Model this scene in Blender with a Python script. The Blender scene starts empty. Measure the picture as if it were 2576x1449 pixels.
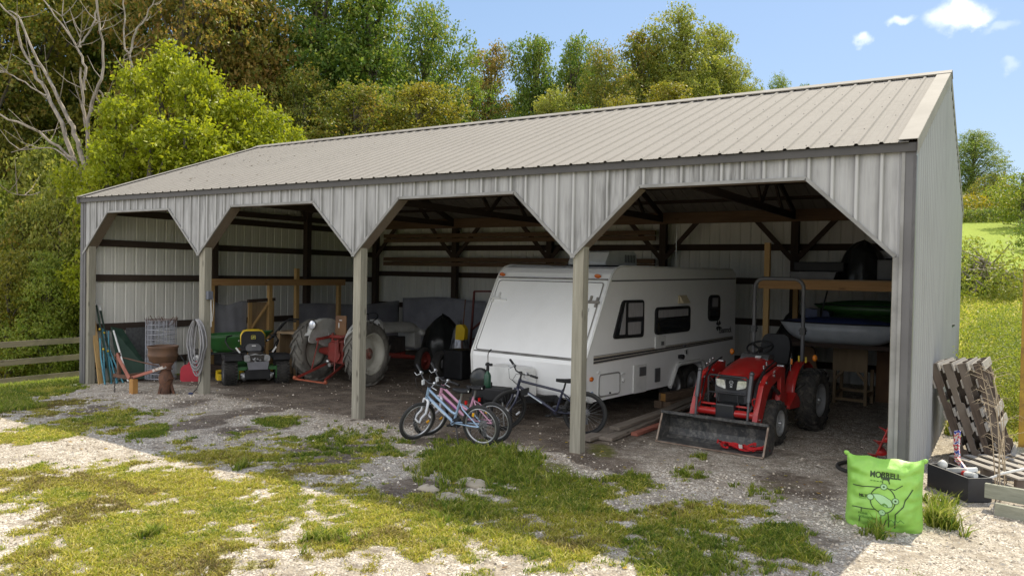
import bpy, math, random
import numpy as np
from mathutils import Vector, Matrix, noise as mnoise
random.seed(7); RNG = np.random.default_rng(7)
C = bpy.context.scene.collection
SC = bpy.context.scene
R = math.radians
# ------------------------------------------------------------------ camera
cam = bpy.data.objects.new('camera', bpy.data.cameras.new('camera')); C.objects.link(cam); SC.camera = cam
YAW, PITCH, ROLL = -0.56808, 0.018078, 0.018792
_f = Vector((math.sin(YAW)*math.cos(PITCH), math.cos(YAW)*math.cos(PITCH), -math.sin(PITCH)))
_r = Vector((math.cos(YAW), -math.sin(YAW), 0)); _u = _r.cross(_f)
_r2 = _r*math.cos(ROLL)+_u*math.sin(ROLL); _u2 = -_r*math.sin(ROLL)+_u*math.cos(ROLL)
cam.matrix_world = Matrix(((_r2.x, _u2.x, -_f.x, 15.487), (_r2.y, _u2.y, -_f.y, -8.4357), (_r2.z, _u2.z, -_f.z, 2.1882), (0, 0, 0, 1)))
cam.data.sensor_width = 36; cam.data.lens = 1958.2/2576*36; cam.data.clip_end = 2000; cam.data.clip_start = 0.05
# ------------------------------------------------------------------ sky, sun, exposure
SUNV = Vector((0.10, 1.0, 1.22)).normalized()
SUN_EL = math.asin(SUNV.z); SUN_AZ = math.atan2(SUNV.x, SUNV.y)
SKY_STRENGTH = 0.15; SUN_STRENGTH = 3.5; EXPOSURE = 1.0
FILL_BANK = (7.6, 7.5, 7.5, 1); SKY_K = (.24, .23, .17); SKY_G = (.84, .97, 1.02)
W = bpy.data.worlds.new('World'); SC.world = W; W.use_nodes = True
def build_world():
    nt = W.node_tree; N = nt.nodes; L = nt.links; N.clear()
    out = N.new('ShaderNodeOutputWorld'); bg = N.new('ShaderNodeBackground'); bg.inputs[1].default_value = SKY_STRENGTH
    sky = N.new('ShaderNodeTexSky'); sky.sky_type = 'NISHITA'; sky.sun_disc = False
    sky.sun_elevation = SUN_EL; sky.sun_rotation = SUN_AZ; sky.altitude = 200
    sky.air_density = 1.0; sky.dust_density = 0.3; sky.ozone_density = 1.0
    tc = N.new('ShaderNodeTexCoord'); mix = N.new('ShaderNodeMixRGB'); 
    # soft shoulder so the band above the horizon does not burn out
    k1 = N.new('ShaderNodeVectorMath'); k1.operation = 'MULTIPLY_ADD'; L.new(sky.outputs[0], k1.inputs[0]); k1.inputs[1].default_value = SKY_K; k1.inputs[2].default_value = (1, 1, 1)
    k2 = N.new('ShaderNodeVectorMath'); k2.operation = 'DIVIDE'; L.new(sky.outputs[0], k2.inputs[0]); L.new(k1.outputs[0], k2.inputs[1])
    k3 = N.new('ShaderNodeVectorMath'); k3.operation = 'MULTIPLY'; L.new(k2.outputs[0], k3.inputs[0]); k3.inputs[1].default_value = SKY_G
    L.new(k3.outputs[0], mix.inputs[1]); mix.inputs[2].default_value = (5.2, 5.25, 5.3, 1)
    # small fair-weather clouds: a blob around a direction in the sky, broken up by noise
    prev = None
    def vm(op, a, b=None):
        n = N.new('ShaderNodeVectorMath'); n.operation = op; L.new(a, n.inputs[0])
        if b is not None:
            if isinstance(b, tuple): n.inputs[1].default_value = b
            else: L.new(b, n.inputs[1])
        return n
    nz = N.new('ShaderNodeTexNoise'); nz.inputs['Scale'].default_value = 24; nz.inputs['Detail'].default_value = 6; nz.inputs['Roughness'].default_value = .55
    L.new(tc.outputs['Generated'], nz.inputs[0])
    off = vm('SUBTRACT', nz.outputs['Color'], (.5, .5, .5)); offs = N.new('ShaderNodeVectorMath'); offs.operation = 'SCALE'; L.new(off.outputs[0], offs.inputs[0]); offs.inputs['Scale'].default_value = .05
    warped = vm('ADD', tc.outputs['Generated'], offs.outputs[0])
    for (d, sx, sz, amp) in CLOUDS:
        d = Vector(d).normalized(); side = d.cross(Vector((0, 0, 1))).normalized(); up = side.cross(d)
        p = vm('SUBTRACT', warped.outputs[0], tuple(d))
        a = N.new('ShaderNodeVectorMath'); a.operation = 'DOT_PRODUCT'; L.new(p.outputs[0], a.inputs[0]); a.inputs[1].default_value = tuple(side/sx)
        b = N.new('ShaderNodeVectorMath'); b.operation = 'DOT_PRODUCT'; L.new(p.outputs[0], b.inputs[0]); b.inputs[1].default_value = tuple(up/sz)
        c = N.new('ShaderNodeVectorMath'); c.operation = 'DOT_PRODUCT'; L.new(p.outputs[0], c.inputs[0]); c.inputs[1].default_value = tuple(d*3)
        cb = N.new('ShaderNodeCombineXYZ'); L.new(a.outputs['Value'], cb.inputs[0]); L.new(b.outputs['Value'], cb.inputs[1]); L.new(c.outputs['Value'], cb.inputs[2])
        ln = N.new('ShaderNodeVectorMath'); ln.operation = 'LENGTH'; L.new(cb.outputs[0], ln.inputs[0])
        mr = N.new('ShaderNodeMapRange'); mr.interpolation_type = 'SMOOTHSTEP'; L.new(ln.outputs['Value'], mr.inputs[0])
        mr.inputs[1].default_value = 1.6; mr.inputs[2].default_value = .25; mr.inputs[3].default_value = 0; mr.inputs[4].default_value = amp
        if prev is None: prev = mr.outputs[0]
        else:
            mx = N.new('ShaderNodeMath'); mx.operation = 'MAXIMUM'; L.new(prev, mx.inputs[0]); L.new(mr.outputs[0], mx.inputs[1]); prev = mx.outputs[0]
    # unseen bright cloud bank added behind the viewer to fill the shaded front
    sx_ = N.new('ShaderNodeSeparateXYZ'); L.new(tc.outputs['Generated'], sx_.inputs[0])
    band = N.new('ShaderNodeMapRange'); band.interpolation_type = 'SMOOTHSTEP'; L.new(sx_.outputs['Y'], band.inputs[0]); band.inputs[1].default_value = .25; band.inputs[2].default_value = -.35
    up_ = N.new('ShaderNodeMapRange'); up_.interpolation_type = 'SMOOTHSTEP'; L.new(sx_.outputs['Z'], up_.inputs[0]); up_.inputs[1].default_value = .02; up_.inputs[2].default_value = .18
    nb_ = N.new('ShaderNodeTexNoise'); nb_.inputs['Scale'].default_value = 2.2; nb_.inputs['Detail'].default_value = 6; L.new(tc.outputs['Generated'], nb_.inputs[0])
    br = N.new('ShaderNodeMapRange'); L.new(nb_.outputs['Fac'], br.inputs[0]); br.inputs[1].default_value = .40; br.inputs[2].default_value = .55
    m1 = N.new('ShaderNodeMath'); m1.operation = 'MULTIPLY'; L.new(band.outputs[0], m1.inputs[0]); L.new(up_.outputs[0], m1.inputs[1])
    m2 = N.new('ShaderNodeMath'); m2.operation = 'MULTIPLY'; L.new(m1.outputs[0], m2.inputs[0]); L.new(br.outputs[0], m2.inputs[1])
    L.new(prev, mix.inputs[0]); mixb = N.new('ShaderNodeMixRGB'); L.new(m2.outputs[0], mixb.inputs[0]); L.new(mix.outputs[0], mixb.inputs[1]); mixb.inputs[2].default_value = FILL_BANK
    mix = mixb; L.new(mix.outputs[0], bg.inputs[0]); L.new(bg.outputs[0], out.inputs[0])
CLOUDS = [((-.0543, .9563, .2873), .022, .012, .95), ((-.040, .958, .281), .016, .008, .9), ((-.1053, .9522, .2867), .012, .005, .5), ((-.1462, .9508, .2732), .009, .007, .55), ((-.0179, .9631, .2684), .014, .004, .2), ((-.0035, .9744, .2248), .009, .005, .2)]
build_world()
sun = bpy.data.objects.new('sun', bpy.data.lights.new('sun', 'SUN')); C.objects.link(sun)
sun.data.energy = SUN_STRENGTH; sun.data.angle = R(0.5); sun.data.color = (1, .91, .72)
sun.rotation_euler = (-SUNV).to_track_quat('-Z', 'Y').to_euler(); sun.location = (10, 40, 50)
SC.view_settings.view_transform = 'Standard'; SC.view_settings.look = 'None'; SC.view_settings.exposure = EXPOSURE; SC.view_settings.gamma = 1
SC.view_settings.use_curve_mapping = False
SC.render.engine = 'CYCLES'
SC.cycles.max_bounces = 8; SC.cycles.diffuse_bounces = 6; SC.cycles.glossy_bounces = 3; SC.cycles.transmission_bounces = 4; SC.cycles.transparent_max_bounces = 8
SC.cycles.caustics_reflective = False; SC.cycles.caustics_refractive = False; SC.cycles.use_denoising = True
SC.cycles.sample_clamp_indirect = 6
# ------------------------------------------------------------------ materials
def srgb(r, g, b):
    f = lambda c: (c/255/12.92 if c/255 <= .04045 else ((c/255+.055)/1.055)**2.4)
    return (f(r), f(g), f(b), 1)
def nd(nt, t, **kw):
    n = nt.nodes.new(t)
    for k, v in kw.items(): setattr(n, k, v)
    return n
def ramp(nt, fac, stops, interp='LINEAR'):
    n = nt.nodes.new('ShaderNodeValToRGB'); nt.links.new(fac, n.inputs[0]); e = n.color_ramp; e.interpolation = interp
    while len(e.elements) < len(stops): e.elements.new(.5)
    for s, (p, c) in zip(e.elements, stops): s.position = p; s.color = c if len(c) == 4 else (*c, 1)
    return n.outputs[0]
def noise(nt, vec, scale, detail=4, rough=.55, dist=0):
    n = nt.nodes.new('ShaderNodeTexNoise'); nt.links.new(vec, n.inputs['Vector']); n.inputs['Scale'].default_value = scale
    n.inputs['Detail'].default_value = detail; n.inputs['Roughness'].default_value = rough; n.inputs['Distortion'].default_value = dist
    return n.outputs['Fac']
def mixc(nt, fac, a, b, mode='MIX'):
    n = nt.nodes.new('ShaderNodeMixRGB'); n.blend_type = mode
    for k, x in ((0, fac), (1, a), (2, b)):
        if hasattr(x, 'is_linked') or isinstance(x, bpy.types.NodeSocket): nt.links.new(x, n.inputs[k])
        else: n.inputs[k].default_value = x
    return n.outputs[0]
def mathn(nt, op, a, b=0.0, clamp=False):
    n = nt.nodes.new('ShaderNodeMath'); n.operation = op; n.use_clamp = clamp
    for k, x in ((0, a), (1, b)):
        if isinstance(x, bpy.types.NodeSocket): nt.links.new(x, n.inputs[k])
        else: n.inputs[k].default_value = x
    return n.outputs[0]
def mapping(nt, vec, scale):
    n = nt.nodes.new('ShaderNodeMapping'); nt.links.new(vec, n.inputs[0]); n.inputs['Scale'].default_value = scale
    return n.outputs[0]
def newmat(name):
    m = bpy.data.materials.new(name); m.use_nodes = True; nt = m.node_tree; b = nt.nodes['Principled BSDF']
    return m, nt, b
def bump(nt, b, h, strength=.3, dist=.01):
    n = nt.nodes.new('ShaderNodeBump'); nt.links.new(h, n.inputs['Height']); n.inputs['Strength'].default_value = strength; n.inputs['Distance'].default_value = dist
    nt.links.new(n.outputs[0], b.inputs['Normal'])
_mats = {}
def paint(name, c1, c2=None, rough=.5, metal=0, scale=4, detail=5, lo=.4, hi=.65, bumps=0, bscale=None, spec=.5, coat=0, stretch=(1, 1, 1), dirt=None, dirt_amt=.5):
    """plain surface with a second tone (wear, dirt) in uneven patches"""
    if name in _mats: return _mats[name]
    m, nt, b = newmat(name); tc = nd(nt, 'ShaderNodeTexCoord'); v = tc.outputs['Object']
    vv = mapping(nt, v, stretch) if stretch != (1, 1, 1) else v
    if c2 is None: c2 = tuple(x*.8 for x in c1[:3])+(1,)
    f = noise(nt, vv, scale, detail)
    col = ramp(nt, f, [(lo, c1), (hi, c2)])
    if dirt:
        g = noise(nt, v, scale*3.1, 6, .65); col = mixc(nt, mathn(nt, 'MULTIPLY', ramp(nt, g, [(.48, (0, 0, 0)), (.68, (1, 1, 1))]), dirt_amt), col, dirt)
    nt.links.new(col, b.inputs['Base Color'])
    b.inputs['Roughness'].default_value = rough; b.inputs['Metallic'].default_value = metal; b.inputs['Specular IOR Level'].default_value = spec
    if coat: b.inputs['Coat Weight'].default_value = coat
    if bumps: bump(nt, b, noise(nt, vv, bscale or scale*6, 5), bumps)
    _mats[name] = m
    return m
def wood(name, c1, c2, axis=2, rough=.8, knots=True, grey=None):
    """sawn timber, grain along one object axis"""
    if name in _mats: return _mats[name]
    m, nt, b = newmat(name); tc = nd(nt, 'ShaderNodeTexCoord'); oi = nd(nt, 'ShaderNodeObjectInfo')
    add = nd(nt, 'ShaderNodeVectorMath', operation='ADD'); nt.links.new(tc.outputs['Object'], add.inputs[0]); 
    sc = nd(nt, 'ShaderNodeVectorMath', operation='SCALE'); cb = nd(nt, 'ShaderNodeCombineXYZ')
    for k in range(3): nt.links.new(oi.outputs['Random'], cb.inputs[k])
    nt.links.new(cb.outputs[0], sc.inputs[0]); sc.inputs['Scale'].default_value = 13.7; nt.links.new(sc.outputs[0], add.inputs[1])
    s = [22, 22, 22]; s[axis] = 1.1
    g = noise(nt, mapping(nt, add.outputs[0], tuple(s)), 1.6, 6, .6, .5)
    big = noise(nt, add.outputs[0], 1.3, 3)
    col = ramp(nt, g, [(.3, c1), (.72, c2)])
    if grey: col = mixc(nt, ramp(nt, big, [(.42, (0, 0, 0)), (.62, (1, 1, 1))]), col, grey)
    else: col = mixc(nt, mathn(nt, 'MULTIPLY', big, .35), col, (c2[0]*.5, c2[1]*.5, c2[2]*.5, 1))
    if knots:
        s2 = [7, 7, 7]; s2[axis] = 2.2
        vo = nd(nt, 'ShaderNodeTexVoronoi'); nt.links.new(mapping(nt, add.outputs[0], tuple(s2)), vo.inputs['Vector']); vo.inputs['Scale'].default_value = 1.0
        k = ramp(nt, vo.outputs['Distance'], [(.07, (1, 1, 1)), (.16, (0, 0, 0))])
        col = mixc(nt, mathn(nt, 'MULTIPLY', k, .6), col, (c2[0]*.25, c2[1]*.22, c2[2]*.2, 1))
    nt.links.new(col, b.inputs['Base Color']); b.inputs['Roughness'].default_value = rough
    bump(nt, b, g, .25, .006); _mats[name] = m
    return m
# ------------------------------------------------------------------ mesh building
def V3(p): return Vector(p)
class M:
    def __init__(s): s.v = []; s.f = []; s.s = []
    def add(s, vs, fs, smooth=False):
        n = len(s.v); s.v += [tuple(p) for p in vs]
        for f in fs: s.f.append([i+n for i in f]); s.s.append(smooth)
        return s
    def box(s, c, d, rot=None):
        c = V3(c); h = Vector(d)/2; P = []
        for z in (-1, 1):
            for x, y in ((-1, -1), (1, -1), (1, 1), (-1, 1)):
                q = Vector((x*h.x, y*h.y, z*h.z)); P.append(c+(rot @ q if rot else q))
        return s.add(P, [(3, 2, 1, 0), (4, 5, 6, 7), (0, 1, 5, 4), (1, 2, 6, 5), (2, 3, 7, 6), (3, 0, 4, 7)])
    def b2(s, lo, hi): return s.box([(a+b)/2 for a, b in zip(lo, hi)], [abs(b-a) for a, b in zip(lo, hi)])
    def bar(s, p, q, w, h, up=(0, 0, 1)):
        p, q = V3(p), V3(q); d = (q-p).normalized(); u = Vector(up)
        if abs(d.dot(u)) > .99: u = Vector((0, 1, 0)) if abs(d.y) < .9 else Vector((1, 0, 0))
        a = d.cross(u).normalized(); u = a.cross(d); P = []
        for e in (p, q):
            for x, y in ((-1, -1), (1, -1), (1, 1), (-1, 1)): P.append(e+a*(x*w/2)+u*(y*h/2))
        return s.add(P, [(0, 1, 2, 3), (7, 6, 5, 4), (4, 5, 1, 0), (5, 6, 2, 1), (6, 7, 3, 2), (7, 4, 0, 3)])
    def tube(s, pts, r, n=8, closed=False, caps=True):
        pts = [V3(p) for p in pts]; k = len(pts); rs = r if isinstance(r, (list, tuple)) else [r]*k
        ref = None; rings = []
        for i, p in enumerate(pts):
            a = pts[(i-1) % k] if (closed or i > 0) else p; b = pts[(i+1) % k] if (closed or i < k-1) else p
            t = (b-a); t = t.normalized() if t.length > 1e-9 else Vector((0, 0, 1))
            if ref is None:
                ref = Vector((0, 0, 1)) if abs(t.z) < .9 else Vector((1, 0, 0))
                ref = (ref-t*ref.dot(t)).normalized()
            else:
                ref = (ref-t*ref.dot(t)); ref = ref.normalized() if ref.length > 1e-6 else t.orthogonal().normalized()
            o = t.cross(ref); rings.append([p+ref*(math.cos(2*math.pi*j/n)*rs[i])+o*(math.sin(2*math.pi*j/n)*rs[i]) for j in range(n)])
        vs = [q for g in rings for q in g]; fs = []
        for i in range(k if closed else k-1):
            i2 = (i+1) % k
            for j in range(n): fs.append((i*n+j, i*n+(j+1) % n, i2*n+(j+1) % n, i2*n+j))
        s.add(vs, fs, True)
        if caps and not closed:
            s.add(rings[0], [tuple(range(n))[::-1]]); s.add(rings[-1], [tuple(range(n))])
        return s
    def cyl(s, p, q, r0, r1=None, n=20): return s.tube([p, q], [r0, r0 if r1 is None else r1], n)
    def lathe(s, prof, c=(0, 0, 0), axis=(0, 0, 1), n=28, smooth=True, arc=None):
        c = V3(c); a = V3(axis).normalized(); x = a.orthogonal().normalized(); y = a.cross(x); m = len(prof); vs = []
        for j in range(n):
            t = 2*math.pi*j/n; d = x*math.cos(t)+y*math.sin(t)
            for (r, h) in prof: vs.append(c+d*r+a*h)
        fs = []
        for j in range(n):
            j2 = (j+1) % n
            for i in range(m-1): fs.append((j*m+i, j2*m+i, j2*m+i+1, j*m+i+1))
        return s.add(vs, fs, smooth)
    def ell(s, c, r, n=14, rot=None, jit=0):
        c = V3(c); r = Vector(r) if not isinstance(r, (int, float)) else Vector((r, r, r)); vs = []; m = n//2+1
        for i in range(m):
            ph = math.pi*i/(m-1)
            for j in range(n):
                t = 2*math.pi*j/n; k = 1+jit*(mnoise.noise(Vector((math.cos(t)*2, math.sin(t)*2, ph*2+c.x*7))))
                q = Vector((math.sin(ph)*math.cos(t)*r.x, math.sin(ph)*math.sin(t)*r.y, math.cos(ph)*r.z))*k
                vs.append(c+(rot @ q if rot else q))
        fs = [(i*n+j, (i+1)*n+j, (i+1)*n+(j+1) % n, i*n+(j+1) % n) for i in range(m-1) for j in range(n)]
        return s.add(vs, fs, True)
    def prism(s, poly, o, u, v, d, smooth=False):
        """polygon (a,b) laid out on o+u*a+v*b and thickened by the vector d"""
        o, u, v, d = V3(o), V3(u), V3(v), V3(d); n = len(poly)
        A = [o+u*a+v*b for a, b in poly]; B = [p+d for p in A]
        s.add(A+B, [tuple(range(n))[::-1], tuple(range(n, 2*n))])
        s.add(A+B, [(i, (i+1) % n, n+(i+1) % n, n+i) for i in range(n)], smooth)
        return s
    def grid(s, f, nu, nv, smooth=True, closed_u=False):
        vs = [f(i/(nu-1) if not closed_u else i/nu, j/(nv-1)) for i in range(nu) for j in range(nv)]
        fs = []
        for i in range(nu if closed_u else nu-1):
            i2 = (i+1) % nu
            for j in range(nv-1): fs.append((i*nv+j, i2*nv+j, i2*nv+j+1, i*nv+j+1))
        return s.add(vs, fs, smooth)
    def build(s, name, mat, parent=None, bevel=0, solid=0, subsurf=0, fix=True, **props):
        me = bpy.data.meshes.new(name); me.from_pydata(s.v, [], s.f); me.polygons.foreach_set('use_smooth', s.s)
        if fix:
            import bmesh
            bm = bmesh.new(); bm.from_mesh(me); bmesh.ops.recalc_face_normals(bm, faces=bm.faces); bm.to_mesh(me); bm.free()
        me.materials.append(mat); me.update(); o = bpy.data.objects.new(name, me); C.objects.link(o)
        if parent: o.parent = parent
        if solid: md = o.modifiers.new('solid', 'SOLIDIFY'); md.thickness = solid; md.offset = 0
        if bevel: md = o.modifiers.new('bevel', 'BEVEL'); md.width = bevel; md.segments = 2; md.limit_method = 'ANGLE'; md.angle_limit = R(40)
        if subsurf: md = o.modifiers.new('sub', 'SUBSURF'); md.levels = subsurf; md.render_levels = subsurf
        for k, x in props.items(): o[k] = x
        return o
def npmesh(name, verts, faces, mat, parent=None, col=None, colname='tint', smooth=False, attrs=None):
    """verts (N,3); faces (F,k) with one k; col (N,3) or (N,)"""
    me = bpy.data.meshes.new(name); F = np.asarray(faces, np.int32); k = F.shape[1]
    me.vertices.add(len(verts)); me.vertices.foreach_set('co', np.ascontiguousarray(verts, np.float32).ravel())
    me.loops.add(F.size); me.loops.foreach_set('vertex_index', F.ravel()); me.polygons.add(len(F))
    me.polygons.foreach_set('loop_start', np.arange(0, F.size, k, dtype=np.int32)); me.polygons.foreach_set('loop_total', np.full(len(F), k, np.int32))
    me.polygons.foreach_set('use_smooth', np.full(len(F), smooth))
    me.update(calc_edges=True)
    for nm, a in (attrs or {}).items():
        at = me.attributes.new(nm, 'FLOAT', 'POINT'); at.data.foreach_set('value', np.ascontiguousarray(a, np.float32))
    if col is not None:
        at = me.attributes.new(colname, 'FLOAT_COLOR', 'POINT'); c4 = np.ones((len(verts), 4), np.float32); c4[:, :3] = col; at.data.foreach_set('color', c4.ravel())
    me.materials.append(mat); o = bpy.data.objects.new(name, me); C.objects.link(o)
    if parent: o.parent = parent
    return o
def thing(name, label, cat, loc=(0, 0, 0), rotz=0, group=None, rot=None):
    o = bpy.data.objects.new(name, None); C.objects.link(o); o.location = loc; o.rotation_euler = rot or (0, 0, rotz); o.empty_display_size = .2
    o['label'] = label; o['category'] = cat
    if group: o['group'] = group
    return o
def tag(o, label, cat, group=None, kind=None):
    if label: o['label'] = label
    if cat: o['category'] = cat
    if group: o['group'] = group
    if kind: o['kind'] = kind
    return o
def dup(o, parent=None):
    c = o.copy(); C.objects.link(c)
    if parent: c.parent = parent
    for ch in list(o.children): dup(ch, c)
    return c
def sstep(a, b, x):
    t = np.clip((x-a)/(b-a), 0, 1); return t*t*(3-2*t)
# ------------------------------------------------------------------ ground shape
BAY = 3.66; WB = 14.64; DB = 8.63; XR = 14.70; XL = -0.065
_rng2 = np.random.default_rng(3)
def fbm(x, y, sc, oct=4, seed=0):
    """value noise on numpy arrays"""
    x = np.asarray(x, float)*sc+seed*17.13; y = np.asarray(y, float)*sc+seed*9.7; out = 0; amp = .5
    def h(i, j):
        n = (i.astype(np.int64)*374761393+j.astype(np.int64)*668265263+seed*1013) & 0xffffffff
        n = ((n ^ (n >> 13))*1274126177) & 0xffffffff
        return ((n ^ (n >> 16)) & 0xffff)/65535.
    for _ in range(oct):
        i = np.floor(x); j = np.floor(y); u = x-i; v = y-j; u = u*u*(3-2*u); v = v*v*(3-2*v)
        a = h(i, j); b = h(i+1, j); c = h(i, j+1); d = h(i+1, j+1)
        out = out+amp*((a*(1-u)+b*u)*(1-v)+(c*(1-u)+d*u)*v); amp *= .5; x = x*2.03+5.1; y = y*2.03+1.7
    return out
def gz(x, y):
    x = np.asarray(x, float); y = np.asarray(y, float)
    hill = np.interp(y, [-50, 7, 8.6, 10, 12, 14, 18, 22, 30, 34, 46, 56, 62, 75, 200], [0, 0, .08, .26, .5, .83, 1.38, 1.93, 2.9, 3.33, 4.83, 6.5, 7.4, 8.8, 14])*sstep(-14, 6, x)
    left = -.05*np.clip(3.2-x, 0, 4.4)-.24*np.clip(-1.0-x, 0, 4.0)-.04*np.clip(-5-x, 0, 20)
    fade = sstep(60, 25, y)
    near = (fbm(x, y, .9, 3, 5)-.47)*.06*sstep(.6, -.4, y)
    inside = (fbm(x, y, .5, 3, 8)-.47)*.03
    return hill+left*fade*sstep(-40, 0, y+20)+near+inside-.0
def gzf(x, y): return float(gz(np.array([x]), np.array([y]))[0])
# ------------------------------------------------------------------ cover masks (what really lies on the ground: grass, bare soil, moss, gravel)
GR = Vector((.843, .538)); GF = Vector((-.538, .843))
# (x, y, half width across the view, half depth along it, density, tone)  tone: 0 lush, 1 straw-yellow, 2 brown dry
PATCHES = [] ; SOIL = [] ; MOSS = [] ; CLEAR = []
PATCHES = [(8.9, -3.9, 2.6, 1.5, 0.86, 0.95), (11.3, -3.1, 1.7, 1.3, 0.9, 0.6), (7.0, -4.2, 1.3, 1.0, 0.74, 0.8), (12.6, -2.2, 1.4, 1.0, 0.78, 0.35), (10.2, -2.6, 1.6, 0.9, 0.7, 0.5), (13.6, -2.6, 0.8, 0.8, 0.55, 0.4), (8.2, -1.7, 1.9, 0.9, 0.66, 0.25), (11.6, -1.6, 1.6, .7, .62, .3), (4.6, -1.9, 1.3, .8, .6, .4), (5.3, -2.6, 1.5, 0.9, 0.6, 0.7), (9.8, -4.9, 1.6, 1.0, 0.85, 0.95), (0.7, -1.25, 0.76, 1.25, 1, 0), (3.17, -2.12, 0.8, 1.24, 0.75, 2), (4.62, -2.27, 0.65, 0.93, 0.85, 0.2), (4.92, -3.19, 0.66, 0.72, 1, 0.8), (6.79, -4.38, 0.28, 0.33, 0.75, 0.7), (7.12, -3.65, 0.39, 0.6, 0.65, 0.8), (6.08, -2.44, 0.27, 0.51, 0.95, 0), (6.71, -2.4, 0.19, 0.34, 0.8, 0), (5.69, -1.57, 0.2, 0.25, 0.55, 0.3), (6.65, -0.75, 0.34, 0.52, 0.95, 0), (7.96, -2.62, 0.69, 0.73, 0.9, 0.6), (7.22, -1.77, 0.62, 0.89, 0.5, 0.3), (8.3, -1.05, 0.77, 0.86, 0.6, 0.1), (9.14, -3.96, 0.8, 1.3, 0.9, 1), (9.3, -4.38, 0.34, 0.61, 1, 1), (10.06, -3.26, 0.41, 0.98, 0.85, 1), (9.75, -2.53, 0.52, 0.59, 0.8, 0.6), (10.23, -1.14, 0.59, 1.07, 1, 0), (11.34, -2.65, 0.46, 0.65, 0.95, 0.2), (11.0, -3.56, 0.76, 0.64, 0.92, 0.9), (9.57, -4.62, 0.1, 0.14, 1, 0), (9.42, -5.24, 0.57, 0.56, 0.68, 0.6), (10.39, -4.81, 0.63, 0.35, 0.88, 0.9), (11.68, -3.38, 0.57, 0.4, 0.85, 1), (8.34, -4.58, 0.56, 0.62, 0.6, 0.8), (10.81, -1.01, 0.43, 0.95, 1, 0), (11.91, -1.83, 0.85, 0.9, 0.92, 0.5), (13.12, -1.36, 0.68, 0.59, 0.68, 0.3), (12.62, -0.15, 0.31, 0.28, 0.6, 0.1), (13.32, -2.26, 0.41, 0.33, 0.88, 0.2), (13.97, -1.81, 0.41, 0.65, 0.88, 0.3), (13.53, -2.68, 0.59, 0.27, 1, 0), (12.39, -3.12, 0.5, 0.33, 1, 1), (14.62, -1.16, 0.17, 0.24, 0.9, 0), (12.48, -2.3, 0.43, 0.56, 0.8, 0.5), (12.09, -0.72, 0.24, 0.42, 0.8, 0.2), (14.2, -0.58, 0.17, 0.25, 0.45, 0.1), (12.38, 0.72, 0.12, 0.25, 0.9, 0), (14.87, -1.81, 0.17, 0.17, 0.4, 0.4)]
SOIL = [(8.63, -1.74, 0.6, 0.87, 0.85), (10.5, -2.33, 0.41, 0.47, 1), (6.75, -1.56, 0.52, 0.45, 0.6), (6.59, 0.85, 0.98, 0.74, 0.8), (4.23, -0.56, 0.46, 0.76, 0.6), (13.64, 0.15, 0.48, 0.76, 0.7), (14.18, -1.47, 0.19, 0.48, 0.5), (10.68, 0.06, 0.21, 0.22, 0.9), (11.91, 0.41, 0.18, 0.45, 0.35), (3.69, -1.88, 0.3, 0.7, 0.7), (2.96, -0.6, 0.48, 0.67, 0.35)]
MOSS = [(11.3, -0.99, 0.34, 0.57, 1), (11.25, 0.35, 0.26, 0.55, 0.7), (13.5, -0.01, 0.46, 0.48, 0.45), (12.09, -0.82, 0.28, 0.28, 0.5)]
CLEAR = [(6.19, -3.82, 0.59, 0.44, 0.8), (5.22, -0.61, 0.84, 1.2, 0.55), (6.47, -2.89, 0.44, 0.64, 0.8), (10.04, -2.1, 0.65, 0.48, 0.6), (12.33, -3.54, 0.21, 0.25, 1), (13.81, -2.58, 0.15, 0.18, 0.85), (14.59, -1.57, 0.46, 0.57, 0.7), (11.34, -0.45, 0.36, 0.41, 0.8), (12.81, -0.88, 0.5, 0.4, 0.5), (8.33, -5.06, 0.26, 0.34, 0.6), (8.67, -3.15, 0.24, 0.31, 0.5), (9.41, -3.33, 0.16, 0.27, 0.4)]
def blob(x, y, P):
    dx = x-P[0]; dy = y-P[1]; a = (dx*GR.x+dy*GR.y)/P[2]; b = (dx*GF.x+dy*GF.y)/P[3]
    return np.clip(1.42-1.0*np.sqrt(a*a+b*b), 0, 1)
def cover(x, y):
    d = np.zeros_like(x); tone = np.zeros_like(x); w = np.zeros_like(x)+1e-6
    for P in PATCHES:
        g = blob(x, y, P); d = np.maximum(d, g*P[4]); tone += g*P[5]; w += g
    for P in CLEAR: d = d*(1-blob(x, y, P)*P[4]*.8)
    soil = np.zeros_like(x)
    for P in SOIL: soil = np.maximum(soil, blob(x, y, P)*P[4])
    moss = np.zeros_like(x)
    for P in MOSS: moss = np.maximum(moss, blob(x, y, P)*P[4])
    return d, tone/w, soil, moss
def grass_density(x, y):
    d, tone, soil, moss = cover(x, y)
    n = .24*fbm(x, y, 1.5, 3, 2)+.34*fbm(x, y, 5.0, 3, 4)+.42*fbm(x, y, 10.5, 2, 7)
    th = .15+.85*np.clip((n-.44)*3.1+.5, 0, 1.15)
    g = sstep(-.10, .30, d*.90-th)
    g = g*sstep(.5, -.05, y-np.where(x < .2, 9, 0))
    return np.clip(g, 0, 1), tone, soil, moss
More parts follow.
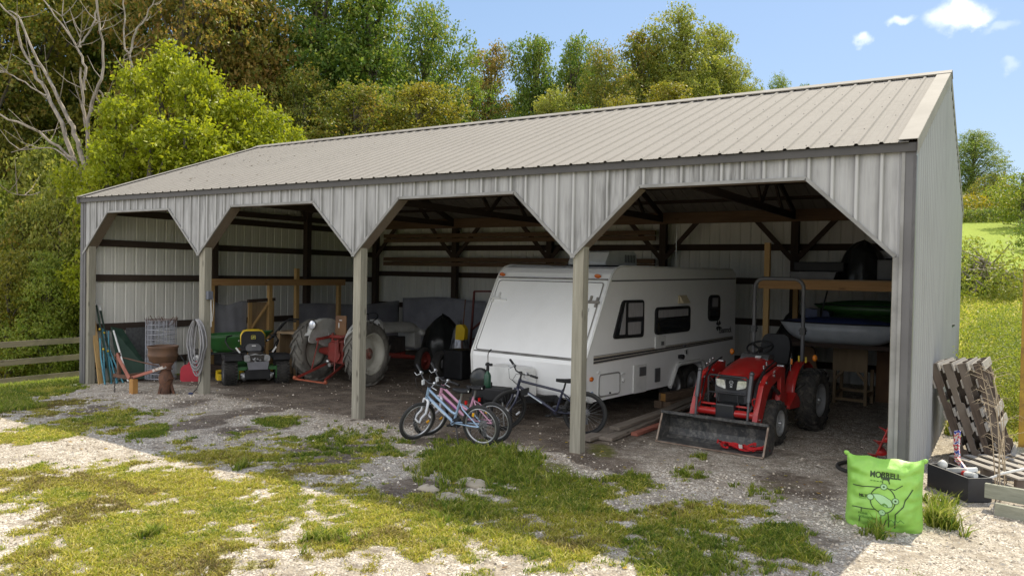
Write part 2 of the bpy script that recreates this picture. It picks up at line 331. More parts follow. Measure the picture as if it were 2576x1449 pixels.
def build_ground():
    m, nt, b = newmat('ground'); L = nt.links
    geo = nd(nt, 'ShaderNodeNewGeometry'); p = geo.outputs['Position']
    at = lambda n: nd(nt, 'ShaderNodeAttribute', attribute_name=n).outputs['Fac']
    dirt, grass, moss, lawn = at('dirt'), at('grass'), at('moss'), at('lawn')
    def vor(scale, feat='F1'):
        v = nd(nt, 'ShaderNodeTexVoronoi', feature=feat); L.new(p, v.inputs['Vector']); v.inputs['Scale'].default_value = scale; return v
    v1, v2 = vor(34), vor(75); e1 = vor(34, 'DISTANCE_TO_EDGE')
    sep = nd(nt, 'ShaderNodeSeparateColor'); L.new(v1.outputs['Color'], sep.inputs[0]); sep2 = nd(nt, 'ShaderNodeSeparateColor'); L.new(v2.outputs['Color'], sep2.inputs[0])
    st = ramp(nt, sep.outputs[0], [(0, (.26, .22, .175)), (.4, (.50, .445, .37)), (.75, (.64, .58, .50)), (1, (.80, .75, .67))])
    st2 = ramp(nt, sep2.outputs[0], [(0, (.24, .20, .16)), (.6, (.54, .485, .41)), (1, (.76, .70, .61))])
    gsel = noise(nt, p, 2.2, 3); stone = mixc(nt, ramp(nt, gsel, [(.44, (0, 0, 0)), (.56, (1, 1, 1))]), st, st2)
    gap = ramp(nt, e1.outputs['Distance'], [(0.0, (1, 1, 1)), (.16, (0, 0, 0))])
    n3 = noise(nt, p, 7, 6, .6)
    fines = ramp(nt, n3, [(.33, (.12, .095, .07)), (.55, (.30, .255, .20)), (.75, (.47, .41, .335))])
    stone = mixc(nt, mathn(nt, 'MULTIPLY', gap, .85), stone, mixc(nt, .6, fines, (.09, .075, .06, 1)))
    bare = ramp(nt, noise(nt, p, 3.2, 7, .68), [(.46, (0, 0, 0)), (.60, (1, 1, 1))])
    gravel = mixc(nt, mathn(nt, 'MULTIPLY', bare, .75), stone, fines)
    dcol = ramp(nt, noise(nt, p, 2.6, 8, .7), [(.25, (.045, .034, .026)), (.5, (.12, .094, .072)), (.75, (.26, .215, .17))])
    crumbs = ramp(nt, sep2.outputs[1], [(.86, (0, 0, 0)), (.9, (1, 1, 1))]); dcol = mixc(nt, mathn(nt, 'MULTIPLY', crumbs, .45), dcol, (.34, .32, .29, 1))
    jit = mathn(nt, 'MULTIPLY_ADD', noise(nt, p, 6, 6, .7), .9); jit.node.inputs[2].default_value = -.45
    dm = ramp(nt, mathn(nt, 'ADD', dirt, jit), [(.35, (0, 0, 0)), (.65, (1, 1, 1))])
    col = mixc(nt, dm, gravel, dcol)
    gcol = ramp(nt, noise(nt, p, 22, 6, .7), [(.3, (.07, .062, .02)), (.52, (.20, .185, .05)), (.8, (.42, .37, .14))])
    gm = ramp(nt, mathn(nt, 'ADD', grass, mathn(nt, 'MULTIPLY', jit, .9)), [(.22, (0, 0, 0)), (.62, (1, 1, 1))])
    col = mixc(nt, mathn(nt, 'MULTIPLY', gm, .85), col, gcol)
    mcol = ramp(nt, noise(nt, p, 14, 5), [(.35, (.07, .075, .012)), (.7, (.17, .17, .035))])
    mm = ramp(nt, mathn(nt, 'ADD', moss, jit), [(.42, (0, 0, 0)), (.7, (1, 1, 1))]); col = mixc(nt, mathn(nt, 'MULTIPLY', mm, .85), col, mcol)
    lcol = mixc(nt, noise(nt, p, .25, 5, .6), ramp(nt, noise(nt, p, 3, 8, .75), [(.3, (.12, .19, .018)), (.7, (.27, .36, .04))]), (.30, .36, .05, 1))
    col = mixc(nt, lawn, col, lcol)
    L.new(col, b.inputs['Base Color']); b.inputs['Roughness'].default_value = .95; b.inputs['Specular IOR Level'].default_value = .2
    hgt = mathn(nt, 'ADD', mathn(nt, 'MULTIPLY', ramp(nt, v1.outputs['Distance'], [(0, (1, 1, 1)), (.6, (0, 0, 0))]), mathn(nt, 'SUBTRACT', 1.0, dm)), mathn(nt, 'MULTIPLY', n3, 1.2))
    bump(nt, b, hgt, .75, .018)
    # one sheet: fine near the barn, coarser towards the horizon
    def axis(lo, hi, step, far): 
        a = list(np.arange(lo, hi+1e-6, step)); s = step; x = lo
        while x > far[0]: s *= 1.25; x -= s; a.insert(0, x)
        x = hi; s = step
        while x < far[1]: s *= 1.25; x += s; a.append(x)
        return np.array(a)
    xs = axis(-2, 17, .055, (-500, 500)); ys = axis(-7, 9, .055, (-300, 900))
    X, Y = np.meshgrid(xs, ys, indexing='ij'); x = X.ravel(); y = Y.ravel(); z = gz(x, y)
    g, tone, soil, moss = grass_density(x, y)
    damp = sstep(-3.0, -2.2, y)*sstep(.6, -.2, y)*sstep(4.6, 6.2, x)*sstep(12.6, 11.4, x)*sstep(.47, .60, fbm(x, y, 1.15, 4, 33))
    soil = np.maximum(soil, damp*.9); soil = np.minimum(1, soil*1.15)
    inside = sstep(-.5, .4, y)*sstep(9.2, 8.6, y)*sstep(-.2, .3, x)*sstep(14.9, 14.4, x)
    grey = sstep(10.5, 12.5, x)*inside   # right bay is grey stone dust, the others brown soil
    dirt = np.maximum(soil, inside*(.80-.48*grey))
    # gravel apron runs a little way in under the eaves at the left
    dirt = dirt*(1-.9*sstep(4.4, 3.4, x)*sstep(.9, .3, y)*sstep(-1.2, -.2, y+.5))
    lawn = np.maximum(sstep(15.5, 17.0, x+.4*fbm(x, y, .7, 3, 9))*sstep(2.2, 4.5, y), sstep(8.9, 9.6, y)*sstep(-3, 0, x))
    lawn = np.maximum(lawn, sstep(15.0, 15.6, x)*sstep(5.5, 7, y))
    lawn = np.maximum(lawn, sstep(22, 26, x)); lawn = np.maximum(lawn, sstep(.4, -.4, x-(y*.12))*sstep(-3.5, -2.0, y))
    n1, n2 = len(xs), len(ys); idx = np.arange(n1*n2).reshape(n1, n2)
    F = np.stack([idx[:-1, :-1].ravel(), idx[1:, :-1].ravel(), idx[1:, 1:].ravel(), idx[:-1, 1:].ravel()], 1)
    o = npmesh('ground', np.stack([x, y, z], 1), F, m, smooth=True, attrs={'dirt': dirt, 'grass': g*sstep(0, .1, g), 'moss': moss, 'lawn': lawn})
    o['kind'] = 'structure'
build_ground()
# ------------------------------------------------------------------ barn materials
def siding_mat(name, base, stain, amt, axis=None, rib=.5):
    m, nt, b = newmat(name); tc = nd(nt, 'ShaderNodeTexCoord'); v = tc.outputs['Object']
    streak = noise(nt, mapping(nt, v, (9, 9, .8)), 1.5, 5, .6); patch = noise(nt, mapping(nt, v, (1.0, 1.0, .7)), 1.1, 4)
    fine = noise(nt, mapping(nt, v, (60, 60, 2.5)), 1.0, 4)
    k = mathn(nt, 'MULTIPLY', ramp(nt, streak, [(.40, (0, 0, 0)), (.66, (1, 1, 1))]), ramp(nt, patch, [(.36, (.12, .12, .12)), (.60, (1, 1, 1))]))
    col = mixc(nt, mathn(nt, 'MULTIPLY', k, amt), base, stain); col = mixc(nt, mathn(nt, 'MULTIPLY', fine, .22*amt+.05), col, stain)
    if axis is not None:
        # foot of each rib darkened and its top lightened so the ribs stand out
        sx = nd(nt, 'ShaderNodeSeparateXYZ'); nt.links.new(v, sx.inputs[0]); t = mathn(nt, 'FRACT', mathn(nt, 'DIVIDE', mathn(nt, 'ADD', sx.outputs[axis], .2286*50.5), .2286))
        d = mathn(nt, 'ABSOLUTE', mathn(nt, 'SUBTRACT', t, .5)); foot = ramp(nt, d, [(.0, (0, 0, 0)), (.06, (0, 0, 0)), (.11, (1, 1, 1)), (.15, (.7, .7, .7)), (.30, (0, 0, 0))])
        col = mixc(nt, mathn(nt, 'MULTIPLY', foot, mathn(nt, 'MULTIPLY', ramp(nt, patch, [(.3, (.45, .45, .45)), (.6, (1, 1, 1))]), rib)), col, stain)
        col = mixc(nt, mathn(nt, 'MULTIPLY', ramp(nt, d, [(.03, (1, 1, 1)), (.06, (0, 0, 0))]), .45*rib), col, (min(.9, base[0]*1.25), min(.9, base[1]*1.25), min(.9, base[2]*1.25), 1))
    nt.links.new(col, b.inputs['Base Color']); b.inputs['Roughness'].default_value = .5; b.inputs['Specular IOR Level'].default_value = .35
    if name == 'roof_metal': b.inputs['Roughness'].default_value = .85; b.inputs['Specular IOR Level'].default_value = .12
    return m
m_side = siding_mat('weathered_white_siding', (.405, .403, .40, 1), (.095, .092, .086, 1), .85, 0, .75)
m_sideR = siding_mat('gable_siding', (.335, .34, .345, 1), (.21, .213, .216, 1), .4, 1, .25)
m_sidein = siding_mat('inner_siding', (.74, .73, .68, 1), (.30, .29, .255, 1), .25)
m_roof = siding_mat('roof_metal', (.258, .240, .218, 1), (.205, .19, .172, 1), .6)
m_trimlt = paint('light_trim', (.245, .228, .207, 1), (.21, .195, .177, 1), .75, scale=2, spec=.2)
m_trimdk = paint('dark_trim', (.062, .057, .053, 1), (.05, .046, .043, 1), .5, scale=2)
m_trimgr = paint('grey_trim', (.12, .116, .118, 1), (.095, .091, .092, 1), .5, scale=1.5)
m_trimmid = paint('opening_trim', (.26, .255, .245, 1), (.17, .165, .155, 1), .5, scale=3)
m_post = wood('grey_post_wood', (.38, .36, .29, 1), (.22, .20, .155, 1), 2, .85)
m_rough = wood('dark_rough_timber', (.075, .048, .034, 1), (.04, .026, .019, 1), 0, .9)
m_roughz = wood('dark_rough_post', (.070, .046, .033, 1), (.038, .026, .019, 1), 2, .9)
m_roughy = wood('dark_rough_rail', (.070, .048, .035, 1), (.04, .027, .02, 1), 1, .9)
m_header = wood('brown_header', (.20, .125, .07, 1), (.12, .07, .04, 1), 0, .85)
m_lining = wood('lining_board', (.20, .155, .115, 1), (.13, .10, .075, 1), 2, .85, knots=False)
m_greyw = wood('weathered_grey_wood', (.36, .34, .30, 1), (.22, .20, .175, 1), 0, .9)
m_newx = wood('new_pine_x', (.50, .29, .12, 1), (.36, .19, .07, 1), 0, .75)
m_newy = wood('new_pine_y', (.50, .30, .13, 1), (.36, .19, .075, 1), 1, .75)
m_newz = wood('new_pine_z', (.52, .34, .14, 1), (.40, .24, .09, 1), 2, .75)
m_black = paint('black_plastic', (.012, .012, .013, 1), (.02, .02, .021, 1), .6, spec=.3)
m_rubber = paint('rubber', (.022, .021, .02, 1), (.05, .047, .042, 1), .85, scale=6)
m_steel = paint('bright_steel', (.55, .55, .55, 1), (.38, .37, .36, 1), .32, .9)
m_screw = paint('screw_heads', (.16, .15, .14, 1), (.2, .19, .18, 1), .6)
# ------------------------------------------------------------------ barn
barn = thing('pole_barn', 'long open front pole barn with ribbed metal roof and whitish siding', 'barn', (0, 0, 0))
RIB = .2286; RH = .017
def ribxs(x0, x1):
    xs = [(x0, 0)]; k = math.floor(x0/RIB)+1
    while k*RIB < x1-.03:
        c = k*RIB
        if c-.024 > x0: xs += [(c-.024, 0), (c-.011, RH), (c+.011, RH), (c+.024, 0)]
        for q in (.076, .152):
            if c+q+.008 < x1: xs += [(c+q-.008, 0), (c+q, .0028), (c+q+.008, 0)]
        k += 1
    xs.append((x1, 0)); return xs
def ribbed(mb, x0, x1, lo, hi, o, u, v, n, cuts=()):
    """ribbed sheet: u across ribs, v along them, n outward; lo/hi = functions of x giving the ends along v"""
    xs = ribxs(x0, x1); o, u, v, n = V3(o), V3(u), V3(v), V3(n)
    for cx in cuts:
        for i in range(len(xs)-1):
            if xs[i][0] < cx-1e-4 and xs[i+1][0] > cx+1e-4:
                t = (cx-xs[i][0])/(xs[i+1][0]-xs[i][0]); xs.insert(i+1, (cx, xs[i][1]*(1-t)+xs[i+1][1]*t)); break
    vs = []
    for x, h in xs: vs += [o+u*x+n*h+v*lo(x), o+u*x+n*h+v*hi(x)]
    mb.add(vs, [(2*i, 2*i+2, 2*i+3, 2*i+1) for i in range(len(xs)-1)])
HS, HT, HE, HR, CUT = 2.4205, 3.2135, 3.50, 5.13, .862
def arch(x):
    if x < .02: return -.3
    if x > WB-.09: return -.3
    k = min(3, max(0, int(x/BAY))); a = x-k*BAY; wl = .03 if k == 0 else .025; wr = .115 if k == 3 else .025
    a = min(a-wl, BAY-a-wr)
    if a < 0: return HS
    return min(HT, HS+(HT-HS)*a/(CUT-.02))
cuts = []
for k in range(4): 
    wl = .03 if k == 0 else .025; wr = .115 if k == 3 else .025
    cuts += [k*BAY+wl, k*BAY+wl+CUT-.02, (k+1)*BAY-wr-CUT+.02, (k+1)*BAY-wr]
fr = M(); ribbed(fr, .10, WB-.03, arch, lambda x: HE-.04, (0, 0, 0), (1, 0, 0), (0, 0, 1), (0, -1, 0), cuts)
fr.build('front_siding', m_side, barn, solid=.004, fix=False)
# openings: metal trim along the cut edge, boards lining the cut
tr = M(); ln = M()
for k in range(4):
    wl = .03 if k == 0 else .025; wr = .115 if k == 3 else .025; a0 = k*BAY+wl; a1 = (k+1)*BAY-wr
    pts = [(a0, HS), (a0+CUT-.02, HT), (a1-CUT+.02, HT), (a1, HS)]
    for (xa, za), (xb, zb) in zip(pts, pts[1:]):
        d = Vector((xb-xa, 0, zb-za)).normalized(); nrm = Vector((-d.z, 0, d.x)); e = .0
        tr.bar(Vector((xa, -.012, za))+nrm*.016-d*.008, Vector((xb, -.012, zb))+nrm*.016+d*.008, .022, .036, nrm)
        ln.bar(Vector((xa, .10, za))+nrm*.022+d*.01, Vector((xb, .10, zb))+nrm*.022-d*.01, .19, .035, nrm)
for k in (1, 2, 3): tr.bar((k*BAY-.03, -.013, HS-.006), (k*BAY+.03, -.013, HS-.006), .024, .03)
tr.build('opening_trim', m_trimmid, barn); ln.build('lining_board', m_lining, barn)
bk = M(); bk.b2((.05, .004, HT+.05), (WB-.06, .042, HE-.06)); bk.build('front_header', m_header, barn)
# front posts: square timbers, slightly proud of the siding tips
def post(x0, top=HS+.3, low=-.4, mat=m_post, y0=.012):
    p = M(); p.b2((x0, y0, low), (x0+.145, y0+.145, top)); return p.build('post', mat, barn, bevel=.006)
for x in (BAY+.005, 2*BAY-.015, 3*BAY-.005): post(x)
post(.045, mat=m_post)
# corner trims
c = M(); c.b2((XL, -.02, -.5), (.03, .0, HE-.05)); c.b2((XL-.004, -.016, -.5), (XL-.0, .12, HE-.1)); c.b2((.03, -.012, -.4), (.10, .004, HE-.05)); c.build('corner_trim', m_trimgr, barn)
c = M(); c.b2((WB-.06, -.026, -.4), (XR+.006, -.006, HE-.05)); c.b2((XR-.02, -.026, -.4), (XR+.01, .05, HE-.1)); c.build('corner_trim', m_trimgr, barn)
c = M(); c.b2((WB-.115, -.016, -.4), (WB-.062, .004, HS)); c.b2((WB-.06, -.036, -.4), (WB-.03, -.027, HE-.05)); c.build('jamb_trim', m_trimmid, barn)
post(WB-.125, low=-.4, mat=m_post, y0=.02)
# walls
def wallx(x, nx, y0, y1, mat, name):
    w = M(); sl = (HR-HE)/(DB/2)
    top = lambda y: HE-.06+sl*min(y, DB-y)
    ribbed(w, y0, y1, lambda y: -1.4 if nx < 0 else -.4, top, (x, 0, 0), (0, 1, 0), (0, 0, 1), (nx, 0, 0), [DB/2])
    return w.build(name, mat, barn, solid=.004, fix=False)
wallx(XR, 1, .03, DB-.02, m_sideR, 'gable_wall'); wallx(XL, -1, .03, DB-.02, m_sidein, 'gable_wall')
w = M(); ribbed(w, XL+.01, XR-.01, lambda x: -1.0 if x < 3 else -.3, lambda x: HE-.05, (0, DB, 0), (1, 0, 0), (0, 0, 1), (0, 1, 0)); w.build('back_wall', m_sidein, barn, solid=.004, fix=False)
# roof
sl = Vector((0, DB/2+.06, HR-HE)).normalized(); nf = Vector((0, -sl.z, sl.y)); SLEN = math.hypot(DB/2+.06, HR-HE)
rf = M(); ribbed(rf, XL-.02, XR-.06, lambda x: -.03, lambda x: SLEN-.02, (0, -.06, HE+.035), (1, 0, 0), sl, nf); roof = rf.build('roof', m_roof, barn, solid=.003, fix=False)
sb = Vector((0, -sl.y, sl.z)); nb = Vector((0, sl.z, sl.y))
rf = M(); ribbed(rf, XL-.02, XR-.06, lambda x: -.03, lambda x: SLEN-.02, (0, DB+.06, HE+.035), (1, 0, 0), sb, nb); roof2 = rf.build('roof', m_roof, barn, solid=.003, fix=False)
rt = Vector((0, DB/2, HR+.035))
rc = M()
for d, n_ in ((sl, nf), (sb, nb)):
    a = rt+n_*.032; b_ = rt-d*.20+n_*.032
    rc.add([Vector((XL-.03, a.y, a.z+.01)), Vector((XR+.03, a.y, a.z+.01)), Vector((XR+.03, b_.y, b_.z)), Vector((XL-.03, b_.y, b_.z))], [(0, 1, 2, 3)])
rc.build('ridge_cap', m_trimlt, roof, solid=.012)
for d, n_, o_ in ((sl, nf, Vector((0, -.085, HE+.026))), (sb, nb, Vector((0, DB+.085, HE+.026)))):
    e = o_+d*(SLEN-.01)
    for xx, sg in ((XR+.02, 1), (XL-.02, -1)):
        rk = M()
        # flat flange over the sheet and a drop down the gable
        rk.add([Vector((xx-sg*.17, o_.y, o_.z))+n_*.026, Vector((xx, o_.y, o_.z))+n_*.026, Vector((xx, e.y, e.z))+n_*.026, Vector((xx-sg*.17, e.y, e.z))+n_*.026], [(0, 1, 2, 3)])
        rk.add([Vector((xx, o_.y, o_.z))+n_*.026, Vector((xx, o_.y, o_.z))-Vector((0, 0, .12)), Vector((xx, e.y, e.z))-Vector((0, 0, .12)), Vector((xx, e.y, e.z))+n_*.026], [(0, 1, 2, 3)])
        rk.build('rake_trim', m_trimlt, roof, solid=.006)
sc_ = M()
for i in range(7):
    t = .12+i*(SLEN-.3)/6.3
    x = math.floor(XR/RIB)*RIB
    j = 0
    while x > 6:
        q = Vector((x-.045, -.06, HE+.035))+sl*t+nf*.004
        sc_.ell(q, (.007, .007, .005), 6)
        x -= RIB; j += 1
sc_.build('roof_screw', m_screw, roof, kind='stuff')
fa = M(); fa.b2((XL-.01, -.055, HE-.062), (XR+.01, -.035, HE+.024)); fa.build('fascia', m_trimdk, barn); fa = M(); fa.b2((XL-.01, DB+.035, HE-.085), (XR+.01, DB+.055, HE+.024)); fa.build('fascia', m_trimdk, barn)
# inner frame: rear and side posts, girts, header, knee braces, rafters, purlins
bx = [.0+.08, 2.93, 5.86, 8.83, 11.72, 14.5]
for x in bx:
    p = M(); p.b2((x-.075, DB-.33, -.4), (x+.075, DB-.18, 3.62)); p.build('post', m_roughz, barn)
for y in (2.93, 5.75):
    for x in (.09, XR-.14):
        p = M(); p.b2((x-.06, y-.075, -.6), (x+.085, y+.075, HE+min(y, DB-y)*.36)); p.build('post', m_roughz, barn)
for z in (.42, 1.25, 2.13, 2.86):
    g = M(); g.b2((.02, DB-.05, z-.07), (XR-.03, DB-.012, z+.07)); g.build('girt', m_rough, barn)
for z in (.18, .95, 1.95, 2.66, 3.3):
    for x0 in (XL+.012, XR-.055):
        g = M(); g.b2((x0, .16, z-.07), (x0+.04, DB-.06, z+.07)); g.build('girt', m_roughy, barn)
h = M(); h.b2((.03, DB-.372, 3.38), (XR-.03, DB-.332, 3.63)); h.build('header', m_header, barn)
for x in bx[1:5]:
    for s in (-1, 1):
        k = M(); k.bar((x+s*.05, DB-.30, 2.60), (x+s*.80, DB-.30, 3.42), .04, .10, (s, 0, -1)); k.build('knee_brace', m_rough, barn)
k = M(); k.bar((.13, DB-.30, 2.6), (.85, DB-.30, 3.42), .04, .1, (1, 0, -1)); k.build('knee_brace', m_rough, barn)
for x in bx:
    t = M(); x_ = min(max(x, .12), XR-.12)
    t.b2((x_-.02, .05, 3.42), (x_+.02, DB-.19, 3.55))
    for d, o_, n_ in ((sl, Vector((x_, 0.02, HE-.08)), nf), (sb, Vector((x_, DB-.02, HE-.08)), nb)): t.bar(o_, o_+d*(SLEN-.12), .038, .13, n_)
    zr = lambda y: HE-.09+min(y, DB-y)*.375
    for ya, yb in ((1.4, 2.2), (2.9, 2.2), (2.9, 4.31), (5.7, 4.31), (5.7, 6.4), (7.2, 6.4)): t.bar((x_, ya, 3.54), (x_, yb, zr(yb)-.05), .036, .09, (0, 1, 0))
    t.build('truss', m_roughy, barn)
for i in range(7):
    for d, o_, n_ in ((sl, Vector((0, -.06, HE+.0)), nf), (sb, Vector((0, DB+.06, HE+.0)), nb)):
        q = o_+d*(.25+i*.68)+n_*(-.006)
        p = M(); p.bar((.0, q.y, q.z), (XR-.05, q.y, q.z), .085, .038, n_); p.build('purlin', m_rough, barn)
# spare boards lying on brackets across the third bay's rear posts
for z, y in ((3.12, 8.22), (2.475, 8.22)):
    for dz in (-.065, .06):
        b_ = M(); b_.b2((.55, y-.03-.02, z+dz-.05), (8.7, y+.02, z+dz+.055)); b_.build('shelf_board', m_header, barn)
# ------------------------------------------------------------------ shared pieces
def rpoly(pts, r, n=4):
    """polygon with rounded corners"""
    out = []; k = len(pts)
    for i in range(k):
        p = Vector(pts[i]); a = Vector(pts[i-1]); b = Vector(pts[(i+1) % k]); u = (a-p); v = (b-p); rr = min(r, u.length*.45, v.length*.45)
        u.normalize(); v.normalize(); s, e = p+u*rr, p+v*rr
        for j in range(n+1):
            t = j/n; q = s*(1-t)**2+p*2*t*(1-t)+e*t*t; out.append((q.x, q.y))
    return out
def font_mesh(text, size, mat, name, parent, loc, xdir, ydir, ext=.0015, bold=0, align='LEFT', squeeze=1):
    cu = bpy.data.curves.new(name, 'FONT'); cu.body = text; cu.size = size; cu.extrude = ext; cu.offset = bold; cu.align_x = align
    o = bpy.data.objects.new('tmp_text', cu); C.objects.link(o); dg = bpy.context.evaluated_depsgraph_get()
    me = bpy.data.meshes.new_from_object(o.evaluated_get(dg)); bpy.data.objects.remove(o); bpy.data.curves.remove(cu)
    x = V3(xdir).normalized(); y = V3(ydir).normalized(); z = x.cross(y)
    me.transform(Matrix(((x.x*squeeze, y.x, z.x, loc[0]), (x.y*squeeze, y.y, z.y, loc[1]), (x.z*squeeze, y.z, z.z, loc[2]), (0, 0, 0, 1))))
    me.materials.clear(); me.materials.append(mat); ob = bpy.data.objects.new(name, me); C.objects.link(ob)
    if parent: ob.parent = parent
    return ob
m_dirtyrubber = paint('dirty_rubber', (.024, .023, .022, 1), (.06, .055, .047, 1), .9, scale=4, dirt=(.15, .13, .105, 1), dirt_amt=.55)
def tyre(parent, c, R_, w, rim_r, mat=None, lugs=0, lug_h=.025, name='wheel', axis=(1, 0, 0), lugmat=None):
    """tyre with its axis along x, tread bars if asked for"""
    mb = M(); h = w/2; s = min(w*.22, (R_-rim_r)*.5)
    prof = [(rim_r, -h*.80), (rim_r+(R_-rim_r)*.35, -h), (R_-s, -h*.98), (R_-s*.25, -h*.80), (R_, -h*.45), (R_+.004, 0), (R_, h*.45), (R_-s*.25, h*.80), (R_-s, h*.98), (rim_r+(R_-rim_r)*.35, h), (rim_r, h*.80), (rim_r, -h*.80)]
    mb.lathe(prof, c, axis, 40)
    if lugs:
        for i in range(lugs):
            for sd in (-1, 1):
                t = 2*math.pi*(i+(.5 if sd > 0 else 0))/lugs; dt = 2*math.pi/lugs*1.05
                P = []
                for k in range(5):
                    f = k/4; a = t+dt*f*.95; x = sd*h*(.02+.98*f); rr = R_-(.12 if f < 1 else .45)*s*(f**3)
                    P.append((x, a, rr))
                wd = .36*2*math.pi*R_/lugs/R_*.42
                vs = []
                for (x, a, rr) in P:
                    for da, dr in ((-wd, -.012), (-wd*.75, lug_h), (wd*.75, lug_h), (wd, -.012)):
                        vs.append(V3(c)+Vector((x, math.cos(a+da)*(rr+dr), math.sin(a+da)*(rr+dr))))
                fs = [(4*q+e, 4*q+(e+1) % 4, 4*q+4+(e+1) % 4, 4*q+4+e) for q in range(4) for e in range(4)]+[(0, 1, 2, 3), (16, 17, 18, 19)]
                mb.add(vs, fs)
    return mb.build(name, mat or m_rubber, parent)
def disc_rim(parent, c, r, w, mat, side=1, dish=.05, bolts=5, hubmat=None, hub_r=None):
    """pressed steel wheel centre facing +x (side=1) or -x"""
    hub_r = hub_r or r*.3; h = w/2*.85*side; a = (side, 0, 0)
    mb = M(); mb.lathe([(r+.004, -w*.4), (r+.012, w*.42), (r*.97, w*.44), (r*.9, w*.40), (r*.86, w*.40-dish), (r*.6, w*.40-dish*.8), (hub_r*1.3, w*.40-dish*.4), (hub_r, w*.40-dish*.3), (0.001, w*.40-dish*.3)], c, a, 32)
    o = mb.build('rim', mat, parent)
    hb = M(); p = V3(c)+Vector((side*(w*.40-dish*.3), 0, 0)); hb.lathe([(hub_r*.55, -.01), (hub_r*.5, .03), (hub_r*.2, .04), (.001, .04)], p, a, 16)
    for i in range(bolts):
        t = 2*math.pi*i/bolts; q = p+Vector((0, math.cos(t)*hub_r*.8, math.sin(t)*hub_r*.8)); hb.lathe([(hub_r*.13, -.005), (hub_r*.12, .014), (.001, .015)], q, a, 6)
    hb.build('hub', hubmat or mat, parent); return o
# ------------------------------------------------------------------ travel trailer: x towards the rear, y towards its far side
m_white = paint('trailer_skin', (.84, .84, .83, 1), (.81, .81, .80, 1), .35, scale=1.2, dirt=(.6, .59, .56, 1), dirt_amt=.12)
m_whitetrim = paint('white_moulding', (.70, .70, .68, 1), (.6, .6, .58, 1), .4)
m_decal = paint('black_decal', (.02, .02, .025, 1), (.035, .035, .04, 1), .4)
m_tan = paint('tan_decal', (.42, .36, .28, 1), (.38, .33, .26, 1), .4)
m_amber = paint('amber_lens', (.62, .16, .02, 1), (.5, .11, .015, 1), .2)
m_beige = paint('beige_plastic', (.55, .47, .32, 1), (.5, .42, .3, 1), .5)
m_darkgrey = paint('dark_grey', (.09, .09, .095, 1), (.13, .13, .13, 1), .5)
m_curtain = paint('curtain', (.34, .33, .33, 1), (.24, .23, .24, 1), .9, scale=9, stretch=(9, 9, .4))
m_galv = paint('galvanised', (.42, .43, .44, 1), (.3, .31, .32, 1), .4, .7)
def glass_mat():
    m, nt, b = newmat('window_glass'); b.inputs['Base Color'].default_value = (.02, .022, .025, 1); b.inputs['Roughness'].default_value = .08; b.inputs['Specular IOR Level'].default_value = .8
    return m
m_glass = glass_mat()
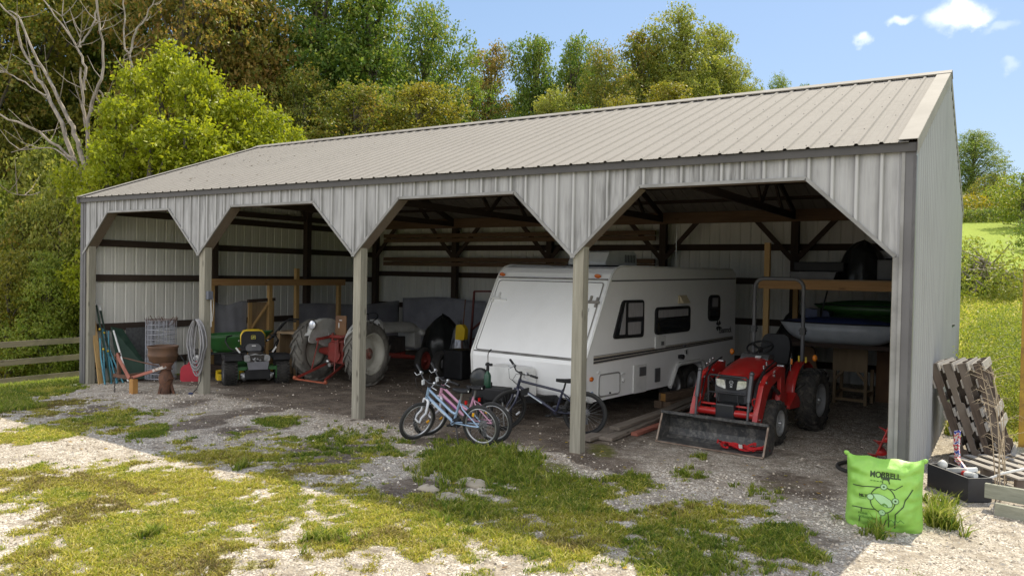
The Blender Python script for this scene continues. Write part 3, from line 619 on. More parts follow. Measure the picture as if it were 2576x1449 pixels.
def build_trailer():
    t = thing('travel_trailer', 'white travel trailer with sloped front and dark striped side parked nose out', 'trailer', (10.43, 1.53, 0), math.atan2(.991, .1333))
    Wd = 2.25
    arch_ = [(2.44, .375), (2.52, .50), (2.62, .665), (2.72, .70), (3.48, .715), (3.58, .68), (3.68, .50), (3.74, .39)]
    prof = [(.08, .35), (.025, .385), (0, .45), (-.037, .88), (-.02, .95), (.56, 2.10), (.64, 2.215), (.74, 2.29), (.863, 2.325), (4.80, 2.335), (4.91, 2.30), (4.95, 2.20), (4.96, .44), (4.93, .40)]+arch_[::-1]
    b = M(); b.prism(prof, (0, .012, 0), (1, 0, 0), (0, 0, 1), (0, Wd-.024, 0)); b.build('body', m_white, t, bevel=.012)
    # lighter moulding along both front edges, white bottom rail
    e = M(); pts = [(.16, .352), (.06, .37), (-.002, .45), (-.04, .885), (-.022, .96), (.555, 2.10), (.64, 2.222), (.745, 2.30), (.87, 2.335), (4.8, 2.345)]
    for y in (.018, Wd-.018): e.tube([(x, y, z) for x, z in pts], .019, 8)
    e.build('edge_moulding', m_whitetrim, t)
    # front: fold-down bed door raised on the slope
    sl_ = Vector((.58, 0, 1.15)).normalized(); nn = Vector((-sl_.z, 0, sl_.x)); o = Vector((-.02, 0, .95))
    L_ = 1.27
    fp = M(); fp.prism(rpoly([(.11, .03), (Wd-.10, .03), (Wd-.10, L_-.02), (.11, L_-.02)], .05), o, (0, 1, 0), sl_, nn*.016); fp.build('bed_door', m_white, t, bevel=.004)
    rim = M(); rim.tube([o+Vector((0, y, 0))+sl_*z+nn*.012 for y, z in rpoly([(.10, .02), (Wd-.09, .02), (Wd-.09, L_-.01), (.10, L_-.01)], .05)], .008, 6, closed=True)
    rim.tube([o+Vector((0, y, 0))+sl_*(-.0)+nn*.01 for y in (.06, Wd-.06)], .010, 6); rim.tube([o+Vector((0, y, 0))+sl_*(L_+.045)+nn*.012 for y in (.05, Wd-.05)], .014, 6)
    rim.build('door_seal', m_trimmid, t)
    for y, sg in ((.17, 1), (Wd-.15, -1)):
        h = M(); q = o+sl_*.93+nn*.03
        h.bar(q+Vector((0, y-.10*sg, 0)), q+Vector((0, y+.10*sg, 0)), .04, .03, nn); h.bar(q+Vector((0, y+.10*sg, 0))-sl_*.02, q+Vector((0, y+.24*sg, 0))-sl_*.03, .022, .03, nn)
        h.bar(q+Vector((0, y+.06*sg, 0)), q+Vector((0, y+.06*sg, 0))+sl_*.10, .03, .03, nn); h.bar(q+Vector((0, y-.05*sg, 0))-sl_*.08, q+Vector((0, y-.05*sg, 0))+sl_*.08, .03, .02, nn)
        h.build('latch', m_whitetrim if sg < 0 else m_trimlt, t, bevel=.003)
    ch = M(); q = o+nn*.02
    for i in range(22): ch.ell(q+Vector((0, .22, 0))+sl_*(.82-i*.03)+Vector((0, .004*(-1)**i, 0)), (.006, .008, .014), 6)
    ch.build('latch_chain', m_galv, t)
    for y in (.25, Wd-.06-.0):
        l = M(); q = o+sl_*(L_+.10)+nn*.01; l.ell(q+Vector((0, y if y < 1 else Wd-.10, 0)), (.02, .062, .034), 12, Matrix.Rotation(-.46, 3, 'Y')); l.build('marker_light', m_amber, t)
    l = M(); l.ell((.115, .0, .69), (.05, .02, .035), 12); l.build('marker_light', m_amber, t)
    s = M(); s.box((-.018, 1.17, .80), (.004, .10, .07)); s.build('data_plate', m_darkgrey, t)
    s = M(); s.lathe([(.04, 0), (.038, .004), (.001, .005)], (.14, .004, .47), (0, -1, 0), 14); s.build('round_sticker', paint('blue_sticker', (.2, .3, .5, 1), (.5, .55, .6, 1), .4, scale=30), t)
    # side y=0: windows
    def window(poly, r, bars, curtains):
        f = M(); out = rpoly(poly, r); f.prism(out, (0, .012, 0), (1, 0, 0), (0, 0, 1), (0, -.030, 0)); w = f.build('window', m_black, t, bevel=.006)
        cx = sum(p[0] for p in out)/len(out); cz = sum(p[1] for p in out)/len(out)
        g = M(); k = .045
        inn = rpoly([(p[0]+(k if p[0] < cx else -k), p[1]+(k if p[1] < cz else -k)) for p in poly], r*.7); g.prism(inn, (0, -.0185, 0), (1, 0, 0), (0, 0, 1), (0, -.003, 0)); g.build('pane', m_glass, w)
        for q in curtains: c_ = M(); c_.prism(rpoly(q, .02), (0, -.0216, 0), (1, 0, 0), (0, 0, 1), (0, -.002, 0)); c_.build('curtain', m_curtain, w)
        mb = M()
        for (x0, z0, x1, z1, wd) in bars: mb.bar((x0, -.026, z0), (x1, -.026, z1), wd, .012, (0, 1, 0))
        mb.build('mullion', m_black, w)
    window([(.655, 1.245), (1.525, 1.235), (1.52, 1.82), (.90, 1.82)], .07, [(1.00, 1.80, 1.00, 1.25, .05), (1.00, 1.52, 1.50, 1.52, .045), (1.0, 1.52, 1.0, 1.51, .04)],
           [[(.80, 1.30), (.965, 1.30), (.965, 1.78), (.955, 1.78)], [(1.04, 1.56), (1.47, 1.56), (1.47, 1.775), (1.04, 1.775)], [(1.04, 1.29), (1.42, 1.29), (1.42, 1.48), (1.04, 1.48)]])
    window([(1.89, 1.245), (3.08, 1.26), (3.075, 1.70), (1.90, 1.69)], .09, [(1.93, 1.47, 3.04, 1.475, .05)], [[(1.96, 1.52), (2.98, 1.53), (2.98, 1.65), (1.96, 1.645)]])
    window([(3.79, 1.40), (4.24, 1.40), (4.24, 1.875), (3.79, 1.875)], .12, [(3.85, 1.62, 4.18, 1.62, .03)], [[(3.90, 1.66), (4.13, 1.66), (4.13, 1.82), (3.90, 1.82)]])
    # stripes: fine tan, black, tan, black, fine black
    def stripe(za0, za1, zb0, zb1, mat, nm):
        q = M(); q.prism([(.17, za0), (4.87, zb0), (4.87, zb1), (.17, za1)], (0, .0125, 0), (1, 0, 0), (0, 0, 1), (0, -.003, 0)); q.build(nm, mat, t)
    stripe(1.012, 1.020, 1.079, 1.084, m_decal, 'stripe'); stripe(.984, 1.006, 1.064, 1.076, m_tan, 'stripe'); stripe(.952, .982, 1.048, 1.062, m_decal, 'stripe'); stripe(.938, .949, 1.040, 1.046, m_tan, 'stripe'); stripe(.908, .935, 1.025, 1.038, m_decal, 'stripe'); stripe(.896, .904, 1.018, 1.023, m_tan, 'stripe')
    q = M(); q.prism([(.60, 2.10), (4.93, 2.165), (4.93, 2.19), (.612, 2.122)], (0, .0125, 0), (1, 0, 0), (0, 0, 1), (0, -.004, 0)); q.build('roof_line', m_darkgrey, t)
    # hatches and fittings
    def panel(p0, p1, r, mat, nm, th=.012, rimmat=None):
        f = M(); f.prism(rpoly([p0, (p1[0], p0[1]), p1, (p0[0], p1[1])], r), (0, .0125, 0), (1, 0, 0), (0, 0, 1), (0, -th, 0)); ob = f.build(nm, mat, t, bevel=.003)
        if rimmat: rr = M(); rr.tube([(x, -.004-th*.3, z) for x, z in rpoly([p0, (p1[0], p0[1]), p1, (p0[0], p1[1])], r)], .011, 6, closed=True); rr.build('seal', rimmat, ob)
        return ob
    d = panel((.30, .415), (.86, .735), .06, m_white, 'storage_door', .014, m_trimmid)
    k = M(); k.cyl((.58, -.012, .45), (.58, -.03, .45), .012); k.build('latch', m_black, d)
    d = panel((1.27, .36), (1.65, .80), .02, m_whitetrim, 'appliance_door', .02); g = M(); g.box((1.52, -.014, .69), (.19, .012, .14)); g.build('grille', m_darkgrey, d)
    d = panel((1.94, .475), (2.10, .70), .01, m_darkgrey, 'vent', .014)
    d = panel((1.92, 1.02), (2.24, 1.225), .015, m_whitetrim, 'outlet_cover', .022); g = M(); g.box((2.12, -.02, 1.10), (.07, .016, .06)); g.build('socket', m_darkgrey, d)
    d = panel((2.67, 1.74), (2.95, 1.88), .01, m_beige, 'vent_hood', .02); g = M(); g.add([(2.69, -.01, 1.87), (2.93, -.01, 1.87), (2.93, -.09, 1.75), (2.69, -.09, 1.75), (2.69, -.01, 1.75), (2.93, -.01, 1.75)], [(0, 1, 2, 3), (0, 3, 4), (1, 5, 2), (3, 2, 5, 4)]); g.build('flap', m_beige, d)
    k = M(); k.lathe([(.035, 0), (.04, .02), (.02, .03), (.001, .03)], (.97, .01, .60), (0, -1, 0), 14); k.box((.97, .0, .70), (.08, .02, .025)); k.build('water_inlet', m_whitetrim, t)
    k = M(); k.cyl((.30, .01, .775), (.30, -.012, .775), .022); k.build('lock', m_whitetrim, t)
    k = M(); k.box((2.77, -.02, .84), (.13, .05, .06)); k.cyl((2.75, -.04, .84), (2.75, -.08, .83), .035); k.build('light_fitting', m_black, t)
    k = M(); k.box((2.99, .0, .90), (.09, .03, .10)); k.build('outlet_box', m_whitetrim, t); k = M(); k.box((2.96, -.005, .905), (.03, .036, .07)); k.build('outlet_face', m_black, t)
    k = M(); k.box((2.93, .0, 1.015), (.06, .02, .045)); k.build('small_vent', m_darkgrey, t)
    # wheel arch trim and two axles
    f = M(); pts = [(x, z) for x, z in arch_]
    f.tube([(2.40, -.012, .36)]+[(x, -.012, z+.012) for x, z in pts]+[(3.78, -.012, .38)], .038, 8); f.build('fender_trim', m_whitetrim, t)
    for y, sd in ((.17, -1), (Wd-.17, 1)):
        for x in (2.80, 3.42):
            w = M(); prof_ = [(.19, -.07), (.27, -.085), (.315, -.08), (.33, -.04), (.333, 0), (.33, .04), (.315, .08), (.27, .085), (.19, .07), (.19, -.07)]; w.lathe(prof_, (x, y, .333), (0, 1, 0), 32); wo = w.build('wheel', m_rubber, t)
            r_ = M(); r_.lathe([(.195, .07), (.20, .075), (.185, .06), (.17, .02), (.10, .035), (.06, .05), (.045, .085), (.001, .087)], (x, y, .333), (0, sd, 0), 24); r_.build('rim', m_galv, wo)
    sk = M(); sk.box((3.1, Wd/2, .50), (1.22, Wd-.5, .42)); sk.box((2.4, Wd/2, .33), (4.9, .12, .1)); sk.box((2.4, .5, .34), (4.9, .08, .08)); sk.box((2.4, Wd-.5, .34), (4.9, .08, .08)); sk.build('chassis', m_black, t)
    # nose: gas bottle cover, drawbar, jack
    cv = M(); cv.prism(rpoly([(.87, .30), (1.63, .30), (1.62, .80), (.90, .80)], .09), (-.06, 0, 0), (0, 1, 0), (0, 0, 1), (-.36, 0, 0)); cvo = cv.build('gas_bottle_cover', m_whitetrim, t, bevel=.05)
    for zz_ in (.42, .54, .64): g = M(); g.bar((-.423, .90, zz_), (-.423, 1.05, zz_-.01), .02, .012, (1, 0, 0)); g.build('rib', m_whitetrim, cvo)
    fr_ = M(); fr_.bar((.05, .55, .36), (-1.0, 1.10, .36), .06, .10); fr_.bar((.05, Wd-.55, .36), (-1.0, 1.15, .36), .06, .10); fr_.bar((-.9, 1.125, .38), (-1.22, 1.125, .40), .08, .09); fr_.build('drawbar', m_black, t, bevel=.006)
    j = M(); j.cyl((-.82, 1.125, .03), (-.82, 1.125, .40), .022); j.cyl((-.82, 1.125, .34), (-.82, 1.125, .62), .032); j.cyl((-.82, 1.125, .0), (-.82, 1.125, .03), .07); j.build('tongue_jack', m_black, t)
    # roof gear
    ac = M(); ac.prism([(1.52, 2.345), (1.50, 2.40), (1.62, 2.585), (1.75, 2.605), (2.38, 2.60), (2.46, 2.56), (2.48, 2.345)], (0, .72, 0), (1, 0, 0), (0, 0, 1), (0, .75, 0)); aco = ac.build('roof_air_conditioner', m_whitetrim, t, bevel=.03)
    g = M()
    for i in range(7): g.box((2.10+i*.05, .714, 2.48), (.018, .008, .13))
    g.build('grille', m_darkgrey, aco)
    g = M(); g.box((1.98, 1.10, 2.345), (1.05, .80, .03)); g.build('gasket', m_black, aco)
    v = M(); v.cyl((2.95, .22, 2.33), (2.95, .22, 2.36), .03); v.cyl((2.95, .22, 2.36), (2.95, .22, 3.05), .006); v.build('antenna', m_steel, t)
    v = M(); v.ell((.92, .05, 2.33), .02, 8); v.ell((3.8, .05, 2.335), .02, 8); v.build('roof_light', m_whitetrim, t)
    # lettering and clover mark near the rear
    font_mesh('Shamrock', .155, m_decal, 'lettering', t, (4.30, .0085, 1.165), (1, 0, 0), (0, 0, 1), bold=.002, squeeze=.78)
    lf = M()
    for i in range(4):
        a = R(45+90*i); c_ = Vector((4.235+math.cos(a)*.05, .0, 1.305+math.sin(a)*.055)); d_ = Vector((math.cos(a), math.sin(a)))
        poly = [(d_.x*u-d_.y*v_, d_.y*u+d_.x*v_) for u, v_ in ((-.05, 0), (.0, .035), (.035, .045), (.055, .022), (.04, 0), (.055, -.022), (.035, -.045), (0, -.035))]
        lf.prism(poly, (c_.x, .011, c_.z), (1, 0, 0), (0, 0, 1), (0, -.003, 0))
    lf.bar((4.235, .009, 1.29), (4.29, .009, 1.16), .014, .003, (0, 1, 0)); lf.build('clover_mark', m_decal, t)
build_trailer()
# ------------------------------------------------------------------ red compact loader tractor: x to its left side as seen from the front (image right), y rearwards
m_red = paint('red_paint', (.46, .022, .02, 1), (.40, .018, .016, 1), .3, scale=3, coat=.15, dirt=(.26, .11, .08, 1), dirt_amt=.38)
m_greyp = paint('grey_panel', (.055, .055, .06, 1), (.075, .073, .072, 1), .45)
m_lens = paint('lamp_lens', (.88, .90, .95, 1), (.60, .62, .66, 1), .1, .35, scale=26, coat=.6)
m_buck = paint('worn_black_bucket', (.03, .032, .034, 1), (.075, .072, .068, 1), .55, scale=5, dirt=(.27, .25, .22, 1), dirt_amt=.5, bumps=.1)
m_rust_edge = paint('scraped_edge', (.28, .22, .17, 1), (.16, .10, .07, 1), .6, scale=9)
m_silver = paint('silver_rim', (.50, .51, .52, 1), (.36, .37, .38, 1), .4, .5)
m_chrome = paint('cylinder_rod', (.10, .10, .105, 1), (.07, .07, .075, 1), .35, .4)
m_orange = paint('orange_lamp', (.75, .23, .02, 1), (.6, .17, .02, 1), .25)
m_yellow = paint('yellow_plastic', (.62, .43, .02, 1), (.5, .34, .02, 1), .4)
m_blkgloss = paint('black_steel', (.02, .02, .022, 1), (.03, .03, .032, 1), .35)
def build_loader():
    t = thing('loader_tractor', 'red compact tractor with black front loader bucket resting on the ground', 'tractor', (12.32, 1.20, 0), -.1002)
    # bucket
    bw = .715; pr_ = [(0, .025), (.26, .03), (.33, .07), (.365, .16), (.35, .29), (.27, .375), (.17, .39)]
    bk_ = M()
    n = len(pr_); vs = [(-bw, y, z) for y, z in pr_]+[(bw, y, z) for y, z in pr_]; bk_.add(vs, [(i, i+1, n+i+1, n+i) for i in range(n-1)])
    bo = bk_.build('bucket', m_buck, t, solid=.012)
    for x in (-bw, bw): sp = M(); sp.prism([(0, .01)]+pr_[1:], (x-.008, 0, 0), (0, 1, 0), (0, 0, 1), (.016, 0, 0)); sp.build('bucket_side', m_buck, bo)
    ed = M(); ed.bar((-bw-.01, -.005, .022), (bw+.01, -.005, .022), .05, .014, (0, 0, 1)); ed.build('cutting_edge', m_rust_edge, bo)
    ed = M(); ed.bar((-bw-.012, .155, .392), (bw+.012, .155, .392), .05, .032); ed.build('bucket_top_bar', m_buck, bo)
    for x in (-bw-.002, bw+.002): ed = M(); ed.bar((x, .0, .03), (x, .155, .385), .022, .012, (0, 1, -1)); ed.build('side_edge', m_rust_edge, bo)
    # loader arms: boxed plates bending over the front axle
    arm = [(.40, .22), (.46, .44), (.64, .80), (.80, .91), (1.25, 1.0), (1.42, .98), (1.44, .88), (1.28, .87), (.92, .76), (.80, .66), (.62, .36), (.50, .20)]
    for x, sx in ((-.46, -1), (.40, 1)):
        a = M(); a.prism(arm, (x, 0, 0), (0, 1, 0), (0, 0, 1), (.065, 0, 0)); ao = a.build('loader_arm', m_red, t, bevel=.01)
        p_ = M()
        for y, z in ((.54, .37), (.74, .83), (1.36, 1.0), (1.02, .90)): p_.cyl((x-.012, y, z), (x+.077, y, z), .022, n=12)
        p_.build('pivot_pin', m_steel, ao)
        tw = M(); tw.b2((x+.005, 1.30, .42), (x+.06, 1.46, 1.0)); tw.prism([(1.18, .40), (1.60, .40), (1.52, .62), (1.30, .66)], (x, 0, 0), (0, 1, 0), (0, 0, 1), (.065, 0, 0)); tw.build('loader_tower', m_red, t, bevel=.006)
        cy = M(); o_ = x+.0325-sx*.0+sx*(-.075); cy.cyl((o_, .50, .93), (o_, .42, .60), .030, n=14); cy.cyl((o_, .42, .60), (o_, .39, .36), .017, n=12); cy.ell((o_, .51, .955), .035, 10); cy.build('bucket_cylinder', m_chrome, t)
        cy = M(); o_ = x+.0325; cy.cyl((o_, 1.36, .60), (o_, 1.02, .76), .032, n=14); cy.cyl((o_, 1.02, .76), (o_, .86, .82), .018, n=12); cy.build('lift_cylinder', m_blkgloss, t)
        hs = M()
        for k, (dx, dz) in enumerate(((0, 0), (.022, .012))):
            hs.tube([(x-sx*.05+dx, 1.30, 1.05+dz), (x-sx*.05+dx, .95, .97+dz), (x-sx*.055+dx, .72, .80+dz), (x-sx*.06+dx, .60, .55), (x-sx*.09, .52, .42)], .011, 6)
        hs.build('hydraulic_hose', m_blkgloss, t)
        hs = M()
        for k in range(4): hs.ell((x-sx*(.03+.02*(k % 2)), .9+.05*k, 1.0+.02*k), (.014, .03, .02), 7)
        hs.build('hose_fitting', m_steel, t)
    c_ = M(); c_.cyl((-.46, .56, .41), (.46, .56, .41), .05, n=18); c_.build('cross_tube', m_red, t)
    c_ = M(); c_.cyl((-.42, .60, .50), (.42, .60, .50), .016, n=10)
    for s in (-1, 1): c_.tube([(s*.40, .57, .50), (s*.36, .55, .56), (s*.36, .54, .62), (s*.40, .54, .64)], .010, 6)
    c_.build('hose_guard_pipe', m_red, t)
    # chassis, engine, bonnet
    ch = M(); ch.box((0, 1.45, .42), (.26, 1.9, .22)); ch.box((0, .95, .32), (.86, .12, .12)); ch.box((0, 2.28, .44), (.9, .22, .22)); ch.box((0, 2.7, .5), (.3, .3, .4)); ch.build('chassis', m_blkgloss, t, bevel=.02)
    def hood(u, v):
        # u along from nose to dash, v across
        y = .70+u*.92; w = .275+.02*u; ztop = .925+.16*u-.04*(1-u)**3; a = (v-.5)*2
        nose = 1-.12*(1-u)**4*abs(a)**2
        return Vector((a*w*nose, y-.04*(1-a*a)*(1-u)**2+.05*abs(a)**3*(1-u)**3, ztop-.085*abs(a)**2.6))
    h = M(); h.grid(hood, 12, 15); h.build('hood', m_red, t, solid=.012)
    sd_ = M()
    for s in (-1, 1):
        sd_.prism([(.74, .56), (.735, .82), (.9, .86), (1.58, .95), (1.60, .50), (.9, .50)], (s*.225-.006, 0, 0), (0, 1, 0), (0, 0, 1), (.012, 0, 0))
    sd_.build('side_panel', m_greyp, t)
    gr = M(); gr.prism(rpoly([(-.21, .52), (.21, .52), (.235, .66), (.235, .86), (-.235, .86), (-.235, .66)], .04), (0, .73, 0), (1, 0, 0), (0, 0, 1), (0, .03, 0)); gro = gr.build('grille', m_greyp, t, bevel=.008)
    gg = M()
    for i in range(9): gg.box((0, .724, .535+i*.015), (.34, .012, .006))
    gg.build('grille_slat', m_black, gro)
    for s in (-1, 1):
        hl = M(); hl.prism(rpoly([(s*.075, .70), (s*.20, .735), (s*.225, .83), (s*.09, .82)], .02), (0, .705, 0), (1, 0, 0), (0, 0, 1), (0, .03, 0)); hl.build('headlight', m_lens, t, bevel=.006)
    em = M(); em.prism(rpoly([(-.07, .69), (.07, .69), (.085, .83), (-.085, .83)], .02), (0, .712, 0), (1, 0, 0), (0, 0, 1), (0, .02, 0)); em.build('nose_panel', m_black, t)
    em = M(); em.tube([(math.cos(i/14*2*math.pi)*.026, .708, .795+math.sin(i/14*2*math.pi)*.022) for i in range(14)], .004, 6, closed=True); em.box((0, .708, .795), (.03, .006, .006)); em.bar((-.018, .708, .755), (0, .708, .775), .008, .006, (0, 1, 0)); em.bar((.018, .708, .755), (0, .708, .775), .008, .006, (0, 1, 0)); em.box((0, .708, .738), (.03, .006, .02)); em.build('badge', m_silver, t)
    bg_ = M()
    P = [(-.27, .60, .52), (-.27, .59, .86), (-.25, .60, .89), (.25, .60, .89), (.27, .59, .86), (.27, .60, .52)]
    bg_.tube(P, .014, 8); bg_.tube([(-.27, .60, .66), (.27, .60, .66)], .012, 8); bg_.tube([(-.13, .60, .66), (-.16, .60, .46)], .010, 8); bg_.tube([(.13, .60, .66), (.16, .60, .46)], .010, 8); bg_.tube([(-.27, .60, .52), (-.20, .64, .46), (.20, .64, .46), (.27, .60, .52)], .014, 8)
    for s in (-1, 1): bg_.bar((s*.27, .60, .87), (s*.24, .80, .70), .02, .02)
    bg_.build('brush_guard', m_blkgloss, t)
    # dash, wheel, levers, seat
    d = M(); d.prism([(1.52, .80), (1.50, 1.06), (1.56, 1.12), (1.74, 1.10), (1.76, .55), (1.60, .55)], (-.2, 0, 0), (0, 1, 0), (0, 0, 1), (.4, 0, 0)); d.build('dash', m_greyp, t, bevel=.02)
    d = M(); d.bar((.02, 1.50, 1.085), (.10, 1.50, 1.085), .04, .012, (0, -.5, 1)); d.build('warning_sticker', m_whitetrim, t)
    s_ = M(); ax = Vector((0, -.45, .9)).normalized(); cc = Vector((0, 1.72, 1.20)); ux = Vector((1, 0, 0)); uy = ax.cross(ux)
    s_.tube([cc+ux*math.cos(a)*.18+uy*math.sin(a)*.18 for a in [2*math.pi*i/28 for i in range(28)]], .014, 8, closed=True)
    for a in (.5, 2.6, 4.7): s_.bar(cc-ax*.03, cc+ux*math.cos(a)*.175+uy*math.sin(a)*.175, .03, .012, ax)
    s_.cyl(cc-ax*.14, cc, .03); s_.build('steering_wheel', m_black, t)
    st = M(); st.prism(rpoly([(1.92, .84), (2.30, .84), (2.32, .93), (1.93, .95)], .04), (-.22, 0, 0), (0, 1, 0), (0, 0, 1), (.44, 0, 0)); so = st.build('seat', m_black, t, bevel=.03)
    bk2 = M(); bk2.prism(rpoly([(-.20, .92), (.20, .92), (.225, 1.22), (.17, 1.36), (-.17, 1.36), (-.225, 1.22)], .07), (0, 2.20, 0), (1, 0, 0), (0, .12, 1), (0, .09, 0)); bk2.build('seat_back', m_black, t, bevel=.03)
    # fenders, footboards, wheels
    for s in (-1, 1):
        def fen(u, v):
            a = R(165-150*u); return Vector((s*(.33+.36*v), 2.30-math.cos(math.pi-a)*(-.56)*-1, .46+math.sin(a)*.53))
        def fen(u, v):
            a = math.pi*(.98-.90*u); return Vector((s*(.33+.15*v), 2.30+math.cos(a)*.52, .46+math.sin(a)*.53))
        f = M(); f.grid(fen, 16, 4); f.build('rear_fender', m_red, t, solid=.012)
        f = M(); f.prism([(1.72, .45), (1.78, .75), (2.0, .98), (2.3, 1.0), (2.3, .5)], (s*.335-.006, 0, 0), (0, 1, 0), (0, 0, 1), (.012, 0, 0)); f.build('fender_side', m_black, t)
        f = M(); f.prism([(1.50, .40), (1.95, .38), (1.95, .44), (1.78, .60), (1.50, .44)], (s*.36-.16, 0, 0), (0, 1, 0), (0, 0, 1), (.32, 0, 0)); f.build('footboard', m_red, t, bevel=.01)
        lp = M(); lp.ell((s*.62, 2.22, 1.06), (.035, .04, .05), 12); lp.build('turn_lamp', m_orange, t)
        w = tyre(t, (s*.50, .96, .29), .282, .20, .165, m_dirtyrubber, lugs=18, lug_h=.016); disc_rim(w, (s*.50, .96, .29), .16, .20, m_silver, s, .05)
        w = tyre(t, (s*.56, 2.36, .445), .432, .28, .235, m_dirtyrubber, lugs=20, lug_h=.022); disc_rim(w, (s*.56, 2.36, .445), .23, .28, m_silver, s, .09)
    # roll bar
    r_ = M(); pts = [(-.37, 2.44, .62), (-.37, 2.44, 2.02)]+[(-.37+.14*(1-math.cos(a)), 2.44, 2.05+.14*math.sin(a)) for a in (.3, .7, 1.1, 1.5)]+[(.37-.14*(1-math.cos(a)), 2.44, 2.05+.14*math.sin(a)) for a in (1.5, 1.1, .7, .3)]+[(.37, 2.44, 2.02), (.37, 2.44, .62)]
    r_.tube(pts, .029, 10); ro = r_.build('roll_bar', m_darkgrey, t)
    for s in (-1, 1): k = M(); k.box((s*.37, 2.44, 1.42), (.075, .075, .10)); k.cyl((s*.37-.06, 2.44, 1.43), (s*.37+.06, 2.44, 1.43), .01); k.build('fold_joint', m_blkgloss, ro)
    lv = M()
    for x, y in ((.36, 1.98), (-.36, 1.98)): lv.tube([(x, y, .75), (x, y-.02, 1.06)], .008, 6)
    lv.build('lever', m_steel, t)
    for (x, y, z, m_) in ((.41, 1.86, 1.02, m_orange), (.45, 2.05, 1.05, m_yellow), (.52, 2.14, 1.03, m_yellow)): k = M(); k.box((x, y, z), (.026, .026, .085)); k.build('lever_knob', m_, t, bevel=.006)
    font_mesh('LTT', .045, m_whitetrim, 'lettering', t, (.467, .98, .93), (0, .97, .2), (0, -.2, .97), bold=.001)
build_loader()
# strap heap in the bucket
def build_strap():
    t = thing('tow_strap', 'bright red webbing strap heaped in the loader bucket', 'strap', (12.36, 1.18, 0), -.1002)
    mb = M(); rr = random.Random(5)
    mst = paint('red_webbing', (.50, .012, .015, 1), (.38, .01, .012, 1), .8, scale=20)
    for k in range(7):
        cx = .12+.075*k+rr.uniform(-.02, .02); cy = .16+rr.uniform(-.05, .06); pts = []
        a0 = rr.uniform(0, 6); rx = rr.uniform(.05, .11); ry = rr.uniform(.03, .07); tz = rr.uniform(.03, .06)
        for i in range(17):
            a = a0+i/16*5.6; pts.append((cx+math.cos(a)*rx, cy+math.sin(a)*ry, .05+tz*(.5+.5*math.sin(a*1.5+k))+.01*(k % 3)))
        for p, q in zip(pts, pts[1:]): mb.bar(p, q, .042, .006, (math.sin(k), math.cos(k*2), 1.2))
    mb.build('webbing', mst, t); l = M(); l.box((.36, .09, .10), (.045, .008, .05), Matrix.Rotation(.4, 3, 'X')); l.build('tag', m_whitetrim, t)
build_strap()
# ------------------------------------------------------------------ old grey and red farm tractor: x right, y forward (nose away), origin under the right rear tyre's outer face
m_oldgrey = paint('faded_grey_paint', (.50, .50, .48, 1), (.40, .40, .375, 1), .55, scale=2.2, dirt=(.22, .20, .17, 1), dirt_amt=.4)
m_oldred = paint('old_red_paint', (.27, .032, .024, 1), (.17, .024, .017, 1), .6, scale=3, dirt=(.16, .06, .035, 1), dirt_amt=.45)
m_cream = paint('dusty_cream_rim', (.50, .49, .43, 1), (.40, .385, .33, 1), .6, scale=2, dirt=(.28, .25, .2, 1), dirt_amt=.4)
m_dusty = paint('dusty_rubber', (.16, .15, .13, 1), (.09, .085, .075, 1), .95, scale=3, dirt=(.25, .23, .2, 1), dirt_amt=.5)
m_dustlug = m_dusty
m_orangesteel = paint('orange_steel', (.38, .10, .045, 1), (.25, .06, .03, 1), .7, scale=5)
m_cardboard = paint('brown_board', (.22, .12, .06, 1), (.15, .08, .045, 1), .85, scale=3)
m_greasy = paint('greasy_iron', (.03, .027, .025, 1), (.06, .05, .042, 1), .7, scale=6)
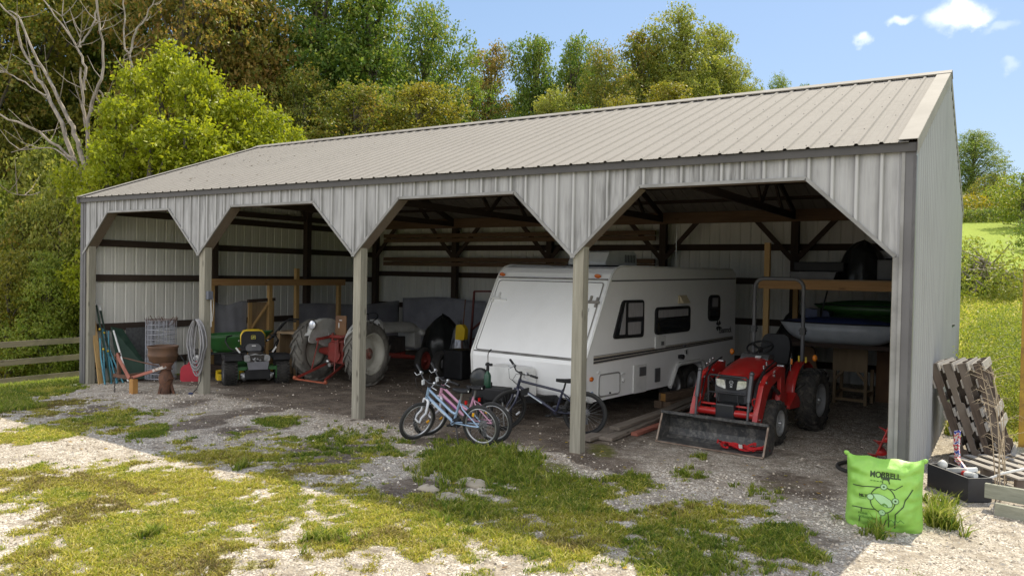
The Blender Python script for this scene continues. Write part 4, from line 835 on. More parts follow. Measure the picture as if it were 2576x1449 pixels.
def build_old_tractor():
    t = thing('farm_tractor', 'old grey farm tractor with red axle and cream rear rims seen from behind', 'tractor', (5.30, 2.60, 0), math.atan2(.125, .992))
    def rear(cx, s):
        w = tyre(t, (cx, .08, .605), .585, .28, .385, m_dusty, lugs=17, lug_h=.03); c = (cx, .08, .605)
        a = (s, 0, 0); r_ = M(); r_.lathe([(.40, -.11), (.405, .12), (.385, .125), (.345, .09), (.335, .04), (.30, -.02), (.25, -.01), (.16, .025), (.12, .03), (.001, .03)], c, a, 36); r_.build('rim', m_cream, w)
        h = M(); p = V3(c)+Vector((s*.03, 0, 0)); h.lathe([(.115, 0), (.112, .012), (.05, .014), (.045, .04), (.001, .042)], p, a, 20)
        for i in range(8):
            q = p+Vector((0, math.cos(i*math.pi/4+.2)*.085, math.sin(i*math.pi/4+.2)*.085)); h.lathe([(.020, 0), (.019, .02), (.001, .022)], q, a, 6)
        h.build('hub', paint('rusty_hub', (.22, .07, .05, 1), (.30, .25, .21, 1), .7, scale=14), w)
        k = M(); k.ell(V3(c)+Vector((s*.03, .10, .30)), (.012, .045, .025), 8); k.ell(V3(c)+Vector((s*.03, -.02, -.32)), (.012, .05, .025), 8); k.build('rim_clamp', m_cream, w)
    rear(-.15, 1); rear(-1.42, -1)
    # fenders: clamshells standing inside the tyres; the left one carries the lamp
    prof = [(-.46, .80), (-.44, .93), (-.34, 1.07), (-.18, 1.19), (.02, 1.245), (.24, 1.23), (.40, 1.15), (.50, 1.02), (.50, .90), (.42, .76), (.34, .62), (.26, .56), (.16, .58), (.02, .68), (-.18, .78), (-.36, .78)]
    for cx, sgn in ((-.34, -1), (-1.19, 1)):
        f = M(); f.prism(rpoly(prof, .05, 2), (cx, .06, 0), (0, 1, 0), (0, 0, 1), (.012, 0, 0)); 
        n = 12; pts = [( -.44, .93), (-.34, 1.07), (-.18, 1.19), (.02, 1.245), (.24, 1.23), (.40, 1.15), (.50, 1.02)]
        vs = []
        for y, z in pts: vs += [(cx+.006, y+.06, z), (cx-sgn*.0+ (-.15 if sgn > 0 else .15), y+.06, z-.015)]
        f.add(vs, [(2*i, 2*i+2, 2*i+3, 2*i+1) for i in range(len(pts)-1)], True)
        fo = f.build('fender', m_oldgrey, t, solid=.006)
        if sgn > 0:
            l = M(); q = Vector((cx+.03, -.30, 1.135)); l.lathe([(.001, .07), (.05, .06), (.078, .0), (.085, -.03), (.08, -.035)], q, (0, 1, 0), 22); lo = l.build('work_lamp', m_steel, t)
            l = M(); l.lathe([(.078, 0), (.05, -.012), (.001, -.018)], q+Vector((0, -.032, 0)), (0, 1, 0), 20); l.build('lens', m_lens, lo)
            k = M(); k.bar((cx+.016, -.02, .83), (cx+.016, .22, .86), .02, .02, (1, 0, 0)); k.box((cx+.018, .20, .91), (.02, .05, .08)); k.build('bracket', m_oldgrey, fo)
    # axle, gearbox, lift
    a = M(); a.cyl((-.30, .08, .605), (-.62, .08, .605), .055, .11, 18); a.cyl((-1.28, .08, .605), (-.96, .08, .605), .055, .11, 18); a.build('axle', m_oldred, t)
    g = M(); g.box((-.79, .16, .58), (.36, .46, .38)); g.box((-.79, .14, .79), (.28, .36, .08)); g.cyl((-.79, -.09, .56), (-.79, -.12, .56), .14, n=20); g.box((-.79, -.10, .70), (.22, .06, .2)); 
    for i in range(12): g.ell((-.79+.15*math.cos(i*.52), -.125, .56+.15*math.sin(i*.52)), .014, 6)
    g.cyl((-.62, -.02, .80), (-.62, -.02, .95), .03); g.cyl((-.92, .0, .80), (-.92, .0, .97), .025)
    g.build('gearbox', m_oldred, t)
    g = M(); g.cyl((-.98, .0, .90), (-.60, .0, .90), .035); 
    for x in (-.98, -.60): g.bar((x, .0, .90), (x-(.06 if x < -.8 else -.06), -.34, .86), .03, .05); 
    g.build('lift_arm', m_oldred, t)
    g = M()
    for x0, x1 in ((-1.00, -1.13), (-.58, -.47)): g.bar((x0*.9-.08, .0, .40), (x1, -.78, .17), .016, .045, (0, 0, 1)); g.bar((x0, -.33, .86), ((x0+x1)/2, -.44, .29), .016, .016)
    g.build('lower_link', m_oldred, t)
    g = M(); g.bar((-1.18, -.80, .15), (-.42, -.80, .12), .035, .025); g.ell((-1.16, -.80, .17), .04, 8); g.ell((-.44, -.80, .135), .04, 8); g.build('drawbar', m_orangesteel, t)
    k = M(); k.cyl((-.79, -.10, .38), (-.79, -.26, .38), .035); k.ell((-.90, -.16, .43), .05, 10); k.build('power_shaft', m_steel, t)
    # body
    e = M(); e.box((-.79, 1.15, .58), (.30, 1.6, .26)); e.box((-.79, 1.75, .62), (.34, .75, .34)); e.cyl((-.60, 1.55, .6), (-.56, 1.55, .6), .08); e.build('engine', m_greasy, t, bevel=.02)
    def hood(u, v):
        y = 1.18+1.42*u; a = (v-.5)*math.pi*1.0; w = .20+.02*math.sin(u*3); zt = 1.12-.05*u-.10*max(0, u-.8)**1.5*3
        return Vector((-.79+math.sin(a)*w, y+.06*math.cos(a)*(u > .85)*(u-.85)*5, zt-.17*(1-math.cos(a))-.04*abs(math.sin(a))))
    h = M(); h.grid(hood, 14, 13); h.build('hood', m_oldgrey, t, solid=.01)
    d = M(); d.prism(rpoly([(-.19, .86), (.19, .86), (.2, 1.12), (.12, 1.20), (-.12, 1.20), (-.2, 1.12)], .05), (-.79, 1.12, 0), (1, 0, 0), (0, 0, 1), (0, .10, 0)); d.build('dash', m_oldgrey, t, bevel=.02)
    n_ = M(); n_.prism([(2.44, .50), (2.40, .92), (2.55, .97), (2.68, .90), (2.70, .52)], (-1.0, 0, 0), (0, 1, 0), (0, 0, 1), (.42, 0, 0)); n_.build('nose', m_oldgrey, t, bevel=.05)
    for x in (-.52, -1.06): l = M(); l.lathe([(.001, -.08), (.06, -.06), (.078, .02), (.07, .035), (.001, .045)], (x, 2.62, .84), (0, 1, 0), 18); l.build('headlight', m_oldgrey, t)
    s = M(); cc = Vector((-.79, .98, 1.22)); ax = Vector((0, -.5, .87)).normalized(); ux = Vector((1, 0, 0)); uy = ax.cross(ux)
    s.tube([cc+ux*math.cos(i*.2244)*.20+uy*math.sin(i*.2244)*.20 for i in range(28)], .012, 8, closed=True); s.cyl(cc, cc-ax*.35, .016)
    for i in range(3): s.cyl(cc-ax*.03, cc+ux*math.cos(i*2.1)*.19+uy*math.sin(i*2.1)*.19, .008)
    s.build('steering_wheel', m_black, t)
    b = M(); b.box((-.80, .10, 1.10), (.26, .03, .42)); b.box((-.80, .28, 1.00), (.34, .34, .05)); b.build('seat', m_cardboard, t, bevel=.008)
    k = M(); k.box((-.84, .083, 1.12), (.02, .006, .10)); k.box((-.80, .083, 1.22), (.06, .006, .02)); k.build('seat_label', m_whitetrim, t)
    f = M(); f.cyl((-.20, 2.10, .33), (-1.38, 2.10, .33), .035); f.bar((-.79, 2.15, .36), (-.79, 2.15, .52), .2, .15, (0, 1, 0)); f.bar((-.30, 2.08, .36), (-.62, 1.3, .48), .04, .05); f.bar((-1.28, 2.08, .36), (-.96, 1.3, .48), .04, .05); f.build('front_axle', m_oldred, t)
    for x, s_ in ((-.14, 1), (-1.44, -1)):
        w = tyre(t, (x, 2.10, .285), .285, .15, .19, m_rubber); disc_rim(w, (x, 2.10, .285), .185, .15, m_oldred, s_, .06)
build_old_tractor()
# ------------------------------------------------------------------ riding mower seen from behind: x right, y forward
m_green = paint('green_paint', (.02, .10, .022, 1), (.018, .08, .02, 1), .4)
m_yellow2 = paint('yellow_shell', (.68, .46, .01, 1), (.6, .4, .01, 1), .4)
m_heat = paint('grey_shield', (.15, .15, .17, 1), (.12, .12, .13, 1), .5)
m_alu = paint('cast_alloy', (.42, .42, .42, 1), (.22, .22, .22, 1), .5, .6, scale=18)
def build_mower():
    t = thing('riding_mower', 'black seated riding mower with yellow seat edge and green frame seen from behind', 'lawn mower', (3.40, 1.46, 0), math.atan2(.86, .5))
    for s in (-1, 1):
        w = tyre(t, (s*.475, 0, .25), .25, .25, .13, m_rubber, lugs=0); disc_rim(w, (s*.475, 0, .25), .125, .25, m_darkgrey, s, .05)
        tr_ = M()
        for i in range(26):
            for j in range(4): a = 2*math.pi*(i+.5*(j % 2))/26; tr_.box((s*.475-.095+j*.063, math.cos(a)*.252, .25+math.sin(a)*.252), (.05, .03, .018), Matrix.Rotation(a-math.pi/2, 3, 'X'))
        tr_.build('tread', m_rubber, w)
        w = tyre(t, (s*.40, 1.25, .13), .13, .12, .06, m_rubber)
        f = M(); f.prism(rpoly([(-.26, .46), (.30, .50), (.30, .56), (-.2, .58)], .04), (s*.44-.15, 0, 0), (0, 1, 0), (0, 0, 1), (.30, 0, 0)); f.build('fender', m_black, t, bevel=.02)
        l = M(); l.tube([(s*.30, .30, .58), (s*.44, .38, .66), (s*.50, .46, .78), (s*.46, .55, .86), (s*.36, .62, .88)], .015, 8); l.build('lap_bar', m_black, t)
        b = M(); b.bar((s*.30, -.02, .60), (s*.37, .0, .70), .03, .012, (0, 1, 0)); b.build('strap_tab', m_whitetrim, t)
        k = M(); k.ell((s*.27, .30, .80), .018, 8); k.build('seat_bolt', m_steel, t)
        m = M(); m.ell((s*.24, -.12, .17), (.07, .08, .07), 12, jit=.3); m.ell((s*.22, -.08, .12), (.05, .06, .05), 10, jit=.3); m.cyl((s*.30, -.15, .20), (s*.18, -.15, .20), .03); m.build('hydro_drive', m_alu, t)
    fr_ = M(); fr_.box((0, .45, .32), (.62, 1.2, .06)); fr_.b2((-.345, -.20, .285), (-.20, -.15, .345)); fr_.b2((.20, -.20, .285), (.345, -.15, .345)); 
    for s in (-1, 1): fr_.b2((s*.345-.012, -.20, .12), (s*.345+.012, -.14, .345)); fr_.cyl((s*.345, -.18, .12), (s*.345, -.18, .36), .012)
    fr_.build('frame', m_green, t, bevel=.006)
    k = M(); k.box((0, -.16, .205), (.46, .14, .19)); k.build('bumper_box', m_black, t, bevel=.02)
    h = M(); h.prism([(-.20, .445), (.20, .445), (.175, .30), (-.175, .30)], (0, -.29, 0), (1, 0, 0), (0, .12, 1), (0, .012, 0)); ho = h.build('heat_shield', m_heat, t, bevel=.004)
    k = M(); k.bar((-.035, -.20, .365), (-.01, -.20, .36), .012, .006, (0, 1, 0)); k.bar((-.012, -.20, .362), (-.008, -.20, .335), .010, .006, (0, 1, 0)); k.build('hook', m_whitetrim, ho)
    e = M(); e.box((0, .02, .47), (.28, .30, .16)); e.cyl((0, .04, .52), (0, .04, .60), .14); 
    e.build('engine', m_greasy, t, bevel=.02)
    for s in (-1, 1):
        e = M(); e.prism(rpoly([(s*.12, .44), (s*.235, .44), (s*.235, .55), (s*.14, .57)], .03), (0, -.14, 0), (1, 0, 0), (0, 0, 1), (0, .14, 0))
        for i in range(4): e.box((s*.185, -.145, .455+i*.025), (.10, .012, .008))
        e.build('cylinder_head', m_alu, t, bevel=.008)
    e = M(); rr = random.Random(3)
    for i in range(9): e.ell((rr.uniform(-.08, .08), -.15, rr.uniform(.43, .50)), rr.uniform(.012, .03), 7)
    e.tube([(-.12, -.13, .56), (-.04, -.16, .58), (.05, -.15, .56), (.12, -.13, .57)], .012, 6); e.build('carburettor', m_alu, t)
    s = M(); s.prism(rpoly([(-.19, .60), (.19, .60), (.225, .72), (.22, .90), (.16, .975), (-.16, .975), (-.22, .90), (-.225, .72)], .06), (0, .22, 0), (1, 0, 0), (0, .18, 1), (0, .10, 0)); so = s.build('seat_back', m_black, t, bevel=.035)
    y_ = M(); pts = [(-.222, .72), (-.217, .90), (-.17, .972), (-.1, .985), (.1, .985), (.17, .972), (.217, .90), (.222, .72)]
    y_.tube([(x, .26+.18*z, z) for x, z in pts], [.012, .02, .026, .028, .028, .026, .02, .012], 8); y_.build('seat_edge', m_yellow2, so)
    c_ = M(); c_.prism(rpoly([(-.14, .60), (.14, .60), (.15, .68), (.09, .735), (-.09, .735), (-.15, .68)], .03), (0, .17, 0), (1, 0, 0), (0, .18, 1), (0, .06, 0)); c_.build('seat_hinge', m_darkgrey, t, bevel=.015)
    l = M(); l.box((0, .275, .70), (.075, .006, .02)); l.build('seat_label', m_whitetrim, t)
    s = M(); s.box((0, .52, .62), (.42, .44, .10)); s.build('seat', m_black, t, bevel=.04)
    em = M(); q = (0, .352-.014, .86); em.prism(rpoly([(-.042, -.038), (.042, -.038), (.042, .038), (-.042, .038)], .014), q, (1, 0, 0), (0, .18, 1), (0, -.004, 0)); eo = em.build('badge', m_green, so)
    em = M(); em.tube([(x, q[1]-.005+.18*z, q[2]+z) for x, z in rpoly([(-.040, -.036), (.040, -.036), (.040, .036), (-.040, .036)], .014)], .0042, 5, closed=True)
    em.prism([(-.028, -.010), (-.018, .004), (-.004, .006), (.008, .016), (.012, .026), (.018, .020), (.026, .014), (.016, .008), (.014, -.002), (.028, -.014), (.018, -.012), (.006, -.006), (-.008, -.008), (-.020, -.020), (-.016, -.008)], (q[0], q[1]-.004, q[2]), (1, 0, 0), (0, .18, 1), (0, -.003, 0)); em.build('badge_mark', m_yellow2, eo)
    d = M(); d.prism(rpoly([(-.62, .35), (.58, .35), (.58, 1.0), (-.62, 1.0)], .12), (0, 0, .06), (1, 0, 0), (0, 1, 0), (0, 0, .11)); d.prism(rpoly([(-.66, .30), (-.5, .28), (-.48, .60), (-.66, .60)], .03), (0, 0, .05), (1, 0, 0), (0, 1, 0), (0, 0, .12)); d.build('mower_deck', m_yellow2, t, bevel=.02)
    b = M(); b.box((0, 1.0, .34), (.5, .4, .12)); b.build('foot_plate', m_black, t, bevel=.02)
    o_ = M(); o_.tube([(-.32, .25, .62), (-.32, .25, .66), (-.26, .25, .66), (-.26, .25, .62)], .008, 6); o_.build('tow_hook', m_orangesteel, t)
    w_ = M(); w_.tube([(.33, .1, .60), (.38, .2, .72), (.46, .3, .82), (.5, .42, .80), (.44, .5, .7)], .008, 6); w_.build('cable', m_black, t)
build_mower()
# ------------------------------------------------------------------ bicycles: x forward, y to the rider's left, origin under the rear hub
m_tyre = paint('bike_tyre', (.02, .02, .02, 1), (.035, .034, .032, 1), .85)
m_alum = paint('bike_alloy', (.55, .56, .57, 1), (.42, .43, .44, 1), .3, .8)
m_refl = paint('amber_reflector', (.80, .42, .02, 1), (.7, .33, .02, 1), .25)
m_redrefl = paint('red_reflector', (.6, .015, .015, 1), (.5, .012, .012, 1), .2)
m_whiterefl = paint('white_reflector', (.75, .77, .78, 1), (.6, .62, .63, 1), .2)
def bicycle(name, label, rear, front, R_, steer, lean, col, col2, style):
    dx, dy = front[0]-rear[0], front[1]-rear[1]; wb = math.hypot(dx, dy)
    t = thing('bicycle', label, 'bicycle', (rear[0], rear[1], gzf(*rear)+.005), 0, None, (lean, 0, math.atan2(dy, dx)))
    ax = (0, 1, 0)
    def wheel(c, par, fr):
        w = M(); w.lathe([(R_-.045, -.013), (R_-.03, -.021), (R_-.010, -.017), (R_, 0), (R_-.010, .017), (R_-.03, .021), (R_-.045, .013), (R_-.045, -.013)], c, ax, 40); wo = w.build('wheel', m_tyre, par)
        r_ = M(); r_.lathe([(R_-.046, -.013), (R_-.060, -.010), (R_-.064, 0), (R_-.060, .010), (R_-.046, .013), (R_-.044, 0), (R_-.046, -.013)], c, ax, 40); r_.build('rim', m_alum if style != 'flat' else m_black, wo)
        s = M(); c_ = V3(c)
        for i in range(24):
            a = 2*math.pi*i/24; sd = .028 if i % 2 else -.028; b_ = a+(.5 if (i//2) % 2 else -.5)
            s.tube([c_+Vector((math.cos(b_)*.018, sd, math.sin(b_)*.018)), c_+Vector((math.cos(a)*(R_-.06), 0, math.sin(a)*(R_-.06)))], .0011, 4, caps=False)
        s.cyl(c_+Vector((0, -.045, 0)), c_+Vector((0, .045, 0)), .018, n=12); s.build('spokes', m_steel, wo)
        q = M(); a = 3.6 if fr else .9; q.box(c_+Vector((math.cos(a)*(R_*.62), 0, math.sin(a)*(R_*.62))), (.03, .016, .05) if style != 'flat' else (.025, .016, .07), Matrix.Rotation(-a*.3, 3, 'Y')); q.build('reflector', m_refl if style != 'flat' else m_whiterefl, wo, bevel=.004)
        return wo
    wheel((0, 0, R_), t, False)
    hb = Vector((wb-.17, 0, R_*2.0+.03)); ht = hb+Vector((-.035, 0, .12)); bb = Vector((.40, 0, R_+(-.0))); st_ = Vector((.28, 0, R_*2+.04))
    if style == 'flat': st_ = Vector((.30, 0, R_*2+.01)); hb = Vector((wb-.15, 0, R_*2.0+.02)); ht = hb+Vector((-.03, 0, .10))
    f = M(); rt = .017
    f.cyl(hb-Vector((-.008, 0, .02)), ht+Vector((-.004, 0, .012)), .021)
    f.tube([hb+Vector((0, 0, .01)), bb], .021, 10); f.cyl(bb+Vector((0, -.04, 0)), bb+Vector((0, .04, 0)), .025)
    f.tube([bb, st_], rt, 10)
    if style == 'flat': f.tube([ht-Vector((0, 0, .02)), st_-Vector((-.006, 0, .03))], .018, 10)
    else:
        m1 = bb.lerp(st_, .40); f.tube([ht-Vector((0, 0, .02)), ht.lerp(m1, .55)-Vector((.0, 0, .035)), ht.lerp(m1, .82)-Vector((0, 0, .04)), m1+Vector((.03, 0, -.005)), m1], .018, 10)
    for s in (-1, 1):
        f.tube([bb+Vector((-.03, s*.02, 0)), Vector((.12, s*.055, R_)), Vector((0, s*.058, R_))], .011, 8); f.tube([st_-Vector((0, 0, .05)), st_+Vector((-.05, s*.05, -.10)), Vector((0, s*.058, R_))], .009, 8)
    fo = f.build('frame', col, t)
    dc = M(); d_ = (bb-hb).normalized(); q = hb.lerp(bb, .45)
    for s in (-1, 1): dc.bar(q-d_*.12+Vector((0, s*.0205, 0)), q+d_*.12+Vector((0, s*.0205, 0)), .003, .016, (0, 0, 1))
    dc.build('frame_decal', col2, fo)
    # cranks, chain guard, gears
    c_ = M(); c_.lathe([(.085, -.003), (.085, .003), (.06, .003), (.03, .006), (.001, .006)], bb+Vector((0, -.052, 0)), ax, 28)
    ca = R(-35); ar = Vector((math.cos(ca), 0, math.sin(ca)))*.15
    c_.bar(bb+Vector((0, -.065, 0)), bb+ar+Vector((0, -.07, 0)), .012, .022, ax); c_.bar(bb+Vector((0, .05, 0)), bb-ar+Vector((0, .06, 0)), .012, .022, ax); co = c_.build('crank', m_blkgloss, t)
    for s, a in ((-1, ar), (1, -ar)): p = M(); p.box(bb+a+Vector((0, s*.12, 0)), (.085, .085, .02)); p.build('pedal', m_black, co, bevel=.004)
    g = M(); g.lathe([(.06, -.012), (.055, .0), (.045, .006), (.03, .014), (.001, .014)], (0, -.05, R_), ax, 22); g.box((-.01, -.06, R_-.11), (.05, .02, .09)); g.build('rear_gears', m_darkgrey, t)
    ch = M()
    for z0, z1 in ((.062, .084), (-.06, -.084)): ch.bar((0, -.052, R_+z0), (bb.x, -.052, bb.z+z1), .006, .010, ax)
    ch.build('chain', m_darkgrey, t)
    s = M(); tp = st_+Vector((-.03, 0, .09)); s.cyl(st_-Vector((0, 0, .02)), tp, .013); s.build('seat_post', m_alum if style != 'flat' else m_black, t)
    def sad(u, v):
        a = (v)*2*math.pi; x = tp.x-.13+.26*u; w = .065*(1-u)**.6*(1 if u < .95 else .6)+.018; hh = .025+.012*(1-u)
        return Vector((x, math.cos(a)*w*(.25 if u < .02 else 1), tp.z+.03+math.sin(a)*hh*.8+.02*(u-.5)**2+.02*(u < .3)*(.3-u)*2))
    sd = M(); sd.grid(sad, 12, 17); sd.build('saddle', m_black, t, solid=.004)
    if style != 'flat':
        sl_ = M(); sl_.box((tp.x-.10, .05, tp.z+.045), (.06, .006, .02)); sl_.build('saddle_stripe', m_whitetrim, t)
        r_ = M(); r_.box((-.02+st_.x-.06, 0, st_.z-.03), (.02, .035, .045)); r_.build('rear_reflector', m_redrefl, t)
        k = M(); k.cyl(bb+Vector((-.06, .04, -.02)), bb+Vector((-.16, .17, -R_+.01)), .007); k.build('kickstand', m_blkgloss, t)
    # steering parts turn about the head tube
    sa = (ht-hb).normalized(); Rm = Matrix.Rotation(steer, 3, sa); tr_ = lambda p: hb+Rm @ (V3(p)-hb)
    wc = Vector((wb, 0, R_)); base = Matrix.Translation(hb) @ Rm.to_4x4() @ Matrix.Translation(-hb)
    k = M(); crown = hb+Vector((.005, 0, -.035))
    k.cyl(tr_(hb-Vector((0, 0, .03))), tr_(hb), .02)
    for s_ in (-1, 1): k.tube([tr_(p) for p in (crown+Vector((-.0, s_*.0, .005)), crown+Vector((.01, s_*.048, -.01)), crown+Vector((.06, s_*.052, -.16)), wc+Vector((-.03, s_*.052, .06)), wc+Vector((0, s_*.052, 0)))], [.020, .020, .017, .013, .011], 8)
    k.build('fork', paint('white_fork', (.66, .67, .70, 1), (.58, .59, .62, 1), .35) if style == 'blue' else (col if style == 'flat' else paint('pale_fork', (.55, .52, .56, 1), None, .35)), t)
    w = wheel(tuple(wc), t, True); w.matrix_basis = base
    hz = .11 if style != 'flat' else .10; sp = ht+Vector((-.02, 0, hz)); rise = .03
    h = M(); h.tube([tr_(ht), tr_(sp)], .014, 10); h.tube([tr_(sp), tr_(sp+Vector((.05, 0, .01)))], .014, 8); c0 = sp+Vector((.05, 0, .01))
    h.tube([tr_(c0+Vector(p)) for p in ((-.07, -.34, rise+.01), (-.03, -.18, rise), (0, -.07, .0), (0, .07, 0), (-.03, .18, rise), (-.07, .34, rise+.01))], .011, 8); ho = h.build('handlebar', m_blkgloss, t)
    for s_ in (-1, 1):
        g = M(); g.tube([tr_(c0+Vector((-.048, s_*.235, rise+.002))), tr_(c0+Vector((-.075, s_*.355, rise+.012)))], .017, 8); g.build('grip', m_black, ho)
        g = M(); g.tube([tr_(c0+Vector((-.02, s_*.16, rise-.005))), tr_(c0+Vector((.03, s_*.18, rise-.02))), tr_(c0+Vector((.01, s_*.27, rise-.03)))], .006, 6); g.cyl(tr_(c0+Vector((-.03, s_*.15, rise))), tr_(c0+Vector((-.034, s_*.18, rise+.002))), .022, n=10); g.build('brake_lever', m_alum, ho)
    cb = M()
    for s_ in (-1, 1): cb.tube([tr_(c0+Vector((0, s_*.16, rise-.01))), tr_(c0+Vector((.10, s_*.10, .03))), tr_(c0+Vector((.12, s_*.04, -.08))), hb+Vector((.04, s_*.02, .05)), hb+Vector((-.05, s_*.02, -.02))], .0035, 5)
    cb.build('cable', m_black, t)
    if style != 'flat':
        p = M(); p.box(tr_(c0+Vector((.045, 0, .0))), (.012, .05, .06)); p.build('front_reflector', m_whiterefl, ho)
    else:
        bg = M(); bg.prism(rpoly([(0, 0), (.13, 0), (.11, -.09), (.02, -.10)], .02), hb+Vector((-.16, -.022, -.005)), (1, 0, -.3), (0, 0, 1), (0, .045, 0)); bg.build('frame_bag', m_black, t, bevel=.01)
    return t
m_bblue = paint('pale_blue_frame', (.31, .43, .58, 1), (.26, .37, .52, 1), .25, .2, coat=.4)
m_bpink = paint('pink_frame', (.62, .33, .45, 1), (.56, .28, .40, 1), .3, coat=.3)
m_bnavy = paint('navy_frame', (.02, .022, .05, 1), (.017, .019, .04, 1), .3, coat=.4)
m_dpurple = paint('purple_decal', (.28, .06, .30, 1), None, .4); m_dwhite = paint('pale_decal', (.5, .56, .62, 1), None, .4)
bicycle('bicycle', 'pale blue step-through bicycle with white fork, nearest of the bicycles', (9.97, -.42), (9.02, -.50), .27, 1.15, -.14, m_bblue, m_dwhite, 'blue')
bicycle('bicycle', 'pink step-through bicycle standing behind the pale blue bicycle', (9.93, -.08), (8.97, -.16), .27, 1.12, -.12, m_bpink, m_dpurple, 'pink')
bicycle('bicycle', 'dark navy mountain bicycle standing behind the wooden post', (10.69, .98), (9.67, .62), .305, .80, -.05, m_bnavy, m_dwhite, 'flat')
# ------------------------------------------------------------------ trees
TREES = [
 (-16.36, 33.20, 15.71, 3.98, 'B', 'dark', 'low dark tree filling in behind the slender bronze tree on its left'),
 (-16.13, 36.88, 14.26, 4.49, 'C', 'green', 'low green tree in the gap behind the slender bronze tree'),
 (-13.39, 37.47, 15.65, 3.59, 'B', 'dark', 'low dark tree closing the foot of the narrow sky gap'),
 (-10.43, 41.80, 18.08, 4.86, 'C', 'green', 'green tree standing back between the two green trees and the gold ones'),
 (-6.12, 44.58, 17.57, 5.43, 'A', 'dark', 'dark green tree standing back behind the airy high tree'),
 (-3.19, 46.41, 14.79, 4.58, 'B', 'green', 'green tree standing back at the right shoulder of the wood'),
 (-24.13, 23.55, 19.25, 4.66, 'C', 'dark', 'dark tree standing far back between the rusty trees and the tallest oak'),
 (-18.20, 29.69, 17.68, 5.62, 'A', 'dark', 'dark tree standing far back behind the big ragged oak'),
 (-0.83, 50.28, 12.56, 2.67, 'C', 'green', 'low green tree tailing off the right end of the wood'),
 (-18.47, 5.82, 19.13, 5.06, 'A', 'olive', 'olive brown tree rising past the left picture edge behind the bare tree'),
 (-19.98, 8.41, 19.57, 5.06, 'B', 'gold', 'brown and gold tree standing behind the leaning bare limbs'),
 (-21.37, 11.14, 21.82, 4.78, 'C', 'green', 'olive tree between the bare limbs, far up the slope'),
 (-20.18, 13.11, 22.89, 5.29, 'A', 'green', 'dark green tree behind the forked bare trunk'),
 (-15.21, 12.66, 19.98, 5.04, 'B', 'brown', 'rusty brown tree above the bright lime saplings'),
 (-14.97, 15.18, 19.69, 4.60, 'C', 'brown', 'reddish brown tree at the right side of the lime saplings'),
 (-19.77, 17.99, 16.84, 3.98, 'A', 'green', 'green crown showing through below the rusty trees'),
 (-19.83, 21.48, 15.81, 3.82, 'B', 'dark', 'dark green tree filling the sky gap beside the tallest oak'),
 (-13.37, 18.58, 19.80, 5.24, 'A', 'green', 'tallest green oak behind the roof, its top cut by the frame'),
 (-11.20, 19.93, 18.12, 4.46, 'C', 'green', 'big green oak with a ragged right side against the sky'),
 (-11.34, 24.58, 17.78, 4.50, 'B', 'green', 'green oak with stepped branches left of the narrow sky gap'),
 (-10.76, 15.33, 12.02, 3.47, 'B', 'olive', 'low brown tree in front of the tallest green oak'),
 (-8.00, 15.90, 11.36, 3.88, 'A', 'olive', 'olive gold tree rising from the roof ridge below the big oak'),
 (-6.37, 18.14, 11.38, 4.17, 'C', 'gold', 'gold brown bushy tree over the middle of the roof ridge'),
 (-10.69, 29.74, 17.36, 2.58, 'D', 'brown', 'slender bronze tree standing alone in the sky gap'),
 (-13.77, 32.50, 16.74, 2.30, 'D', 'dark', 'thin dark tree tucked left of the slender bronze tree'),
 (-8.77, 28.48, 11.97, 2.47, 'B', 'green', 'small green tree at the foot of the slender bronze tree'),
 (-8.42, 31.19, 17.10, 3.29, 'C', 'green', 'dark green round topped tree right of the sky gap'),
 (-7.59, 34.10, 17.20, 3.43, 'A', 'green', 'second green tree right of the sky gap, paler on top'),
 (-5.64, 28.14, 12.67, 2.36, 'D', 'green2', 'light green young tree in front of the two green trees'),
 (-4.13, 31.52, 14.22, 3.37, 'B', 'olive', 'olive gold tree in the middle of the right hand group'),
 (-4.09, 36.35, 16.45, 3.92, 'C', 'olive', 'tall olive tree with dark heart behind the gold trees'),
 (-1.85, 37.81, 16.62, 4.17, 'A', 'green2', 'highest tree of the right hand group with airy top'),
 (-0.94, 40.76, 15.59, 3.58, 'C', 'green2', 'airy green tree on the right shoulder of the highest one'),
 (-1.60, 28.32, 9.79, 3.47, 'B', 'gold', 'golden tree low over the roof ridge'),
 (0.24, 30.71, 10.34, 3.56, 'C', 'gold', 'golden bushy tree below the highest tree'),
 (0.31, 41.50, 12.61, 3.32, 'B', 'green2', 'last full tree on the right end of the wood'),
 (-1.39, 59.47, 14.34, 2.70, 'B', 'dark', 'small dark far tree poking over the ridge'),
 (-0.29, 64.93, 14.04, 1.79, 'C', 'dark', 'smallest far tree poking over the ridge at right'),
 (-2.04, 25.64, 9.33, 2.52, 'A', 'green', 'short green tree just above the ridge left of the gold trees'),
 (-17.43, 18.20, 12.38, 4.09, 'A', 'olive', 'brown tree seen between saplings and oak'),
]
SAPLINGS = [
 (-7.88, 5.24, 8.64, 1.84),
 (-8.29, 6.19, 9.90, 1.92),
 (-8.53, 7.24, 10.98, 2.26),
 (-6.95, 7.05, 10.13, 1.92),
 (-7.05, 8.17, 9.88, 2.26),
 (-6.25, 8.67, 9.31, 2.26),
 (-5.45, 9.16, 8.61, 1.99),
 (-5.60, 10.24, 8.22, 1.52),
 (-6.47, 5.53, 7.89, 2.28),
 (-5.92, 7.07, 7.97, 2.50),
 (-5.06, 8.21, 7.78, 2.04),
 (-7.07, 4.54, 7.09, 1.64),
]
